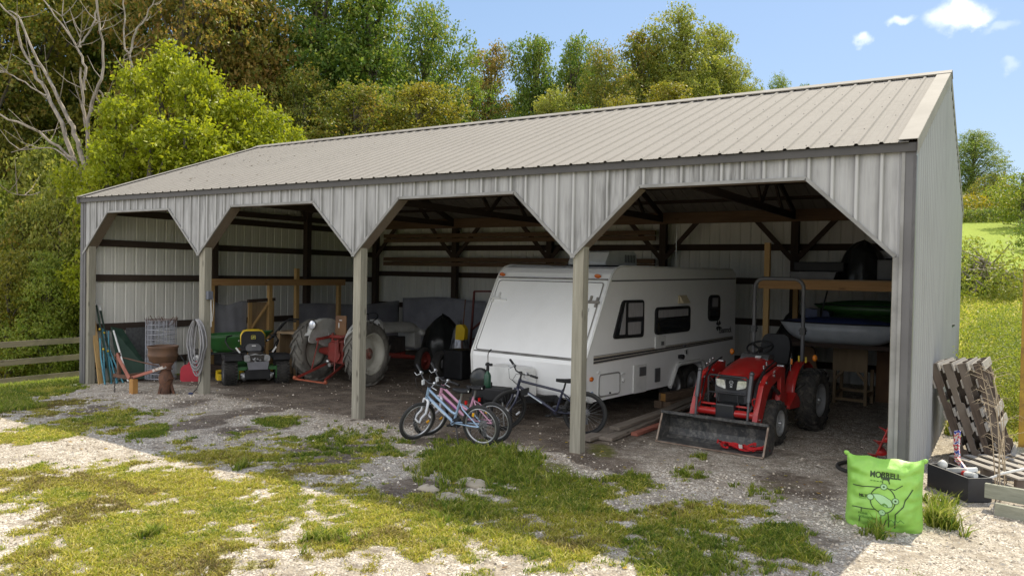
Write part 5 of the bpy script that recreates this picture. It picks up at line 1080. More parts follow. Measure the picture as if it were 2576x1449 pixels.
UNDER = [
 (-12.35, 3.53, 6.77, 2.81),
 (-10.17, 3.70, 5.37, 2.45),
 (-9.25, 4.30, 5.84, 2.08),
 (-8.92, 2.69, 3.82, 1.95),
 (-7.95, 3.31, 3.80, 1.72),
 (-8.30, 4.29, 4.32, 1.44),
 (-8.33, 4.89, 5.94, 1.47),
 (-13.08, 5.45, 7.64, 3.03),
 (-15.49, 5.13, 9.00, 3.15),
 (-13.06, 6.66, 8.09, 2.57),
]
BARE = [
 [([(-9.08, 4.99, 3.88), (-9.26, 5.03, 4.78), (-9.51, 5.03, 5.11), (-10.13, 4.81, 6.74), (-10.69, 4.61, 7.75), (-11.18, 4.46, 8.45), (-11.68, 4.3, 9.25), (-11.94, 4.29, 10.11), (-12.56, 4.06, 10.69)], [0.124, 0.118, 0.105, 0.093, 0.074, 0.068, 0.056, 0.043, 0.031]), ([(-8.97, 5.06, 3.89), (-9.04, 5.18, 4.79), (-9.53, 5.03, 5.92), (-9.82, 5.01, 6.61), (-10.34, 4.83, 7.44), (-10.96, 4.61, 8.55), (-11.45, 4.45, 9.35), (-11.87, 4.34, 10.2), (-12.32, 4.2, 10.47)], [0.136, 0.124, 0.105, 0.093, 0.081, 0.062, 0.05, 0.043, 0.031]), ([(-9.1, 4.99, 4.55), (-9.55, 4.87, 5.54), (-10.06, 4.7, 5.95), (-11.03, 4.23, 6.58), (-11.94, 3.8, 6.99)], [0.081, 0.068, 0.062, 0.05, 0.037]), ([(-9.35, 4.85, 5.39), (-10.01, 4.58, 5.84), (-10.59, 4.36, 5.89), (-11.47, 3.93, 5.76)], [0.037, 0.031, 0.025, 0.019]), ([(-9.14, 4.97, 4.77), (-9.68, 4.77, 4.69), (-10.74, 4.23, 4.41), (-11.51, 3.88, 4.49)], [0.031, 0.028, 0.025, 0.012]), ([(-10.19, 4.36, 7.51), (-10.74, 4.16, 7.79), (-11.33, 3.93, 8.17), (-11.84, 3.75, 8.37)], [0.037, 0.031, 0.025, 0.019])],
 [([(-9.94, 5.64, 4.19), (-10.19, 5.66, 6.29), (-10.4, 5.68, 7.01), (-10.58, 5.73, 7.73), (-10.81, 5.75, 8.79)], [0.099, 0.087, 0.074, 0.062, 0.037]), ([(-10.08, 5.6, 6.96), (-10.07, 5.77, 7.69), (-9.97, 5.99, 8.37), (-10.08, 6.09, 9.62), (-10.38, 6.06, 10.69), (-10.56, 6.11, 11.39)], [0.081, 0.074, 0.062, 0.05, 0.043, 0.031]), ([(-10.19, 5.56, 7.93), (-10.29, 5.65, 8.71), (-10.62, 5.59, 9.25), (-10.82, 5.61, 9.46), (-11.36, 5.43, 10.2), (-12.03, 5.16, 11.07)], [0.056, 0.056, 0.05, 0.05, 0.037, 0.025]), ([(-10.38, 5.46, 9.32), (-10.35, 5.63, 9.68), (-10.25, 5.85, 10.19), (-10.26, 6.0, 10.74), (-10.36, 6.09, 11.45)], [0.043, 0.043, 0.037, 0.037, 0.025]), ([(-9.8, 5.81, 7.94), (-9.79, 5.95, 7.69), (-10.02, 5.94, 7.25)], [0.037, 0.037, 0.031]), ([(-10.34, 5.49, 9.32), (-10.46, 5.57, 9.86)], [0.037, 0.012]), ([(-10.5, 5.39, 9.5), (-11.0, 5.23, 10.36)], [0.025, 0.012])],
 [([(-11.24, 7.82, 6.7), (-11.42, 7.9, 9.17), (-11.62, 7.94, 9.91), (-11.89, 7.91, 10.2), (-12.01, 8.0, 11.17), (-12.17, 8.06, 12.19)], [0.068, 0.062, 0.056, 0.043, 0.037, 0.031]), ([(-11.39, 7.8, 9.8), (-11.37, 7.97, 10.55), (-11.36, 8.12, 10.89), (-11.23, 8.36, 11.3), (-11.1, 8.6, 12.07)], [0.05, 0.05, 0.043, 0.037, 0.025]), ([(-11.54, 7.67, 8.32), (-11.6, 7.8, 9.27), (-11.77, 7.84, 9.81)], [0.031, 0.031, 0.019])],
]

def leaf_mat(name, cols, trans=.45, rough=.5):
    m, nt, b = newmat(name); L = nt.links; g = nd(nt, 'ShaderNodeNewGeometry'); oi = nd(nt, 'ShaderNodeObjectInfo'); tc = nd(nt, 'ShaderNodeTexCoord')
    n = noise(nt, tc.outputs['Object'], .55, 3)
    f = mathn(nt, 'ADD', mathn(nt, 'MULTIPLY', g.outputs['Random Per Island'], .62), mathn(nt, 'MULTIPLY', mathn(nt, 'SUBTRACT', n, .3), .95), True)
    k = len(cols); col = ramp(nt, f, [(i/(k-1), c) for i, c in enumerate(cols)])
    L.new(col, b.inputs['Base Color']); b.inputs['Roughness'].default_value = rough; b.inputs['Specular IOR Level'].default_value = .35
    t = nd(nt, 'ShaderNodeBsdfTranslucent'); L.new(mixc(nt, 1.0, col, (1.25, 1.25, .8, 1), 'MULTIPLY'), t.inputs[0])
    mx = nd(nt, 'ShaderNodeMixShader'); mx.inputs[0].default_value = trans; L.new(b.outputs[0], mx.inputs[1]); L.new(t.outputs[0], mx.inputs[2])
    L.new(mx.outputs[0], nt.nodes['Material Output'].inputs[0]); return m
LM = {
 'green': leaf_mat('leaf_green', [(0.051, 0.101, 0.0172), (0.109, 0.187, 0.0315), (0.204, 0.265, 0.0429), (0.349, 0.296, 0.0715)]),
 'green2': leaf_mat('leaf_airy_green', [(0.107, 0.153, 0.0267), (0.228, 0.262, 0.05), (0.32, 0.327, 0.0668), (0.402, 0.349, 0.0833)]),
 'dark': leaf_mat('leaf_dark', [(0.0693, 0.119, 0.0302), (0.139, 0.213, 0.0433), (0.244, 0.285, 0.065), (0.312, 0.313, 0.0759)]),
 'olive': leaf_mat('leaf_olive', [(0.0627, 0.101, 0.0197), (0.15, 0.188, 0.0296), (0.263, 0.242, 0.0431), (0.364, 0.215, 0.0554)]),
 'gold': leaf_mat('leaf_gold', [(0.077, 0.109, 0.0206), (0.192, 0.197, 0.0308), (0.28, 0.248, 0.0341), (0.28, 0.19, 0.0341)]),
 'brown': leaf_mat('leaf_brown', [(0.0902, 0.131, 0.0278), (0.193, 0.206, 0.038), (0.347, 0.248, 0.0633), (0.399, 0.206, 0.0696)]),
 'rust': leaf_mat('leaf_rust', [(0.0915, 0.115, 0.0293), (0.2, 0.171, 0.0438), (0.311, 0.2, 0.0681), (0.329, 0.19, 0.0876)]),
 'lime': leaf_mat('leaf_lime', [(0.114, 0.158, 0.0112), (0.247, 0.29, 0.016), (0.342, 0.37, 0.024), (0.437, 0.405, 0.048)], .5),
 'field': leaf_mat('leaf_field', [(.10, .16, .02), (.19, .25, .035), (.27, .30, .05), (.32, .31, .08)], .45),
 'golden_flower': leaf_mat('goldenrod_flower', [(.09, .14, .02), (.16, .19, .03), (.42, .33, .015), (.5, .38, .02)], .3)}
m_bark = paint('bark', (.085, .07, .055, 1), (.14, .12, .10, 1), .95, scale=2.2, stretch=(4, 4, .7), bumps=.5)
m_barebark = paint('bare_grey_bark', (.33, .285, .24, 1), (.15, .125, .10, 1), .9, scale=3, stretch=(3, 3, .8), bumps=.4, lo=.35, hi=.7)
def leaves(P, Ls, rng, up=.35, ratio=.55):
    """diamond leaves at points P: verts, faces"""
    n = len(P); a = rng.normal(size=(n, 3)); a[:, 2] -= .45; a /= np.linalg.norm(a, axis=1)[:, None]
    nr = rng.normal(size=(n, 3)); nr[:, 2] = np.abs(nr[:, 2])+up; b = np.cross(a, nr); b /= np.linalg.norm(b, axis=1)[:, None]+1e-9
    L_ = (Ls*rng.uniform(.6, 1.25, n))[:, None]; V = np.empty((n, 4, 3))
    V[:, 0] = P; V[:, 2] = P+a*L_; c = np.cross(a, b); m_ = P+a*L_*.45+c*L_*.08
    V[:, 1] = m_+b*L_*ratio*.5; V[:, 3] = m_-b*L_*ratio*.5
    return V.reshape(-1, 3), np.arange(4*n).reshape(n, 4)
def crown_mesh(seed, H, Wd, base, shape, leaf, ncl, per, nl):
    """crown of leaf sprays round limbs; returns leaf mesh data and limb polylines"""
    rng = np.random.default_rng(seed); lobes = []; limbs = []
    for i in range(nl):
        t = base+(1-base)*((i+rng.uniform(0, 1))/nl); u = (t-base)/(1-base)
        w = shape(u)*Wd/2; ang = i*2.4+rng.uniform(-.5, .5); r = w*rng.uniform(.25, .85)
        c = np.array([math.cos(ang)*r, math.sin(ang)*r, t*H*.97]); s = Wd*rng.uniform(.09, .21)*(.65+.5*shape(u)); lobes.append((c, s*np.array([1, 1, rng.uniform(.55, .85)])))
        z0 = max(base*.6, t-.22-.1*r/max(Wd, 1))*H; limbs.append([(0, 0, z0), tuple(c*np.array([.45, .45, 1])-np.array([0, 0, (c[2]-z0)*.38])), tuple(c)])
    P = []
    tot = sum(l[1][0]**2 for l in lobes)
    for c, s in lobes:
        k = max(6, int(ncl*s[0]**2/tot)); d = rng.normal(size=(k, 3)); d /= np.linalg.norm(d, axis=1)[:, None]
        q = c+d*s*(rng.uniform(.30, 1.30, k)**.7)[:, None]
        for p in q:
            m_ = per+rng.integers(-per//3, per//3+1); sp = rng.normal(size=(m_, 3))*np.array([.30, .30, .17])*leaf*3.0
            P.append(p+sp)
    P = np.concatenate(P); P = P[P[:, 2] > .3]
    return leaves(P, leaf, rng), limbs
def trunk_mesh(H, r, limbs, seed, hi=.9):
    mb = M(); rr = random.Random(seed); n = 8; pts = []; rs = []
    for i in range(n): t = i/(n-1); pts.append((rr.uniform(-.012, .012)*H*t, rr.uniform(-.012, .012)*H*t, t*H*hi-.4*(i == 0))); rs.append(r*(1.25 if i == 0 else 1)*(1-.88*t)+.02)
    mb.tube(pts, rs, 8)
    for l in limbs: a = r*.34; mb.tube(l, [a, a*.7, a*.25], 5, caps=False)
    return mb
shp_oak = lambda u: (math.sin(math.pi*min(1, .12+u*.80))**.7)*(1-.35*u)
shp_round = lambda u: max(.2, math.sqrt(max(0, 1-(2*u-.85)**2*.85)))
shp_tall = lambda u: .55+.45*math.sin(math.pi*(.1+.8*u)) if u < .8 else .55*(1-u)/.2+.25
PROTO = {}
def proto(key, seed, H, Wd, base, shape, leaf, ncl, per, nl):
    (v, f), limbs = crown_mesh(seed, H, Wd, base, shape, leaf, ncl, per, nl)
    o = npmesh('crown', v, f, LM['green']); me = o.data; bpy.data.objects.remove(o)
    tm = trunk_mesh(H, .016*H+.04, limbs, seed); me2 = bpy.data.meshes.new('trunk'); me2.from_pydata(tm.v, [], tm.f); me2.polygons.foreach_set('use_smooth', tm.s); me2.materials.append(m_bark)
    PROTO[key] = (me, me2, H, Wd)
proto('A', 11, 18, 8, .10, shp_oak, .19, 3900, 14, 62)
proto('B', 12, 15, 9, .05, shp_round, .18, 4000, 14, 56)
proto('C', 13, 16, 8, .08, shp_oak, .21, 3200, 14, 56)
proto('D', 14, 16, 5.0, .08, shp_tall, .18, 2000, 13, 34)
proto('S', 15, 8, 3.4, .25, shp_round, .16, 700, 12, 18)
proto('U', 16, 8, 6.5, .02, shp_round, .22, 1100, 13, 26)
proto('K', 17, 3, 3.6, .02, shp_round, .13, 520, 12, 16)
def tree(name, label, x, y, h, w, key, lm, group=None, rz=None, cat='tree'):
    me, me2, H, Wd = PROTO[key]; z = gzf(x, y)
    t = thing(name, label, cat, (x, y, z), 0, group); rz = random.uniform(0, 6.28) if rz is None else rz
    c = bpy.data.objects.new('crown', me); C.objects.link(c); c.parent = t; c.scale = (w/Wd, w/Wd, h/H); c.rotation_euler = (0, 0, rz)
    c.material_slots[0].link = 'OBJECT'; c.material_slots[0].material = LM[lm]
    k = bpy.data.objects.new('trunk', me2); C.objects.link(k); k.parent = t; k.scale = (w/Wd, w/Wd, h/H); k.rotation_euler = (0, 0, rz)
    return t
for (x, y, h, w, key, lm, lab) in TREES: tree('tree', lab, x, y, h, w*1.75, key, lm, 'trees of the wood behind the barn')
for i, (x, y, h, w) in enumerate(SAPLINGS):
    tree('sapling', 'lime green sapling in the thicket over the left end of the barn roof', x, y, h, w*1.6, 'S', 'lime', 'lime green saplings over the left roof end')
for i, (x, y, h, w) in enumerate(UNDER):
    tree('shrub', 'tangled woodland shrub behind the rail fence at the left edge', x, y, h, w*1.4, 'U', ('field', 'olive', 'green2', 'gold', 'field')[i % 5], 'woodland shrubs behind the rail fence', cat='shrub')
for br, lab in zip(BARE, ('bare pale tree with long limbs leaning to the left picture edge', 'bare twisted tree with a kinked trunk just left of the lime saplings', 'bare forked pole of a tree rising out of the lime saplings')):
    b0 = Vector(br[0][0][0]); g = gzf(b0.x, b0.y); t = thing('bare_tree', lab, 'tree', (b0.x, b0.y, g)); mb = M(); rr = random.Random(9); tw = M()
    for i, (pts, rs) in enumerate(br):
        q = [V3(p)-Vector((b0.x, b0.y, g)) for p in pts]
        if i < 2 and abs(q[0].x)+abs(q[0].y) < 1.2 and len(q) > 3 and q[0].z < 9: q = [Vector((q[0].x*.6, q[0].y*.6, -.4))]+q; rs = [rs[0]*1.4]+rs
        # a little wander between the joints
        f = [q[0]]; fr = [rs[0]]
        for a, c, ra, rb in zip(q, q[1:], rs, rs[1:]):
            for k in (1, 2, 3): j = Vector((rr.uniform(-1, 1), rr.uniform(-1, 1), rr.uniform(-1, 1)))*.05*(k < 3); f.append(a.lerp(c, k/3)+j); fr.append(ra+(rb-ra)*k/3)
        mb.tube(f, [q_*.72 for q_ in fr], 7)
        for k in range(4):
            s = f[rr.randrange(len(f)//2, len(f))]; d = Vector((rr.uniform(-1, 1), rr.uniform(-1, 1), rr.uniform(.1, 1))).normalized(); tw.tube([s, s+d*.5, s+d*1.0+Vector((0, 0, .2))], [.018, .012, .005], 5)
    mb.build('trunk', m_barebark, t); tw.build('twig', m_barebark, t)
# right hand field: lone tree, hedge shrubs, fence post, goldenrod, brush heap, weeds
tree('tree', 'lone dark spreading tree on the hill at the right', 12.4, 75, 7.2, 7.2, 'B', 'dark')
tree('shrub', 'pale green bush at the right picture edge on the hill', 16.1, 52, 3.6, 5.2, 'K', 'field', cat='shrub')
tree('shrub', 'small yellowish bush in front of the lone dark tree', 14.1, 64, 3.2, 3.8, 'K', 'olive', cat='shrub')
tree('shrub', 'low green bush on the mown slope at the right picture edge', 16.6, 38, 1.7, 3.0, 'K', 'green', cat='shrub')
t = thing('fence_post', 'short dark wooden post standing in the goldenrod', 'post', (14.05, 60.5, gzf(14.05, 60.5))); p = M(); p.cyl((0, 0, -.3), (0, 0, 2.1), .16, .13, 10); p.build('shaft', m_rough, t)
def scatter_leaves(name, pts, leaf, mat, seed, up=.4, ratio=.4): v, f = leaves(pts, leaf, np.random.default_rng(seed), up, ratio); o = npmesh(name, v, f, mat); o['kind'] = 'stuff'; return o
rng = np.random.default_rng(21)
n = 22000; x = rng.uniform(9, 24, n); y = rng.uniform(57, 68, n); z = gz(x, y)+rng.uniform(0, 1, n)**.8*(1.2+.9*fbm(x, y, .5, 3, 3)); scatter_leaves('goldenrod', np.stack([x, y, z], 1), .26, LM['golden_flower'], 3)
n = 5000; x = rng.uniform(10.5, 20, n); y = rng.uniform(55.5, 57.5, n); z = gz(x, y)+rng.uniform(0, 1, n)*.9; scatter_leaves('hedge_bottom', np.stack([x, y, z], 1), .22, LM['dark'], 4)
# weeds beside and behind the gable wall
def weeds(name, xr, yr, n, hmax, leaf, mat, seed, dens=None):
    r = np.random.default_rng(seed); x = r.uniform(*xr, n); y = r.uniform(*yr, n)
    k = fbm(x, y, 1.1, 3, seed); keep = k > .42; x, y, k = x[keep], y[keep], k[keep]
    z = gz(x, y)+r.uniform(0, 1, len(x))**1.3*hmax*np.clip((k-.36)*5, .2, 1.2); scatter_leaves(name, np.stack([x, y, z], 1), leaf, mat, seed)
weeds('tall_weeds', (14.82, 17.5), (6.5, 16), 26000, .75, .075, LM['field'], 31)
weeds('tall_weeds', (14.80, 16.4), (4.2, 9.5), 26000, 1.15, .06, LM['field'], 35)
weeds('brush_weeds', (11.5, 19.0), (19.5, 24), 26000, 1.5, .15, LM['field'], 32)
bp_ = M(); rr = random.Random(4)
for i in range(45):
    c = Vector((rr.uniform(13.6, 15.1), rr.uniform(21, 22.5), 0)); c.z = gzf(c.x, c.y)+rr.uniform(.2, .8); d = Vector((rr.uniform(-1, 1), rr.uniform(-1, 1), rr.uniform(-.4, .6))).normalized()*rr.uniform(.5, 1.5); bp_.tube([c-d, c+Vector((0, 0, .1)), c+d], [.045, .035, .012], 5)
b = bp_.build('brush_pile', m_barebark, None); tag(b, 'grey heap of cut branches beyond the barn gable', 'brush pile')
# ------------------------------------------------------------------ grass blades, gravel stones, fallen leaves
def tint_mat(name, rough=.7, trans=0):
    m, nt, b = newmat(name); at = nd(nt, 'ShaderNodeAttribute', attribute_name='tint'); nt.links.new(at.outputs['Color'], b.inputs['Base Color']); b.inputs['Roughness'].default_value = rough; b.inputs['Specular IOR Level'].default_value = .25
    if trans:
        t = nd(nt, 'ShaderNodeBsdfTranslucent'); nt.links.new(at.outputs['Color'], t.inputs[0]); mx = nd(nt, 'ShaderNodeMixShader'); mx.inputs[0].default_value = trans
        nt.links.new(b.outputs[0], mx.inputs[1]); nt.links.new(t.outputs[0], mx.inputs[2]); nt.links.new(mx.outputs[0], nt.nodes['Material Output'].inputs[0])
    return m
CAM = np.array([15.487, -8.436])
def blades(x, y, h, w, col, rng, lean=.6):
    n = len(x); z = gz(x, y)-.005; a = rng.uniform(0, 2*np.pi, n); d = np.stack([np.cos(a), np.sin(a)], 1); ln = rng.uniform(.15, lean, n)*h
    b = rng.uniform(0, 2*np.pi, n); s = np.stack([np.cos(b), np.sin(b)], 1)*w[:, None]
    V = np.zeros((n, 6, 3)); base = np.stack([x, y], 1)
    for k, (t, f, ww) in enumerate(((0, 0, 1), (.55, .3, .85), (1, 1, .12))):
        c = base+d*(ln*f)[:, None]; zz = z+h*t*(1-.18*f)
        V[:, 2*k, :2] = c-s*ww; V[:, 2*k+1, :2] = c+s*ww; V[:, 2*k, 2] = zz; V[:, 2*k+1, 2] = zz
    i = np.arange(n)[:, None]*6; F = np.concatenate([i+np.array([0, 1, 3, 2]), i+np.array([2, 3, 5, 4])], 0)
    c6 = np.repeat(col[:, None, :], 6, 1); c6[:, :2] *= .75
    return V.reshape(-1, 3), F, c6.reshape(-1, 3)
def palette(tone, r, n):
    lush = np.array([[.075, .15, .018], [.13, .22, .022], [.18, .26, .03], [.24, .27, .05]]); straw = np.array([[.34, .37, .03], [.52, .50, .05], [.66, .57, .10], [.70, .61, .22]]); brown = np.array([[.14, .115, .04], [.22, .155, .06], [.16, .15, .035], [.28, .21, .10]])
    k = r.integers(0, 4, n); w1 = np.clip(tone, 0, 1)[:, None]; w2 = np.clip(tone-1, 0, 1)[:, None]
    c = lush[k]*(1-w1)+straw[k]*w1; c = c*(1-w2)+brown[k]*w2
    return c*r.uniform(.75, 1.2, (n, 1))
def make_grass():
    r = np.random.default_rng(41); N = 260000
    x = r.uniform(-1.5, 16.2, N); y = r.uniform(-6.6, .3, N); g, tone, soil, moss = grass_density(x, y)
    dist = np.hypot(x-CAM[0], y-CAM[1]); keep = r.uniform(0, 1, N) < g*np.clip(.30+1.2/(dist/6)**1.5, 0, 1)*.62
    x, y, tone, g, dist = x[keep], y[keep], tone[keep], g[keep], dist[keep]; n = len(x); per = 9
    tall = np.clip(1-tone, 0, 1); hh = (.013+.014*g+.040*tall*g*fbm(x, y, 1.3, 3, 12))*r.uniform(.7, 1.5, n)
    X = np.repeat(x, per)+r.normal(0, .022, n*per); Y = np.repeat(y, per)+r.normal(0, .022, n*per); Tn = np.clip(np.repeat(tone+r.normal(0, .30, n)+(fbm(x, y, 2.1, 3, 23)-.47)*1.6+np.where(fbm(x, y, 1.3, 3, 29) > .55, .75, 0), per)+r.normal(0, .15, n*per), 0, 2)
    H = np.repeat(hh, per)*r.uniform(.5, 1.3, n*per); Wd = .0022+.0016*r.uniform(0, 1, n*per)+.0004*np.repeat(dist, per)*.6
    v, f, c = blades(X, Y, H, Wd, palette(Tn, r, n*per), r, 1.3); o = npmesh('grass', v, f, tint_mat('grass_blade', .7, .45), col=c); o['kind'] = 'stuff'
    # coarse lush clumps standing up out of the turf
    cl = []
    rr = random.Random(8)
    for (px, py, rx, ry, cnt, h) in CLUMPS:
        for _ in range(cnt): u, w_ = rr.gauss(0, .45), rr.gauss(0, .45); cl.append((px+GR.x*u*rx+GF.x*w_*ry, py+GR.y*u*rx+GF.y*w_*ry, h*rr.uniform(.6, 1.3)))
    A = np.array(cl); per = 16; n = len(A); X = np.repeat(A[:, 0], per)+r.normal(0, .02, n*per); Y = np.repeat(A[:, 1], per)+r.normal(0, .02, n*per); H = np.repeat(A[:, 2], per)*r.uniform(.4, 1.2, n*per)
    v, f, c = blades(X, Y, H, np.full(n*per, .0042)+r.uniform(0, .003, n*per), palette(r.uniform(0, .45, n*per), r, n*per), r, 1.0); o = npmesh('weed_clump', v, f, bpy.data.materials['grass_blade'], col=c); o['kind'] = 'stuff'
    # lawn at the left end and the mown slope at the right
    N = 60000; x = r.uniform(-4.5, 3.0, N); y = r.uniform(-3.4, 2.5, N); k = (x < .25+.4*(fbm(x, y, 1.5, 3, 6)-.5)-.0*y) | (y < -1.4-.25*x); x, y = x[k], y[k]; x, y = x[y < np.where(x > -.1, -.3, 3)], y[y < np.where(x > -.1, -.3, 3)]
    n = len(x); v, f, c = blades(x, y, r.uniform(.05, .13, n), r.uniform(.006, .011, n), palette(r.uniform(0, .5, n), r, n), r, 1.0); o = npmesh('lawn_grass', v, f, bpy.data.materials['grass_blade'], col=c); o['kind'] = 'stuff'
    N = 70000; x = r.uniform(14.0, 18.5, N); y = r.uniform(4.3, 27, N); k = (x > 14.75) | (y > 9); x, y = x[k], y[k]; N = len(x); y = y**1.0; n = N; d = np.hypot(x-CAM[0], y-CAM[1]); v, f, c = blades(x, y, r.uniform(.05, .17, n), .002+.0007*d, palette(r.uniform(.2, .8, n), r, n)*1.2, r, 1.2); o = npmesh('slope_grass', v, f, bpy.data.materials['grass_blade'], col=c); o['kind'] = 'stuff'
CLUMPS = [(15.02, -.45, .12, .35, 34, .22), (14.95, .25, .2, .3, 14, .16), (10.28, -1.21, 0.53, 0.92, 190, 0.13), (10.75, -0.97, 0.41, 0.89, 60, 0.15), (14.62, -1.16, 0.15, 0.24, 9, 0.15), (9.6, -4.63, 0.09, 0.13, 20, 0.12), (8.41, -2.83, 0.06, 0.17, 8, 0.12), (10.87, -3.93, 0.26, 0.21, 30, 0.09), (6.65, -0.76, 0.31, 0.45, 26, 0.08), (6.08, -2.44, 0.27, 0.51, 26, 0.06), (8.27, -1.04, 0.76, 0.83, 60, 0.07), (11.56, -1.25, 0.4, 0.3, 50, 0.1), (13.17, -1.94, 0.45, 0.69, 60, 0.07), (12.6, -0.14, 0.3, 0.26, 22, 0.08), (13.54, -2.69, 0.56, 0.22, 90, 0.06), (12.39, 0.7, 0.09, 0.18, 12, 0.08), (11.31, -2.66, 0.41, 0.5, 50, 0.1), (13.98, -1.87, 0.39, 0.59, 50, 0.08), (12.25, -2.04, 0.12, 0.21, 14, 0.09), (12.16, -0.56, 0.11, 0.18, 14, 0.08), (13.39, -0.41, 0.24, 0.44, 16, 0.07)]
make_grass()
def make_gravel():
    r = np.random.default_rng(52); N = 260000; x = r.uniform(0, 16.6, N); y = r.uniform(-6.4, 4.2, N); g, tone, soil, moss = grass_density(x, y)
    dist = np.hypot(x-CAM[0], y-CAM[1]); p = (1-g*.9)*np.clip(1-soil*.8, 0, 1)*(1-.85*sstep(-3.0, -2.2, y)*sstep(4.6, 6.2, x)*sstep(12.6, 11.4, x)*sstep(.47, .60, fbm(x, y, 1.15, 4, 33)))*np.clip(.15+.75*fbm(x, y, 1.2, 3, 14), 0, 1)*np.where(y > .2, .10, 1)*np.clip(9/dist, 0, 1)**1.2
    k = r.uniform(0, 1, N) < p*.5; x, y = x[k], y[k]; n = len(x)
    s = (.006+.016*r.uniform(0, 1, n)**2.2); base = np.array([[1, 0, 0], [0, 1, 0], [-1, 0, 0], [0, -1, 0], [.3, .2, .75], [-.25, -.3, .6]], float)
    V = base[None]*r.uniform(.6, 1.35, (n, 6, 3)); a = r.uniform(0, 6.28, n); ca, sa = np.cos(a)[:, None], np.sin(a)[:, None]
    X = V[:, :, 0]*ca-V[:, :, 1]*sa; Y = V[:, :, 0]*sa+V[:, :, 1]*ca; V = np.stack([X, Y, V[:, :, 2]], 2)*s[:, None, None]; V[:, :4, 2] -= .002
    V[:, :, 0] += x[:, None]; V[:, :, 1] += y[:, None]; V[:, :, 2] += gz(x, y)[:, None]
    i = np.arange(n)[:, None]*6; F = np.concatenate([i+np.array(q) for q in ((0, 1, 4), (1, 5, 4), (1, 2, 5), (2, 3, 5), (3, 0, 4), (3, 4, 5))], 0)
    c = np.array([[.52, .455, .37], [.68, .61, .51], [.40, .345, .27], [.27, .225, .17], [.60, .54, .45]])[r.integers(0, 5, n)]*r.uniform(.7, 1.05, (n, 1)); o = npmesh('gravel', V.reshape(-1, 3), F, tint_mat('gravel_stone', .9), col=np.repeat(c, 6, 0)); o['kind'] = 'stuff'
    # fallen leaves
    n = 420; x = r.uniform(2, 14, n); y = r.uniform(-4.5, .8, n); p = np.stack([x, y, gz(x, y)+.012], 1); v, f = leaves(p, .055, r, 2.5, .7); v[:, 2] = np.maximum(v[:, 2], np.repeat(p[:, 2], 4)-.004); v[:, 2] = np.repeat(p[:, 2], 4)+(v[:, 2]-np.repeat(p[:, 2], 4))*.25
    c = np.array([[.50, .36, .05], [.40, .24, .05], [.22, .12, .05], [.48, .40, .10]])[r.integers(0, 4, n)]; o = npmesh('fallen_leaves', v, f, bpy.data.materials['grass_blade'], col=np.repeat(c, 4, 0)); o['kind'] = 'stuff'
make_gravel()
def roof_litter():
    r = np.random.default_rng(77); n = 170; x = np.abs(r.normal(0, 2.2, n)); t = r.uniform(.05, 1, n)**.7*SLEN*.95; x = np.minimum(x, 12)
    p = np.array([tuple(Vector((a, -.06, HE+.035))+sl*b+nf*.012) for a, b in zip(x, t)]); v, f = leaves(p, .07, r, 3, .6); q = np.repeat(p, 4, 0); nv = np.array(nf); d = ((v-q)@nv)[:, None]; v = v-d*nv*.8
    c = np.array([[.10, .07, .04], [.16, .11, .05], [.06, .045, .03]])[r.integers(0, 3, n)]; o = npmesh('roof_leaves', v, f, bpy.data.materials['grass_blade'], col=np.repeat(c, 4, 0)); o['kind'] = 'stuff'
roof_litter()
# ------------------------------------------------------------------ left bay: leaning posts, wire, iron, hose
m_tpost = paint('tpost_green', (.025, .05, .035, 1), (.04, .06, .045, 1), .6)
m_teal = paint('teal_fibreglass', (.06, .24, .30, 1), (.05, .18, .24, 1), .45, scale=6)
m_rust = paint('rusty_iron', (.13, .06, .035, 1), (.075, .04, .027, 1), .85, scale=6, bumps=.3, dirt=(.20, .09, .045, 1))
m_pinkrust = paint('faded_red_iron', (.36, .13, .09, 1), (.26, .09, .06, 1), .7, scale=5)
m_ochre = paint('ochre_wood_block', (.42, .22, .06, 1), (.34, .17, .05, 1), .8, scale=5)
m_hose = paint('grey_hose', (.27, .265, .27, 1), (.19, .185, .19, 1), .6, scale=9)
m_redplastic = paint('red_plastic', (.40, .02, .035, 1), (.33, .018, .03, 1), .45)
m_gscreen = paint('dark_green_sheet', (.012, .035, .022, 1), (.02, .05, .032, 1), .7)
m_wire = paint('galvanised_wire', (.50, .52, .58, 1), (.34, .33, .35, 1), .5, .4)
m_plast = paint('cloudy_plastic_sheet', (.27, .27, .295, 1), (.20, .20, .22, 1), .35, scale=2.4, bumps=.25, bscale=3)
m_tarp = paint('black_tarp', (.012, .013, .013, 1), (.022, .024, .024, 1), .32, bumps=.6, bscale=9)
m_silvertarp = paint('silver_tarp', (.32, .33, .36, 1), (.10, .10, .11, 1), .3, .4, scale=7, stretch=(3, 3, .8), bumps=.7, bscale=8)
m_kgreen = paint('green_kayak', (.03, .10, .015, 1), (.022, .07, .014, 1), .45); m_kwhite = paint('white_hull', (.44, .46, .48, 1), (.36, .38, .4, 1), .4); m_kblue = paint('blue_kayak', (.02, .035, .11, 1), (.02, .03, .09, 1), .5)
m_wgreen = paint('green_poly', (.018, .095, .02, 1), (.014, .07, .016, 1), .45)
m_ply = paint('plywood', (.30, .21, .12, 1), (.24, .165, .09, 1), .8, scale=2, stretch=(6, 6, .8))
m_jug = paint('brown_jug', (.34, .22, .11, 1), (.28, .18, .09, 1), .5)
m_tubgrey = paint('grey_tub', (.085, .087, .09, 1), (.06, .06, .063, 1), .5)
m_palw = wood('pallet_wood', (.13, .095, .072, 1), (.05, .037, .03, 1), 0, .9, knots=False, grey=(.17, .14, .115, 1))  # stringers, a darker tone than the boards
m_paly = wood('pallet_board', (.40, .37, .33, 1), (.26, .235, .21, 1), 1, .9, knots=False)
m_fencew = wood('fence_rail_wood', (.24, .20, .145, 1), (.14, .115, .085, 1), 1, .9)
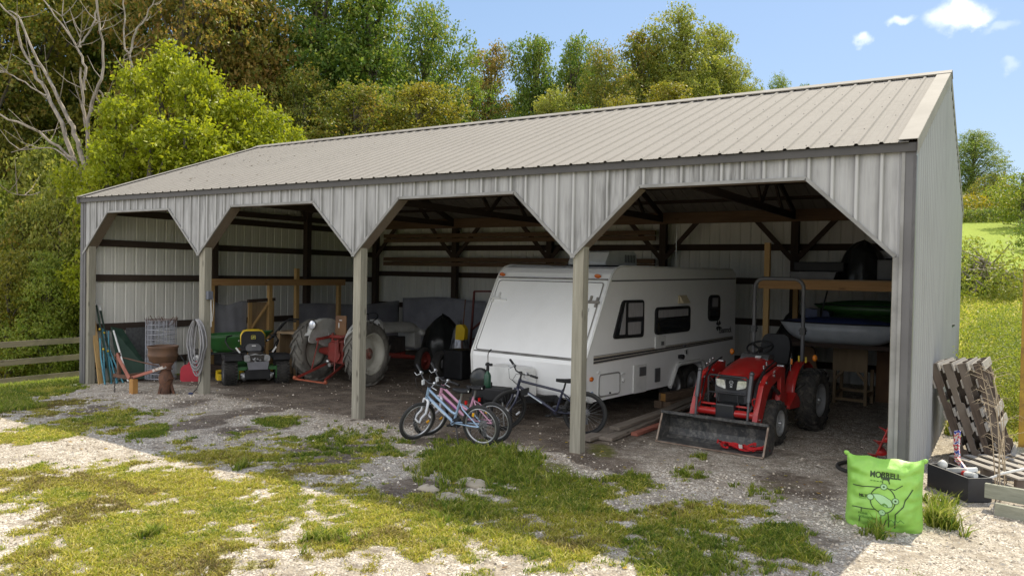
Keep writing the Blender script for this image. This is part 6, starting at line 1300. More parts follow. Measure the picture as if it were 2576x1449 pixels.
m_ypost = paint('rusty_yellow_steel', (.42, .27, .03, 1), (.30, .17, .025, 1), .6, scale=2, dirt=(.13, .06, .03, 1), dirt_amt=.8)
m_dead = paint('dry_stalk', (.42, .34, .24, 1), (.30, .23, .15, 1), .9)
def single(name, mb, mat, label, cat, group=None, **kw):
    o = mb.build(name, mat, None, **kw); return tag(o, label, cat, group)
def at(o, loc, rotz=0):
    o.location = loc; o.rotation_euler = (0, 0, rotz); return o
# steel fence posts leaning against the end wall
for (b, t_, lab) in (((.62, .22, -.1), (.06, .22, 1.52), 'dark green steel fence post with white tip, tallest of those leaning on the end wall'), ((.58, .34, -.1), (.07, .30, 1.40), 'dark green steel fence post with white tip, second in height on the end wall')):
    b, t_ = V3(b), V3(t_); t = thing('fence_post', lab, 'fence post', b); d = t_-b
    p = M(); p.bar((0, 0, 0), d*.93, .04, .008, (0, 1, 0)); p.bar((0, 0, 0), d*.93, .008, .035, (0, 1, 0)); p.build('shaft', m_tpost, t)
    p = M(); p.bar(d*.93, d, .042, .012, (0, 1, 0)); p.bar(d*.93, d, .010, .036, (0, 1, 0)); p.build('tip', m_whitetrim, t)
    for f in (.40, .64): q = M(); q.ell(d*f+Vector((.02, -.03, 0)), .024, 8); q.build('insulator', m_yellow, t)
rr = random.Random(12)
for i in range(7):
    y0 = .10+.06*i+rr.uniform(-.03, .03); y1 = .20+.03*((i*3) % 7); p = M(); p.tube([(.60+rr.uniform(-.1, .12), y0, -.12), (.40, (y0+y1)/2, .40), (.24+rr.uniform(-.05, .08), y1, .82+rr.uniform(-.1, .16))], .017, 7)
    single('fence_stake', p, m_teal, 'teal rod in the crossed bunch leaning beside the left post', 'stake', 'teal rods crossed beside the left post')
p = M(); p.tube([(.85, .45, -.08), (.32, .45, .90)], .019, 8); single('plastic_pipe', p, m_whitetrim, 'slim white pipe leaning to the right of the teal rods', 'pipe')
p = M(); p.tube([(.55, .55, -.08), (.14, .52, .95)], .016, 8); single('plastic_pipe', p, m_whitetrim, 'white pipe half hidden behind the teal rods', 'pipe')
p = M(); p.bar((.42, .14, -.14), (.10, .16, 1.10), .09, .03, (1, 0, 0)); single('plank', p, m_newz, 'narrow yellowish plank leaning right behind the left end post', 'plank')
p = M(); vs = [(.55, .45, -.1), (.78, 1.05, -.08), (.18, .72, .90), (.16, .48, .96)]; p.add(vs+[(x+.02, y-.005, z+.01) for x, y, z in vs], [(0, 1, 2, 3), (7, 6, 5, 4), (0, 4, 5, 1), (1, 5, 6, 2), (2, 6, 7, 3), (3, 7, 4, 0)]); single('green_sheet', p, m_gscreen, 'dark green sheet leaning on the end wall behind the rusty frame', 'sheet')
p = M(); p.box((.14, 1.16, .42), (.02, .62, 1.0), Matrix.Rotation(-.10, 3, 'Y')); single('screen_panel', p, paint('grey_screen', (.10, .105, .105, 1), (.07, .07, .075, 1), .8, scale=20), 'dull grey screen panel between the green sheet and the wire roll', 'panel')
# roll of welded wire
t = thing('wire_roll', 'tall roll of welded wire fencing with rusty upper rim standing by the wall', 'wire roll', (1.0, 1.05, -.07)); p = M(); q = M()
for k, r_ in enumerate((.29, .25, .20)):
    for i in range(26): a = 2*math.pi*i/26+k*.1; p.tube([(math.cos(a)*r_, math.sin(a)*r_, 0), (math.cos(a)*r_, math.sin(a)*r_, 1.2)], .0035, 4, caps=False)
    for j in range(13): (q if j == 12 else p).tube([(math.cos(2*math.pi*i/20)*r_, math.sin(2*math.pi*i/20)*r_, .02+j*.098) for i in range(20)], .0035, 4, closed=True)
for i in range(30): a = rr.uniform(0, 6.28); q.tube([(math.cos(a)*.27, math.sin(a)*.27, 1.1), (math.cos(a+.3)*.31, math.sin(a+.3)*.31, 1.21+rr.uniform(0, .06))], .004, 4)
p.build('wire_mesh', m_wire, t); q.build('top_wire', m_rust, t)
# rusty implement frame
t = thing('implement_frame', 'rusty iron implement frame with faded red brace and ochre foot', 'farm implement', (2.55, -.52, gzf(2.55, -.52)))
o = Vector((2.55, -.52, 0)); L_ = lambda x, z, dy=0: (x-2.55, dy, z)
p = M(); p.bar(L_(2.13, .69), L_(2.17, .26), .05, .05, (0, 1, 0)); p.bar(L_(2.03, .28), L_(2.62, .27), .06, .06, (0, 1, 0)); p.bar(L_(2.17, .26, 0), L_(2.30, .30, .5), .05, .05); p.build('upright', m_rust, t)
p = M(); p.bar(L_(2.14, .66, -.035), L_(2.56, .27, -.05), .075, .02, (0, 1, 0)); p.build('brace', m_pinkrust, t, bevel=.005)
p = M(); p.bar(L_(2.53, .27), L_(3.08, .44, .1), .07, .045, (0, 0, 1)); p.build('arm', m_pinkrust, t); p = M(); p.bar(L_(3.06, .435, .1), L_(3.30, .51, .14), .08, .05, (0, 0, 1)); p.build('arm_end', paint('chipped_white', (.5, .45, .4, 1), (.25, .12, .07, 1), .7, scale=16, lo=.5, hi=.55), t)
p = M(); p.bar(L_(2.61, .26), L_(2.61, -.02), .11, .10, (0, 1, 0)); p.build('foot', m_ochre, t, bevel=.006)
p = M(); p.tube([L_(2.2, .60, .05), L_(2.6, .55, .12), L_(3.05, .51, .18)], .012, 6); p.cyl(L_(2.13, .64, -.06), L_(2.13, .64, .04), .02); p.build('rod', m_rust, t)
p = M()
for i in range(9): p.ell(L_(2.08+.004*(-1)**i, .24-.033*i, -.03), (.010, .014, .020), 6)
p.build('chain', m_greasy, t)
# cast iron pan on a pedestal
t = thing('iron_stove', 'brown iron bowl on a rusty pedestal in the leftmost bay', 'iron bowl', (3.12, -.30, gzf(3.12, -.3))); t.scale = (.66, .66, .98)
p = M(); p.lathe([(.24, .54), (.33, .58), (.36, .66), (.375, .67), (.375, .70), (.36, .705), (.365, .80), (.385, .82), (.385, .85), (.35, .85), (.33, .62), (.001, .58)], (0, 0, 0), (0, 0, 1), 36); p.build('bowl', paint('brown_iron', (.12, .06, .03, 1), (.075, .042, .025, 1), .75, scale=4, bumps=.2), t)
p = M(); p.lathe([(.20, .56), (.14, .50), (.12, .40), (.18, .30), (.16, .20), (.10, .10), (.12, .0)], (.14, 0, 0), (0, 0, 1), 18); p.bar((.10, -.05, .35), (.02, -.12, -.02), .07, .05); p.bar((.2, .05, .3), (.30, .14, -.02), .06, .05); p.bar((.14, .05, .25), (.10, .22, -.02), .06, .05); p.add([(-.10, -.08, .36), (.36, -.10, .46), (.38, .04, .46), (-.08, .06, .36)], [(0, 1, 2, 3)]); p.add([(.06, -.10, .14), (.42, -.08, .30), (.42, .06, .30), (.06, .06, .14)], [(0, 1, 2, 3)]); p.build('pedestal', m_rust, t, solid=.012)
# fuel can
t = thing('fuel_can', 'red plastic fuel can half hidden behind the hanging grey hose', 'fuel can', (1.82, 1.2, gzf(1.8, 1.2)), .5); p = M(); p.prism(rpoly([(-.20, 0), (.20, 0), (.20, .24), (.10, .34), (-.12, .34), (-.20, .26)], .05), (0, -.10, 0), (1, 0, 0), (0, 0, 1), (0, .20, 0)); p.build('body', m_redplastic, t, bevel=.02); p = M(); p.tube([(-.14, 0, .32), (-.17, 0, .40), (-.24, 0, .50)], .018, 8); p.build('spout', m_black, t); p = M(); p.tube([(-.08, 0, .34), (-.04, 0, .40), (.08, 0, .39), (.12, 0, .33)], .018, 8); p.build('handle', m_redplastic, t)
p = M(); p.box((1.7, 2.0, .08), (.9, .10, .16)); single('plank', p, m_rough, 'dark board lying along the floor behind the fuel can', 'plank')
# hose hung on the first post
t = thing('garden_hose', 'thick grey hose coiled on the first post of the open front', 'hose', (3.74, -.06, 0)); p = M(); rr = random.Random(6)
for i in range(9):
    zb = .34+.07*(i % 5)+rr.uniform(-.02, .03); xr = .10+.018*i; x0 = rr.uniform(-.015, .03); yo = -.018*(i % 4)
    p.tube([(x0+math.sin(a)*xr*(1 if math.cos(a) > -.2 else .85), yo-.012*math.sin(2*a), (1.30+zb)/2+math.cos(a)*(1.30-zb)/2) for a in [2*math.pi*k/26 for k in range(26)]], .013, 6, closed=True)
p.build('coil', m_hose, t); p = M(); p.bar((0, .07, 1.27), (0, -.09, 1.30), .03, .015); p.build('hook', m_greasy, t)
t = thing('outlet_box', 'grey electrical box with conduit on the side of the first post', 'electrical box', (BAY+.15, .09, 1.72)); p = M(); p.box((.035, 0, 0), (.07, .10, .14)); p.build('body', paint('box_grey', (.14, .15, .18, 1), None, .5), t, bevel=.006); p = M(); p.tube([(.02, .04, -.07), (.02, .05, -.3), (.02, .05, -.55)], .010, 6); p.tube([(.045, .06, .0), (.05, .075, -.2), (.04, .06, -.45)], .004, 5); p.build('conduit', m_whitetrim, t)
t = thing('power_cord', 'short dark cord with blue plug dangling to the gravel at the first post', 'cord', (3.78, -.02, 0)); g0 = gzf(3.7, -.1); p = M(); p.tube([(.02, .0, .42), (.02, -.015, .25), (-.03, -.05, .12), (-.08, -.09, g0+.03)], .006, 6); p.build('cable', m_black, t); p = M(); p.bar((-.08, -.09, g0+.025), (-.14, -.13, g0+.02), .035, .03); p.build('plug', m_kblue, t, bevel=.006)
# ------------------------------------------------------------------ second bay: green barrow, pen of posts and plastic
t = thing('wheelbarrow', 'green poly wheelbarrow with black bent handles behind the riding mower', 'wheelbarrow', (2.12, 1.95, .16), .75)
p = M()
def tub(u, v):
    a = 2*math.pi*u; ca, sa = math.cos(a), math.sin(a); k = (abs(ca)**4+abs(sa)**4)**(-.25); w = .62+.38*v
    return Vector((ca*k*.62*w+(.12*v if ca > 0 else 0), sa*k*.36*w, .34+.36*v+.05*v*ca))
p.grid(tub, 28, 6, closed_u=True); p.box((0, 0, .345), (.72, .40, .02)); p.build('tub', m_wgreen, t, solid=.012)
p = M(); p.tube([tub(i/28, 1) for i in range(28)], .016, 6, closed=True); p.build('rim', m_wgreen, t)
p = M()
for s in (-1, 1): p.tube([(-.55, s*.18, .28), (.3, s*.24, .36), (.75, s*.30, .62), (.98, s*.33, .92), (1.06, s*.33, .99), (1.26, s*.33, .98)], .018, 8)
p.tube([(.9, -.32, .82), (.9, .32, .82)], .014, 8); p.build('handle', m_black, t)
w = tyre(t, (-.72, 0, .19), .19, .08, .08, m_rubber, axis=(0, 1, 0)); p = M(); p.lathe([(.082, -.03), (.06, .03), (.03, .05), (.001, .05)], (-.72, -.01, .19), (0, -1, 0), 18); p.build('rim', m_whitetrim, w)
p = M(); 
for s in (-1, 1): p.tube([(.35, s*.22, .34), (.42, s*.24, -.15)], .014, 6)
p.build('leg', m_black, t)
t = thing('pen_frame', 'frame of new pine posts and a long rail standing along the end wall', 'timber frame', (1.2, 0, 0))
for y, z1 in ((4.42, 2.22), (3.62, 1.86), (2.08, 1.86), (5.8, 1.86)): p = M(); p.b2((-.045, y-.045, -.05), (.045, y+.045, z1)); p.build('post', m_newz, t)
p = M(); p.b2((.047, 2.0, 1.82), (.085, 5.95, 1.965)); p.build('rail', m_newy, t)
def sheet(name, p0, p1, z0, z1, sag, label, w=.0):
    p0, p1 = V3(p0), V3(p1); p = M(); d = (p1-p0); n = Vector((-d.y, d.x, 0)).normalized(); rr = random.Random(len(label))
    ph = rr.uniform(0, 6)
    p.grid(lambda u, v: p0+d*u+n*(.008*math.sin(9*u+ph)+.004*math.sin(23*u+5*v))+Vector((0, 0, z0+(z1-z0-sag*math.sin(math.pi*u)-.03*math.sin(7*u+ph))*v)), 40, 10); o = p.build(name, m_plast, None, solid=.006); tag(o, label, 'plastic sheet'); return o
sheet('plastic_sheet', (1.14, 2.15, 0), (1.14, 3.05, 0), .05, 1.47, .05, 'cloudy plastic sheet hung behind the green wheelbarrow')
sheet('plastic_sheet', (1.14, 4.42, 0), (1.14, 8.2, 0), .05, 1.36, .02, 'long cloudy plastic sheet behind the old grey farm tractor')
sheet('plastic_sheet', (1.3, 8.16, 0), (4.1, 8.16, 0), .05, 1.50, .0, 'dark plastic sheet across the foot of the back wall')
t = thing('plywood_gate', 'plywood gate panel with rough diagonal brace between the plastic sheets', 'gate', (1.15, 3.4, 0)); p = M(); p.b2((-.012, -.32, .05), (0, .34, 1.44)); p.build('panel', m_ply, t)
p = M(); p.bar((.02, -.30, .02), (.02, -.30, 1.46), .04, .09, (0, 1, 0)); p.build('stile', m_newz, t); p = M(); p.bar((.02, .32, .02), (.02, .32, 1.46), .04, .09, (0, 1, 0)); p.build('stile', m_newz, t)
p = M(); p.bar((.022, .18, 1.38), (.022, -.26, .86), .035, .10, (1, 0, 0)); p.build('brace', m_newz, t); p = M(); p.bar((.02, -.36, 1.47), (.02, .40, 1.50), .05, .07); p.build('top_rail', m_rough, t)
t = thing('work_table', 'small rough wooden table beside the old farm tractor', 'table', (3.02, 2.72, 0), .15); p = M(); p.box((0, 0, .90), (.52, .50, .045)); p.build('tabletop', m_ply, t)
for x in (-.21, .21):
    for y in (-.2, .2): p = M(); p.bar((x*1.1, y, 0), (x, y, .88), .08, .045, (0, 1, 0)); p.build('leg', m_ply, t)
p = M(); p.box((-.24, 0, .62), (.02, .42, .44)); p.box((0, .22, .55), (.42, .02, .5)); p.build('side_panel', m_ply, t)
# ------------------------------------------------------------------ third bay background
def lump(name, c, r, h, mat, label, cat, seed, n=30):
    p = M(); rr = random.Random(seed); o_ = rr.uniform(0, 50)
    def f(u, v):
        a = 2*math.pi*u; k = 1+.22*mnoise.noise(Vector((math.cos(a)*1.3+o_, math.sin(a)*1.3, v*2)))+.07*math.sin(9*a+4*v); w = (1-v**2.2)**.6
        return Vector((math.cos(a)*r[0]*w*k, math.sin(a)*r[1]*w*k, h*v*(1+.12*mnoise.noise(Vector((math.cos(a)*2, math.sin(a)*2+o_, v*3))))))
    p.grid(f, n, 14, closed_u=True); o = p.build(name, mat); o.location = c; tag(o, label, cat); return o
lump('tarp_heap', (4.46, 5.86, 0), (.50, .55), 1.18, m_tarp, 'glossy black tarpaulin heap past the nose of the old farm tractor', 'tarp', 3)
lump('silver_tarp', (4.98, 5.86, .0), (.22, .26), 1.08, m_silvertarp, 'crinkled silver sheeting hanging beside the black tarpaulin heap', 'tarp', 5)
t = thing('garden_tool', 'yellow bodied tool on a long brown handle left of the trailer', 'garden tool', (5.5, 5.2, 0)); p = M(); p.tube([(0, 0, 0), (.02, .02, .9), (.06, .05, 1.62)], .014, 7); p.build('handle', m_rust, t); p = M(); p.prism(rpoly([(-.12, .74), (.12, .74), (.14, .98), (.05, 1.08), (-.10, 1.06)], .04), (0, -.06, 0), (1, 0, 0), (0, 0, 1), (0, .12, 0)); p.build('body', m_yellow2, t, bevel=.02)
t = thing('tube_rack', 'dull red steel frame with a diagonal bar behind the trailer nose', 'metal frame', (4.75, 6.55, 0)); p = M()
for a, b in (((0, 0, 0), (.12, 0, 1.76)), ((.12, 0, 1.76), (1.5, 0, 1.80)), ((1.5, 0, 1.8), (1.5, 0, 0)), ((.06, 0, .85), (1.3, 0, 1.76)), ((.05, 0, .62), (1.5, 0, .95)), ((.8, 0, .2), (1.5, 0, .75)), ((0, 0, .25), (1.5, 0, .25))): p.bar(a, b, .04, .04, (0, 1, 0))
p.build('bars', paint('dull_red_steel', (.16, .04, .032, 1), (.11, .03, .026, 1), .7), t)
p = M(); p.box((5.9, 4.6, .3), (.5, .5, .6)); single('storage_crate', p, m_black, 'dark storage crate in the shadow left of the trailer', 'crate', bevel=.04)
w = tyre(None, (5.6, 4.4, .28), .28, .2, .15, m_rubber, name='spare_tyre'); tag(w, 'black spare tyre in the shadow beside the yellow tool', 'tyre')
# ------------------------------------------------------------------ nose of the trailer: camp stove, crank
t = thing('camp_grill', 'black camp grill with round upright lid behind the bicycles', 'grill', (9.16, .80, 0), .1)
p = M(); p.box((.20, .02, .47), (.34, .30, .18)); p.build('firebox', m_black, t, bevel=.02)
p = M(); p.lathe([(.001, .05), (.10, .045), (.15, .02), (.165, -.01), (.15, -.015), (.001, .0)], (-.08, .0, .66), (.15, -1, .05), 28); o_ = p.build('lid', m_tarp, t); o_.scale = (1, 1, 1.0)
for x in (.06, .34):
    for y in (-.1, .14): p = M(); p.tube([(x, y, .4), (x+(.04 if x > .2 else -.04), y, 0)], .012, 6); p.build('leg', m_steel if y < 0 else m_black, t)
p = M(); p.box((-.08, .06, .44), (.24, .16, .22)); p.build('stand', m_black, t)
t = thing('gas_bottle', 'small green gas bottle standing by the camp grill', 'gas bottle', (9.245, .74, .56)); p = M(); p.lathe([(.001, 0), (.05, 0), (.052, .02), (.052, .17), (.035, .21), (.02, .225), (.02, .25), (.001, .25)], (0, 0, 0), (0, 0, 1), 20); p.build('body', paint('bottle_green', (.01, .06, .03, 1), None, .35), t); p = M(); p.cyl((0, 0, .24), (0, 0, .36), .022); p.box((.02, 0, .33), (.10, .04, .035)); p.build('valve', m_black, t); p = M(); p.tube([(0, 0, .35), (0, 0, .47), (.03, -.02, .52)], .008, 6); p.build('rod', m_steel, t); p = M(); p.tube([(.03, -.02, .515), (.075, -.03, .55)], .012, 6); p.build('grip', m_black, t)
# planks and beams on the floor
for i, (a, b, w_, h_, m_, lab) in enumerate((((10.86, .62, .05), (10.98, 4.4, .08), .19, .045, m_greyw, 'wide grey plank lying nearest the wooden post under the trailer side'), ((11.06, .85, .04), (11.10, 4.2, .10), .20, .045, m_greyw, 'grey warped plank in the middle of the boards under the trailer side'),
        ((10.98, 1.3, .10), (11.02, 4.6, .13), .16, .045, m_greyw, 'grey plank lying on top of the other boards under the trailer side'), ((11.22, 1.42, .03), (11.36, 3.9, .05), .10, .045, m_pinkrust, 'dull red board lying right of the grey planks'))):
    p = M(); a, b = V3(a), V3(b); m1 = a.lerp(b, .5)+Vector((.03*(-1)**i, 0, -.012)); p.bar(a, m1, w_, h_); p.bar(m1-(m1-a).normalized()*.002, b, w_, h_)
    o = p.build('plank', wood('weathered_plank', (.26, .22, .18, 1), (.14, .115, .09, 1), 1, .9) if m_ is m_greyw else m_, None, bevel=.004); tag(o, lab, 'plank')
for i, (x, z, lab) in enumerate(((10.62, .07, 'timber beam at the bottom left of the beam stack by the trailer wheel'), (10.78, .07, 'timber beam at the bottom right of the beam stack by the trailer wheel'), (10.70, .20, 'timber beam with a yellow end on top of the beam stack'))):
    p = M(); p.bar((x, 3.75, z), (x+.45, 6.0, z), .14, .12); o = p.build('timber_beam', wood('beam_wood', (.22, .15, .10, 1), (.13, .09, .06, 1), 1, .9), None, bevel=.004); tag(o, lab, 'beam', 'timber beams by the trailer wheel')
    if i == 2: p = M(); p.bar((x-.003, 3.745, z), (x-.001, 3.75, z), .142, .122); p.build('painted_end', m_ochre, o)
# ------------------------------------------------------------------ right bay: rack with kayaks and boxes
t = thing('storage_rack', 'storage rack of new pine posts and rails in the right bay', 'rack', (12, 5.1, 0))
p = M(); p.b2((-.045, -.02, 0), (.045, .07, 2.80)); p.build('post', m_newz, t)
p = M(); p.b2((-.12, -.06, 2.02), (2.45, -.022, 2.17)); p.build('rail', m_newx, t); p = M(); p.b2((-.1, 2.2, 2.02), (2.45, 2.24, 2.17)); p.build('rail', m_newx, t)
for x, y in ((0, 2.18), (2.40, .02), (2.40, 2.18)): p = M(); p.b2((x-.045, y-.045, 0), (x+.045, y+.045, 2.16)); p.build('post', m_newz, t)
p = M()
for i in range(8): p.b2((-.08, -.05+i*.285, 2.172), (2.45, .19+i*.285, 2.192))
p.build('shelf', m_ply, t); 
for y in (.35, 1.0, 1.7): p = M(); p.b2((.0, y-.03, 1.05), (2.42, y+.03, 1.12)); p.build('bearer', m_rough, t)
def boat(name, loc, L_, Wd, H, mat, label, flip=1, deckm=None, rotz=0):
    t = thing(name, label, 'kayak', loc, rotz); p = M()
    def hull(u, v):
        x = (u-.5)*L_; w = Wd/2*max(.02, (1-abs(2*u-1)**2.6)); a = math.pi*v; k = (1-abs(2*u-1)**5)
        return Vector((x, -math.cos(a)*w, H-H*math.sin(a)**.7*k*.98))
    p.grid(hull, 26, 13); p.build('hull', mat, t, solid=.008)
    d = M(); d.grid(lambda u, v: Vector(((u-.5)*L_*.99, (v-.5)*2*Wd/2*.97*max(.02, (1-abs(2*u-1)**2.6)), H+.10*(1-(2*v-1)**2)*(1-abs(2*u-1)**2.2))), 26, 9); d.build('deck', deckm or mat, t, solid=.006)
    d = M(); pts = [Vector(((u-.5)*L_, s*Wd/2*max(.02, (1-abs(2*u-1)**2.6)), H)) for s, us in ((1, [i/20 for i in range(21)]), (-1, [1-i/20 for i in range(21)])) for u in us]; d.tube(pts, .014, 6, closed=True); d.build('rim', m_black, t); return t
boat('kayak', (13.12, 5.62, 1.10), 2.0, .62, .36, m_kwhite, 'white hulled kayak resting lowest in the right bay rack', deckm=m_kblue)
boat('kayak', (13.55, 6.2, 1.145), 2.4, .64, .34, m_kgreen, 'green kayak lying behind the white hulled kayak')
boat('kayak', (13.50, 6.55, 1.52), 2.0, .55, .22, m_kgreen, 'upper green kayak stacked over the other green one', deckm=m_wgreen)
p = M(); p.tube([(12.75, 5.75, 1.5), (12.85, 5.8, 2.0)], .014, 6); p.box((12.74, 5.75, 1.55), (.05, .16, .3)); single('paddle', p, m_black, 'black paddle propped upright on the kayaks', 'paddle')
p = M(); p.prism(rpoly([(-.25, 0), (.25, 0), (.22, .12), (-.18, .16)], .04), (12.62, 6.0, 1.52), (1, 0, 0), (0, 0, 1), (0, .35, 0)); single('life_vest', p, m_kblue, 'blue padded vest lying at the left tip of the green kayaks', 'vest', bevel=.03)
z0 = 2.194
p = M(); p.prism(rpoly([(-.34, 0), (.34, 0), (.38, .12), (-.36, .12)], .02), (12.72, 5.15, z0), (1, 0, 0), (0, 0, 1), (0, .5, 0)); single('storage_tub', p, m_tubgrey, 'flat grey plastic tub on the left of the rack shelf', 'tub', bevel=.015)
p = M(); p.box((12.80, 5.55, z0+.21), (.80, .6, .16)); single('tool_case', p, m_black, 'long black case lying on the flat grey tub', 'case', bevel=.02)
lump('covered_bundle', (13.42, 5.75, z0), (.36, .45), .66, m_tarp, 'big black covered bundle on the rack shelf', 'bundle', 8)
p = M(); p.box((13.80, 5.5, z0+.17), (.24, .3, .34)); single('storage_box', p, m_tubgrey, 'dark box between the black bundle and the brown jug', 'box', bevel=.02)
p = M(); p.box((13.85, 6.0, z0+.50), (.22, .2, .26)); o = single('storage_box', p, m_whitetrim, 'pale carton highest on the right end of the rack shelf', 'box'); p = M(); p.box((13.85, 6.0, z0+.185), (.3, .3, .37)); single('storage_box', p, m_black, 'black box under the pale carton on the rack', 'box', bevel=.02)
t = thing('jug', 'brown jug with a pale neck at the right end of the rack shelf', 'jug', (14.12, 5.2, z0)); p = M(); p.lathe([(.001, 0), (.12, 0), (.14, .03), (.14, .20), (.10, .27), (.05, .30), (.001, .3)], (0, 0, 0), (0, 0, 1), 24); p.build('body', m_jug, t); p = M(); p.lathe([(.055, .28), (.06, .36), (.065, .38), (.001, .38)], (0, 0, 0), (0, 0, 1), 18); p.build('neck', m_whitetrim, t)
# under the rack
t = thing('plywood_stand', 'plywood topped stand with open legs under the rack', 'stand', (13.16, 6.35, 0), -.1); p = M(); p.prism([(-.29, .58), (.29, .58), (.29, 1.27), (-.06, 1.27), (-.29, .98)], (0, -.02, 0), (1, 0, 0), (0, 0, 1), (0, .02, 0)); p.build('panel', m_ply, t)
p = M()
for x in (-.26, .26):
    for y in (.02, .45): p.bar((x, y, 0), (x, y, .60), .05, .05, (0, 1, 0))
p.bar((-.26, .02, .08), (.26, .02, .08), .05, .05); p.bar((-.26, .45, .20), (.26, .45, .20), .05, .05); p.bar((-.26, .02, .18), (-.26, .45, .18), .05, .05); p.bar((.26, .02, .18), (.26, .45, .18), .05, .05)
for s in (-1, 1): p.bar((s*.26, .01, .42), (s*.12, .01, .58), .04, .05, (0, 1, 0))
p.build('frame', m_ply, t)
p = M(); p.box((13.85, 7.0, .60), (.7, .03, 1.2), Matrix.Rotation(-.06, 3, 'X')); single('cardboard_sheet', p, m_cardboard, 'tall brown board standing right of the plywood stand', 'board')
p = M(); p.prism([(0, 0), (.5, 0), (.35, .95), (.22, 1.02), (.12, .9)], (12.25, 6.1, 0), (1, 0, 0), (0, 0, 1), (0, .08, 0)); single('tarp_bundle', p, paint('tan_bundle', (.20, .11, .05, 1), (.13, .075, .04, 1), .8), 'tan bundle standing behind the loader tractor seat', 'bundle', bevel=.03)
lump('tarp_heap', (11.95, 7.4, 0), (.45, .4), 1.55, m_tarp, 'black covered heap beyond the rear of the trailer', 'tarp', 12)
# red auger by the corner, black tyre ring on the ground
t = thing('ice_auger', 'red spiral hand auger leaning inside the right corner post', 'auger', (14.17, 1.75, 0)); b0, b1 = Vector((0, 0, .02)), Vector((.22, .0, .62)); ax = (b1-b0).normalized(); ux = ax.orthogonal().normalized(); uy = ax.cross(ux)
p = M(); p.grid(lambda u, v: b0+ax*(.42*u)+(ux*math.cos(u*15)+uy*math.sin(u*15))*(.012+.085*v), 60, 3, smooth=False); p.build('blade', m_red, t, solid=.006); p = M(); p.cyl(b0, b1, .013); p.build('shaft', m_red, t); p = M(); p.bar(b0+Vector((.12, .05, 0)), b1+Vector((.06, .06, -.02)), .035, .02); p.build('handle', m_greyw, t)
p = M(); p.tube([(14.05+.20*math.cos(a), 1.3+.28*math.sin(a), .03) for a in [2*math.pi*i/24 for i in range(24)]], .022, 8, closed=True); single('rubber_hose', p, m_rubber, 'black hose ring on the ground behind the green bag', 'hose')
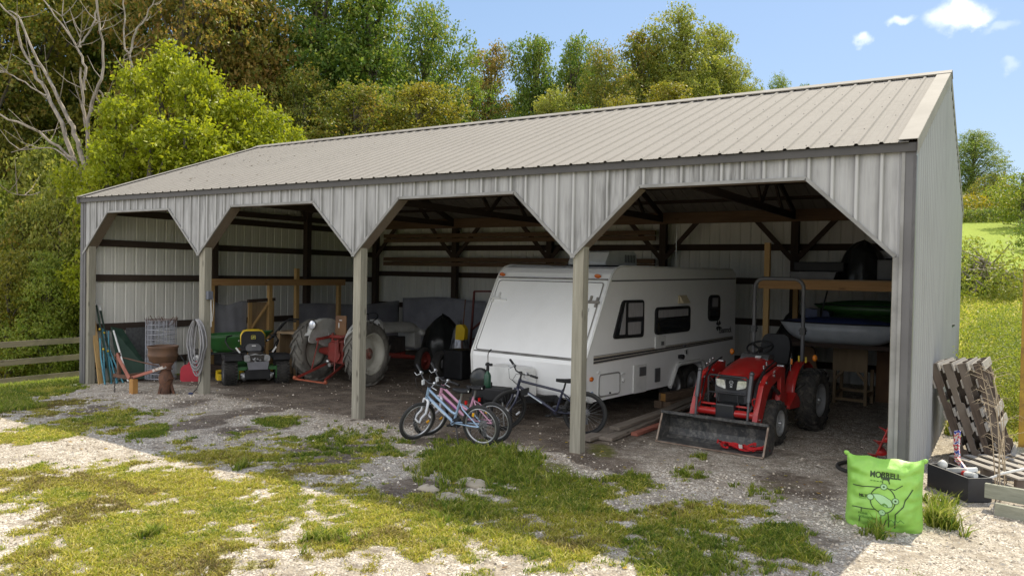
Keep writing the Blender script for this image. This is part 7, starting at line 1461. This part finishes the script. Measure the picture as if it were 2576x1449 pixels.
# ------------------------------------------------------------------ archery target bag
def build_bag():
    m_bag = paint('green_target_cloth', (.27, .52, .085, 1), (.22, .46, .065, 1), .5, scale=3, bumps=.5, bscale=14, dirt=(.20, .36, .08, 1), dirt_amt=.35)
    m_ink = paint('dark_print', (.03, .05, .02, 1), (.045, .07, .025, 1), .8); m_pale = paint('pale_print', (.34, .56, .28, 1), None, .8); m_ink2 = paint('faint_print', (.10, .24, .035, 1), None, .8)
    t = thing('target_bag', 'bright green archery target bag printed with a deer and dark lines', 'target bag', (14.59, -.76, gzf(14.59, -.76)-.01), .08)
    Wd, H = .63, .62
    def bul(x, z):
        u = np.clip(abs(x)/(Wd/2), 0, 1); v = np.clip(z/H, 0, 1); b = (1-u**3.2)*(1-(abs(2*v-1))**3.4 if v > .5 else 1-.35*(1-2*v)**3)
        r_ = .17*max(0, b)**.55+.05*max(0, b)*math.exp(-((v-.28)/.25)**2)
        e = max(0, max(u, abs(2*v-1))-.35)   # creases run in from the seams
        n1 = mnoise.noise(Vector((x*9+z*5, z*16-x*7, 3))); n2 = mnoise.noise(Vector((x*24, z*9, 7))); return max(0.0, r_+min(1, e*2.0)*(.055*n1+.024*n2)*(1-max(u, abs(2*v-1))**8)+.010*n1)
    def edge(u, v):
        x = (u-.5)*Wd; z = v*H; k = 1-.045*math.sin(math.pi*v)+.02*(1-v)-.03*(max(0, .12-v)/.12)**2*1.6; zz = z
        if v > .9: zz += .03*((abs(2*u-1))**6)*(v-.9)/.1-.015*math.sin(u*17)*(v-.9)/.1*.5
        return x*k, zz
    mb = M()
    for s in (-1, 1):
        def f(u, v):
            x, z = edge(u, v); return Vector((x, s*bul((u-.5)*Wd, v*H)*(1.0 if s < 0 else .75), z))
        mb.grid(f, 40, 34)
    for s in (-1, 1): mb.ell((s*Wd*.5, 0, H+.012), (.03, .014, .022), 8, Matrix.Rotation(s*-.6, 3, 'Y'))
    bo = mb.build('bag', m_bag, t)
    def proj(o, off=.004):
        me = o.data
        for v in me.vertices: v.co = Vector((v.co.x, -bul(v.co.x, v.co.z)-off-(v.co.y*0), v.co.z))
        me.update()
    def flat(poly_list, name, mat, off):
        mb = M()
        for P in poly_list: mb.add([(x, 0, z) for x, z in P], [tuple(range(len(P)))])
        o = mb.build(name, mat, t, fix=False); proj(o, off); return o
    def stroke(pts, w):
        out = []; 
        f = [pts[0]]
        for a, b in zip(pts, pts[1:]):
            n = max(2, int(math.hypot(b[0]-a[0], b[1]-a[1])/.012)); f += [(a[0]+(b[0]-a[0])*i/n, a[1]+(b[1]-a[1])*i/n) for i in range(1, n+1)]
        for a, b in zip(f, f[1:]):
            d = Vector((b[0]-a[0], b[1]-a[1])); n_ = Vector((-d.y, d.x)).normalized()*w/2; e = d.normalized()*w*.15
            out.append([(a[0]+n_.x-e.x, a[1]+n_.y-e.y), (b[0]+n_.x+e.x, b[1]+n_.y+e.y), (b[0]-n_.x+e.x, b[1]-n_.y+e.y), (a[0]-n_.x-e.x, a[1]-n_.y-e.y)])
        return out
    K = lambda px, py: ((px-760)/1260*.67*.94, .60-(py-(80+(px-130)*.167))*.00059)
    circ = lambda cx, cy, rx, ry, n=26: [(cx+math.cos(2*math.pi*i/n)*rx, cy+math.sin(2*math.pi*i/n)*ry) for i in range(n)]
    S = []
    cx, cz = K(755, 700); ring = circ(cx, cz, .100, .108, 40); S += stroke(ring+ring[:1], .008)
    for a, b in (((260, 470), (700, 515)), ((260, 785), (650, 830)), ((735, 920), (725, 1085)), ((845, 890), (860, 1000)), ((860, 1000), (855, 1120)), ((820, 1000), (780, 1100)), ((415, 800), (415, 860)), ((395, 930), (380, 1020)), ((870, 555), (940, 572))): S += stroke([K(*a), K(*b)], .0075)
    S += stroke([K(955, 1145), K(960, 920), K(1080, 820), K(1105, 740), K(1220, 595)], .0085); S += stroke([K(940, 572), K(1060, 515)], .006)
    flat(S, 'printed_lines', m_ink, .004)
    lens = [K(590, 605), K(680, 612), K(780, 650), (K(880, 710)), K(912, 770), K(900, 812), K(840, 812), K(740, 770), K(660, 700)]; flat([lens], 'printed_organ', m_pale, .0035); flat(stroke(lens+lens[:1], .004), 'printed_outline', m_ink, .0045)
    flat([[K(720, 765), K(780, 745), K(830, 775), K(845, 805), K(790, 800)]], 'printed_spot', m_ink2, .0048)
    for q in ((765, 515), (555, 645), (955, 730), (750, 880)):
        c_ = K(*q); flat([circ(*c_, .026, .024)], 'target_spot', m_pale, .0052); flat(stroke(circ(*c_, .026, .024)+[circ(*c_, .026, .024)[0]], .004)+[circ(*c_, .009, .008, 12)], 'target_ring', m_ink, .006)
    deer = [K(*q) for q in ((690, 330), (705, 318), (725, 335), (735, 375), (780, 385), (835, 388), (856, 405), (850, 440), (862, 470), (845, 492), (838, 450), (820, 425), (770, 418), (752, 420), (750, 465), (738, 465), (735, 412), (712, 385), (700, 350))]; flat([deer], 'printed_deer', m_ink, .0042)
    def word(s, p, size, mat, squeeze=1, bold=.001):
        x, z = K(*p); o = font_mesh(s, size, mat, 'lettering', t, (x, 0, z), (1, 0, 0), (0, 0, 1), 0, bold, squeeze=squeeze); proj(o, .0046)
    word('MORRELL', (535, 352), .068, m_ink, .84, .002); word('MLT', (370, 632), .034, m_ink, 1.05, .0015)
    word('BONE', (365, 890), .026, m_ink2, 1.1); word('COLLECTOR', (365, 940), .026, m_ink2, 1.05); 
    flat([[K(370, 640), K(490, 648), K(490, 656), K(370, 648)], [K(370, 660), K(490, 668), K(490, 676), K(370, 668)]]+[[K(545+i*52, 400+i*9), K(580+i*52, 404+i*9), K(580+i*52, 416+i*9), K(545+i*52, 412+i*9)] for i in range(4)]+stroke([K(840, 985), K(860, 1025), K(900, 1005), K(935, 1045), K(960, 1005), K(1000, 1045), K(1040, 1015), K(1100, 1060)], .006), 'faint_print', m_ink2, .0044)
build_bag()
# ------------------------------------------------------------------ right of the barn: box of odds, pallets, timbers, dry stalks, yellow post, fence
t = thing('black_box', 'long black open box in front of the leaning pallets', 'box', (14.80, 1.00, gzf(14.8, 1.0)), math.atan2(-.77, .64)); p = M(); L_, Wd, H = .62, .26, .24
p.b2((0, -.0, 0), (L_, .02, H)); p.b2((0, Wd-.02, 0), (L_, Wd, H)); p.b2((0, .02, 0), (.02, Wd-.02, H)); p.b2((L_-.02, .02, 0), (L_, Wd-.02, H)); p.b2((.02, .02, 0), (L_-.02, Wd-.02, .02)); p.build('shell', paint('black_box_paint', (.02, .02, .025, 1), (.03, .03, .035, 1), .5), t)
fr = lambda x, y, z: Vector((14.80, 1.00, gzf(14.8, 1.0)))+Matrix.Rotation(math.atan2(-.77, .64), 3, 'Z') @ Vector((x, y, z))
p = M(); p.bar(fr(.18, .14, .21), fr(.42, .20, .27), .16, .05); single('foam_tray', p, m_whitetrim, 'white foam tray lying in the black box', 'tray', bevel=.01)
p = M(); p.ell(fr(.10, .10, .25), .05, 12); single('white_ball', p, m_whitetrim, 'white ball at the wall end of the black box', 'ball')
p = M(); pts = [fr(.05, .30, .60), fr(.12, .24, .46), fr(.22, .18, .33), fr(.40, .16, .24)]
for a, b in zip(pts, pts[1:]): p.bar(a, b+(b-a).normalized()*.01, .065, .018, (.3, .8, .4))
def stick_mat():
    m, nt, b = newmat('striped_print'); tc = nd(nt, 'ShaderNodeTexCoord'); v = noise(nt, tc.outputs['Object'], 16, 2)
    nt.links.new(ramp(nt, v, [(0, (.03, .04, .35)), (.42, (.65, .65, .66)), (.5, (.55, .03, .04)), (.58, (.65, .65, .66)), (.64, (.6, .5, .03))], 'CONSTANT'), b.inputs['Base Color']); return m
single('toy_ski', p, stick_mat(), 'red white and blue curved stick standing in the black box', 'stick')
p = M(); p.tube([fr(.42, .2, .12), fr(.52, .46, .26), fr(.56, .70, .32)], .014, 8); single('plastic_pipe', p, m_whitetrim, 'white bent pipe sticking out of the black box', 'pipe')
p = M(); p.tube([fr(.45, .10, .24), fr(.57, .12, .25)], .03, 10); o = single('spray_can', p, m_whitetrim, 'white can with red cap on the black box edge', 'can'); q = M(); q.tube([fr(.42, .094, .238), fr(.45, .10, .24)], .031, 10); q.build('cap', m_red, o)
def pallet(label, loc, rot, group=None):
    t = thing('pallet', label, 'pallet', loc, 0, group, rot)   # x along the stringers, y across, z thickness
    for y in (.02, .48, .96):
        s = M(); s.prism([(0, 0), (.18, 0), (.20, .03), (.38, .03), (.40, 0), (.76, 0), (.78, .03), (.96, .03), (.98, 0), (1.27, 0), (1.27, .092), (0, .092)], (0, y, 0), (1, 0, 0), (0, 0, 1), (0, .036, 0)); s.build('stringer', m_palw, t)
    for i in range(7): s = M(); s.b2((.0+i*.195, 0, .0935), (.0+i*.195+.10, 1.0, .110)); s.build('board', m_paly, t)
    for x in (.0, .42, .60, 1.17): s = M(); s.b2((x, 0, -.018), (x+.10, 1.0, -.0015)); s.build('board', m_paly, t)
    return t
for i, (x, y, lab) in enumerate(((15.16, 2.45, 'weathered pallet leaning closest to the gable wall'), (15.29, 2.50, 'second leaning pallet from the gable wall'), (15.42, 2.58, 'third leaning pallet from the gable wall'), (15.56, 2.72, 'outermost leaning pallet with a dark edge'))):
    pallet(lab, (x, y, gzf(x, y)-.02), (0, -(math.pi/2+.33-.02*i), -.12+.02*i), 'pallets leaning on the gable wall')
pallet('pallet lying flat on the ground right of the black box', (15.62, 1.30, gzf(15.6, 1.4)+.03), (.02, 0, .75))
p = M(); p.bar((15.34, .44, .17), (16.4, .25, .17), .05, .14); o = p.build('timber', wood('pale_timber', (.34, .34, .27, 1), (.22, .22, .17, 1), 0, .9), None, bevel=.004); tag(o, 'pale green grey timber lying on another at the right edge', 'timber')
p = M(); p.bar((15.43, .24, .05), (16.5, -.05, .05), .05, .12); o = p.build('timber', bpy.data.materials['pale_timber'], None, bevel=.004); tag(o, 'lower grey timber lying under the pale one at the right edge', 'timber')
rr = random.Random(17)
for i in range(6):
    x, y = 15.44+.05*rr.uniform(-1, 4), 1.0+rr.uniform(-.3, .7); h = rr.uniform(.6, 1.35); t = thing('dry_weed', 'tall dry weed stalk among the pallets', 'weed', (x, y, gzf(x, y)), 0, 'dry weed stalks among the pallets'); p = M(); lx, ly = rr.uniform(-.22, .12)*h, rr.uniform(-.1, .1)
    stem = [(0, 0, 0), (lx*.3, ly*.3, h*.4), (lx*.7, ly*.7, h*.75), (lx*1.2, ly, h)]; p.tube(stem, [.007, .006, .005, .002], 5)
    for k in range(8):
        f = rr.uniform(.3, 1); a = rr.uniform(0, 6.28); s = V3(stem[0]).lerp(V3(stem[3]), f); d = Vector((math.cos(a), math.sin(a), .4))*rr.uniform(.08, .22); p.tube([s, s+d, s+d*1.4+Vector((0, 0, -.06))], [.003, .002, .001], 4)
    p.build('stalk', m_dead, t)
t = thing('steel_post', 'rusty yellow steel post at the right picture edge', 'post', (15.70, 4.05, gzf(15.7, 4.05))); p = M(); p.b2((-.055, -.04, -.2), (.055, -.028, 2.36)); p.b2((-.055, .028, -.2), (.055, .04, 2.36)); p.b2((-.006, -.028, -.2), (.006, .028, 2.36)); p.build('column', m_ypost, t); p = M(); p.b2((-.07, -.055, 2.36), (.07, .055, 2.38)); p.build('cap', m_rust, t); p = M(); p.b2((.055, -.03, 1.3), (1.2, .03, 1.42)); p.build('cross_beam', m_ypost, t)
t = thing('rail_fence', 'weathered three rail wooden fence running past the left end of the barn', 'fence', (-4.85, 0, 0))
for z in (.24, -.20, -.64):
    p = M()
    for k in range(4): p.bar((.02*(-1)**k, -6+k*4.8, z+.004*k), (.02*(-1)**k, -1.2+k*4.8+.0, z+.012*(k+1)), .04, .14)
    p.build('rail', m_fencew, t)
for y in (-5.9, -3.5, 3.75, 6.1, 8.5): p = M(); p.b2((-.12, y-.06, -1.6), (-.025, y+.06, .36)); p.build('post', m_fencew, t)
for (x, y, r_, lab) in ((10.83, -1.82, .19, 'flat pale stone in the dark soil left of the tall weeds'), (11.0, -2.42, .17, 'flat buff stone half sunk at the shadow edge'), (10.62, -2.3, .12, 'small flat stone beside the half sunk buff one')):
    p = M(); p.ell((0, 0, 0), (r_, r_*.7, .045), 14, jit=.35); o = p.build('stone', paint('flat_stone', (.40, .35, .27, 1), (.30, .26, .2, 1), .9, bumps=.3)); o.location = (x, y, gzf(x, y)+.008); tag(o, lab, 'stone')
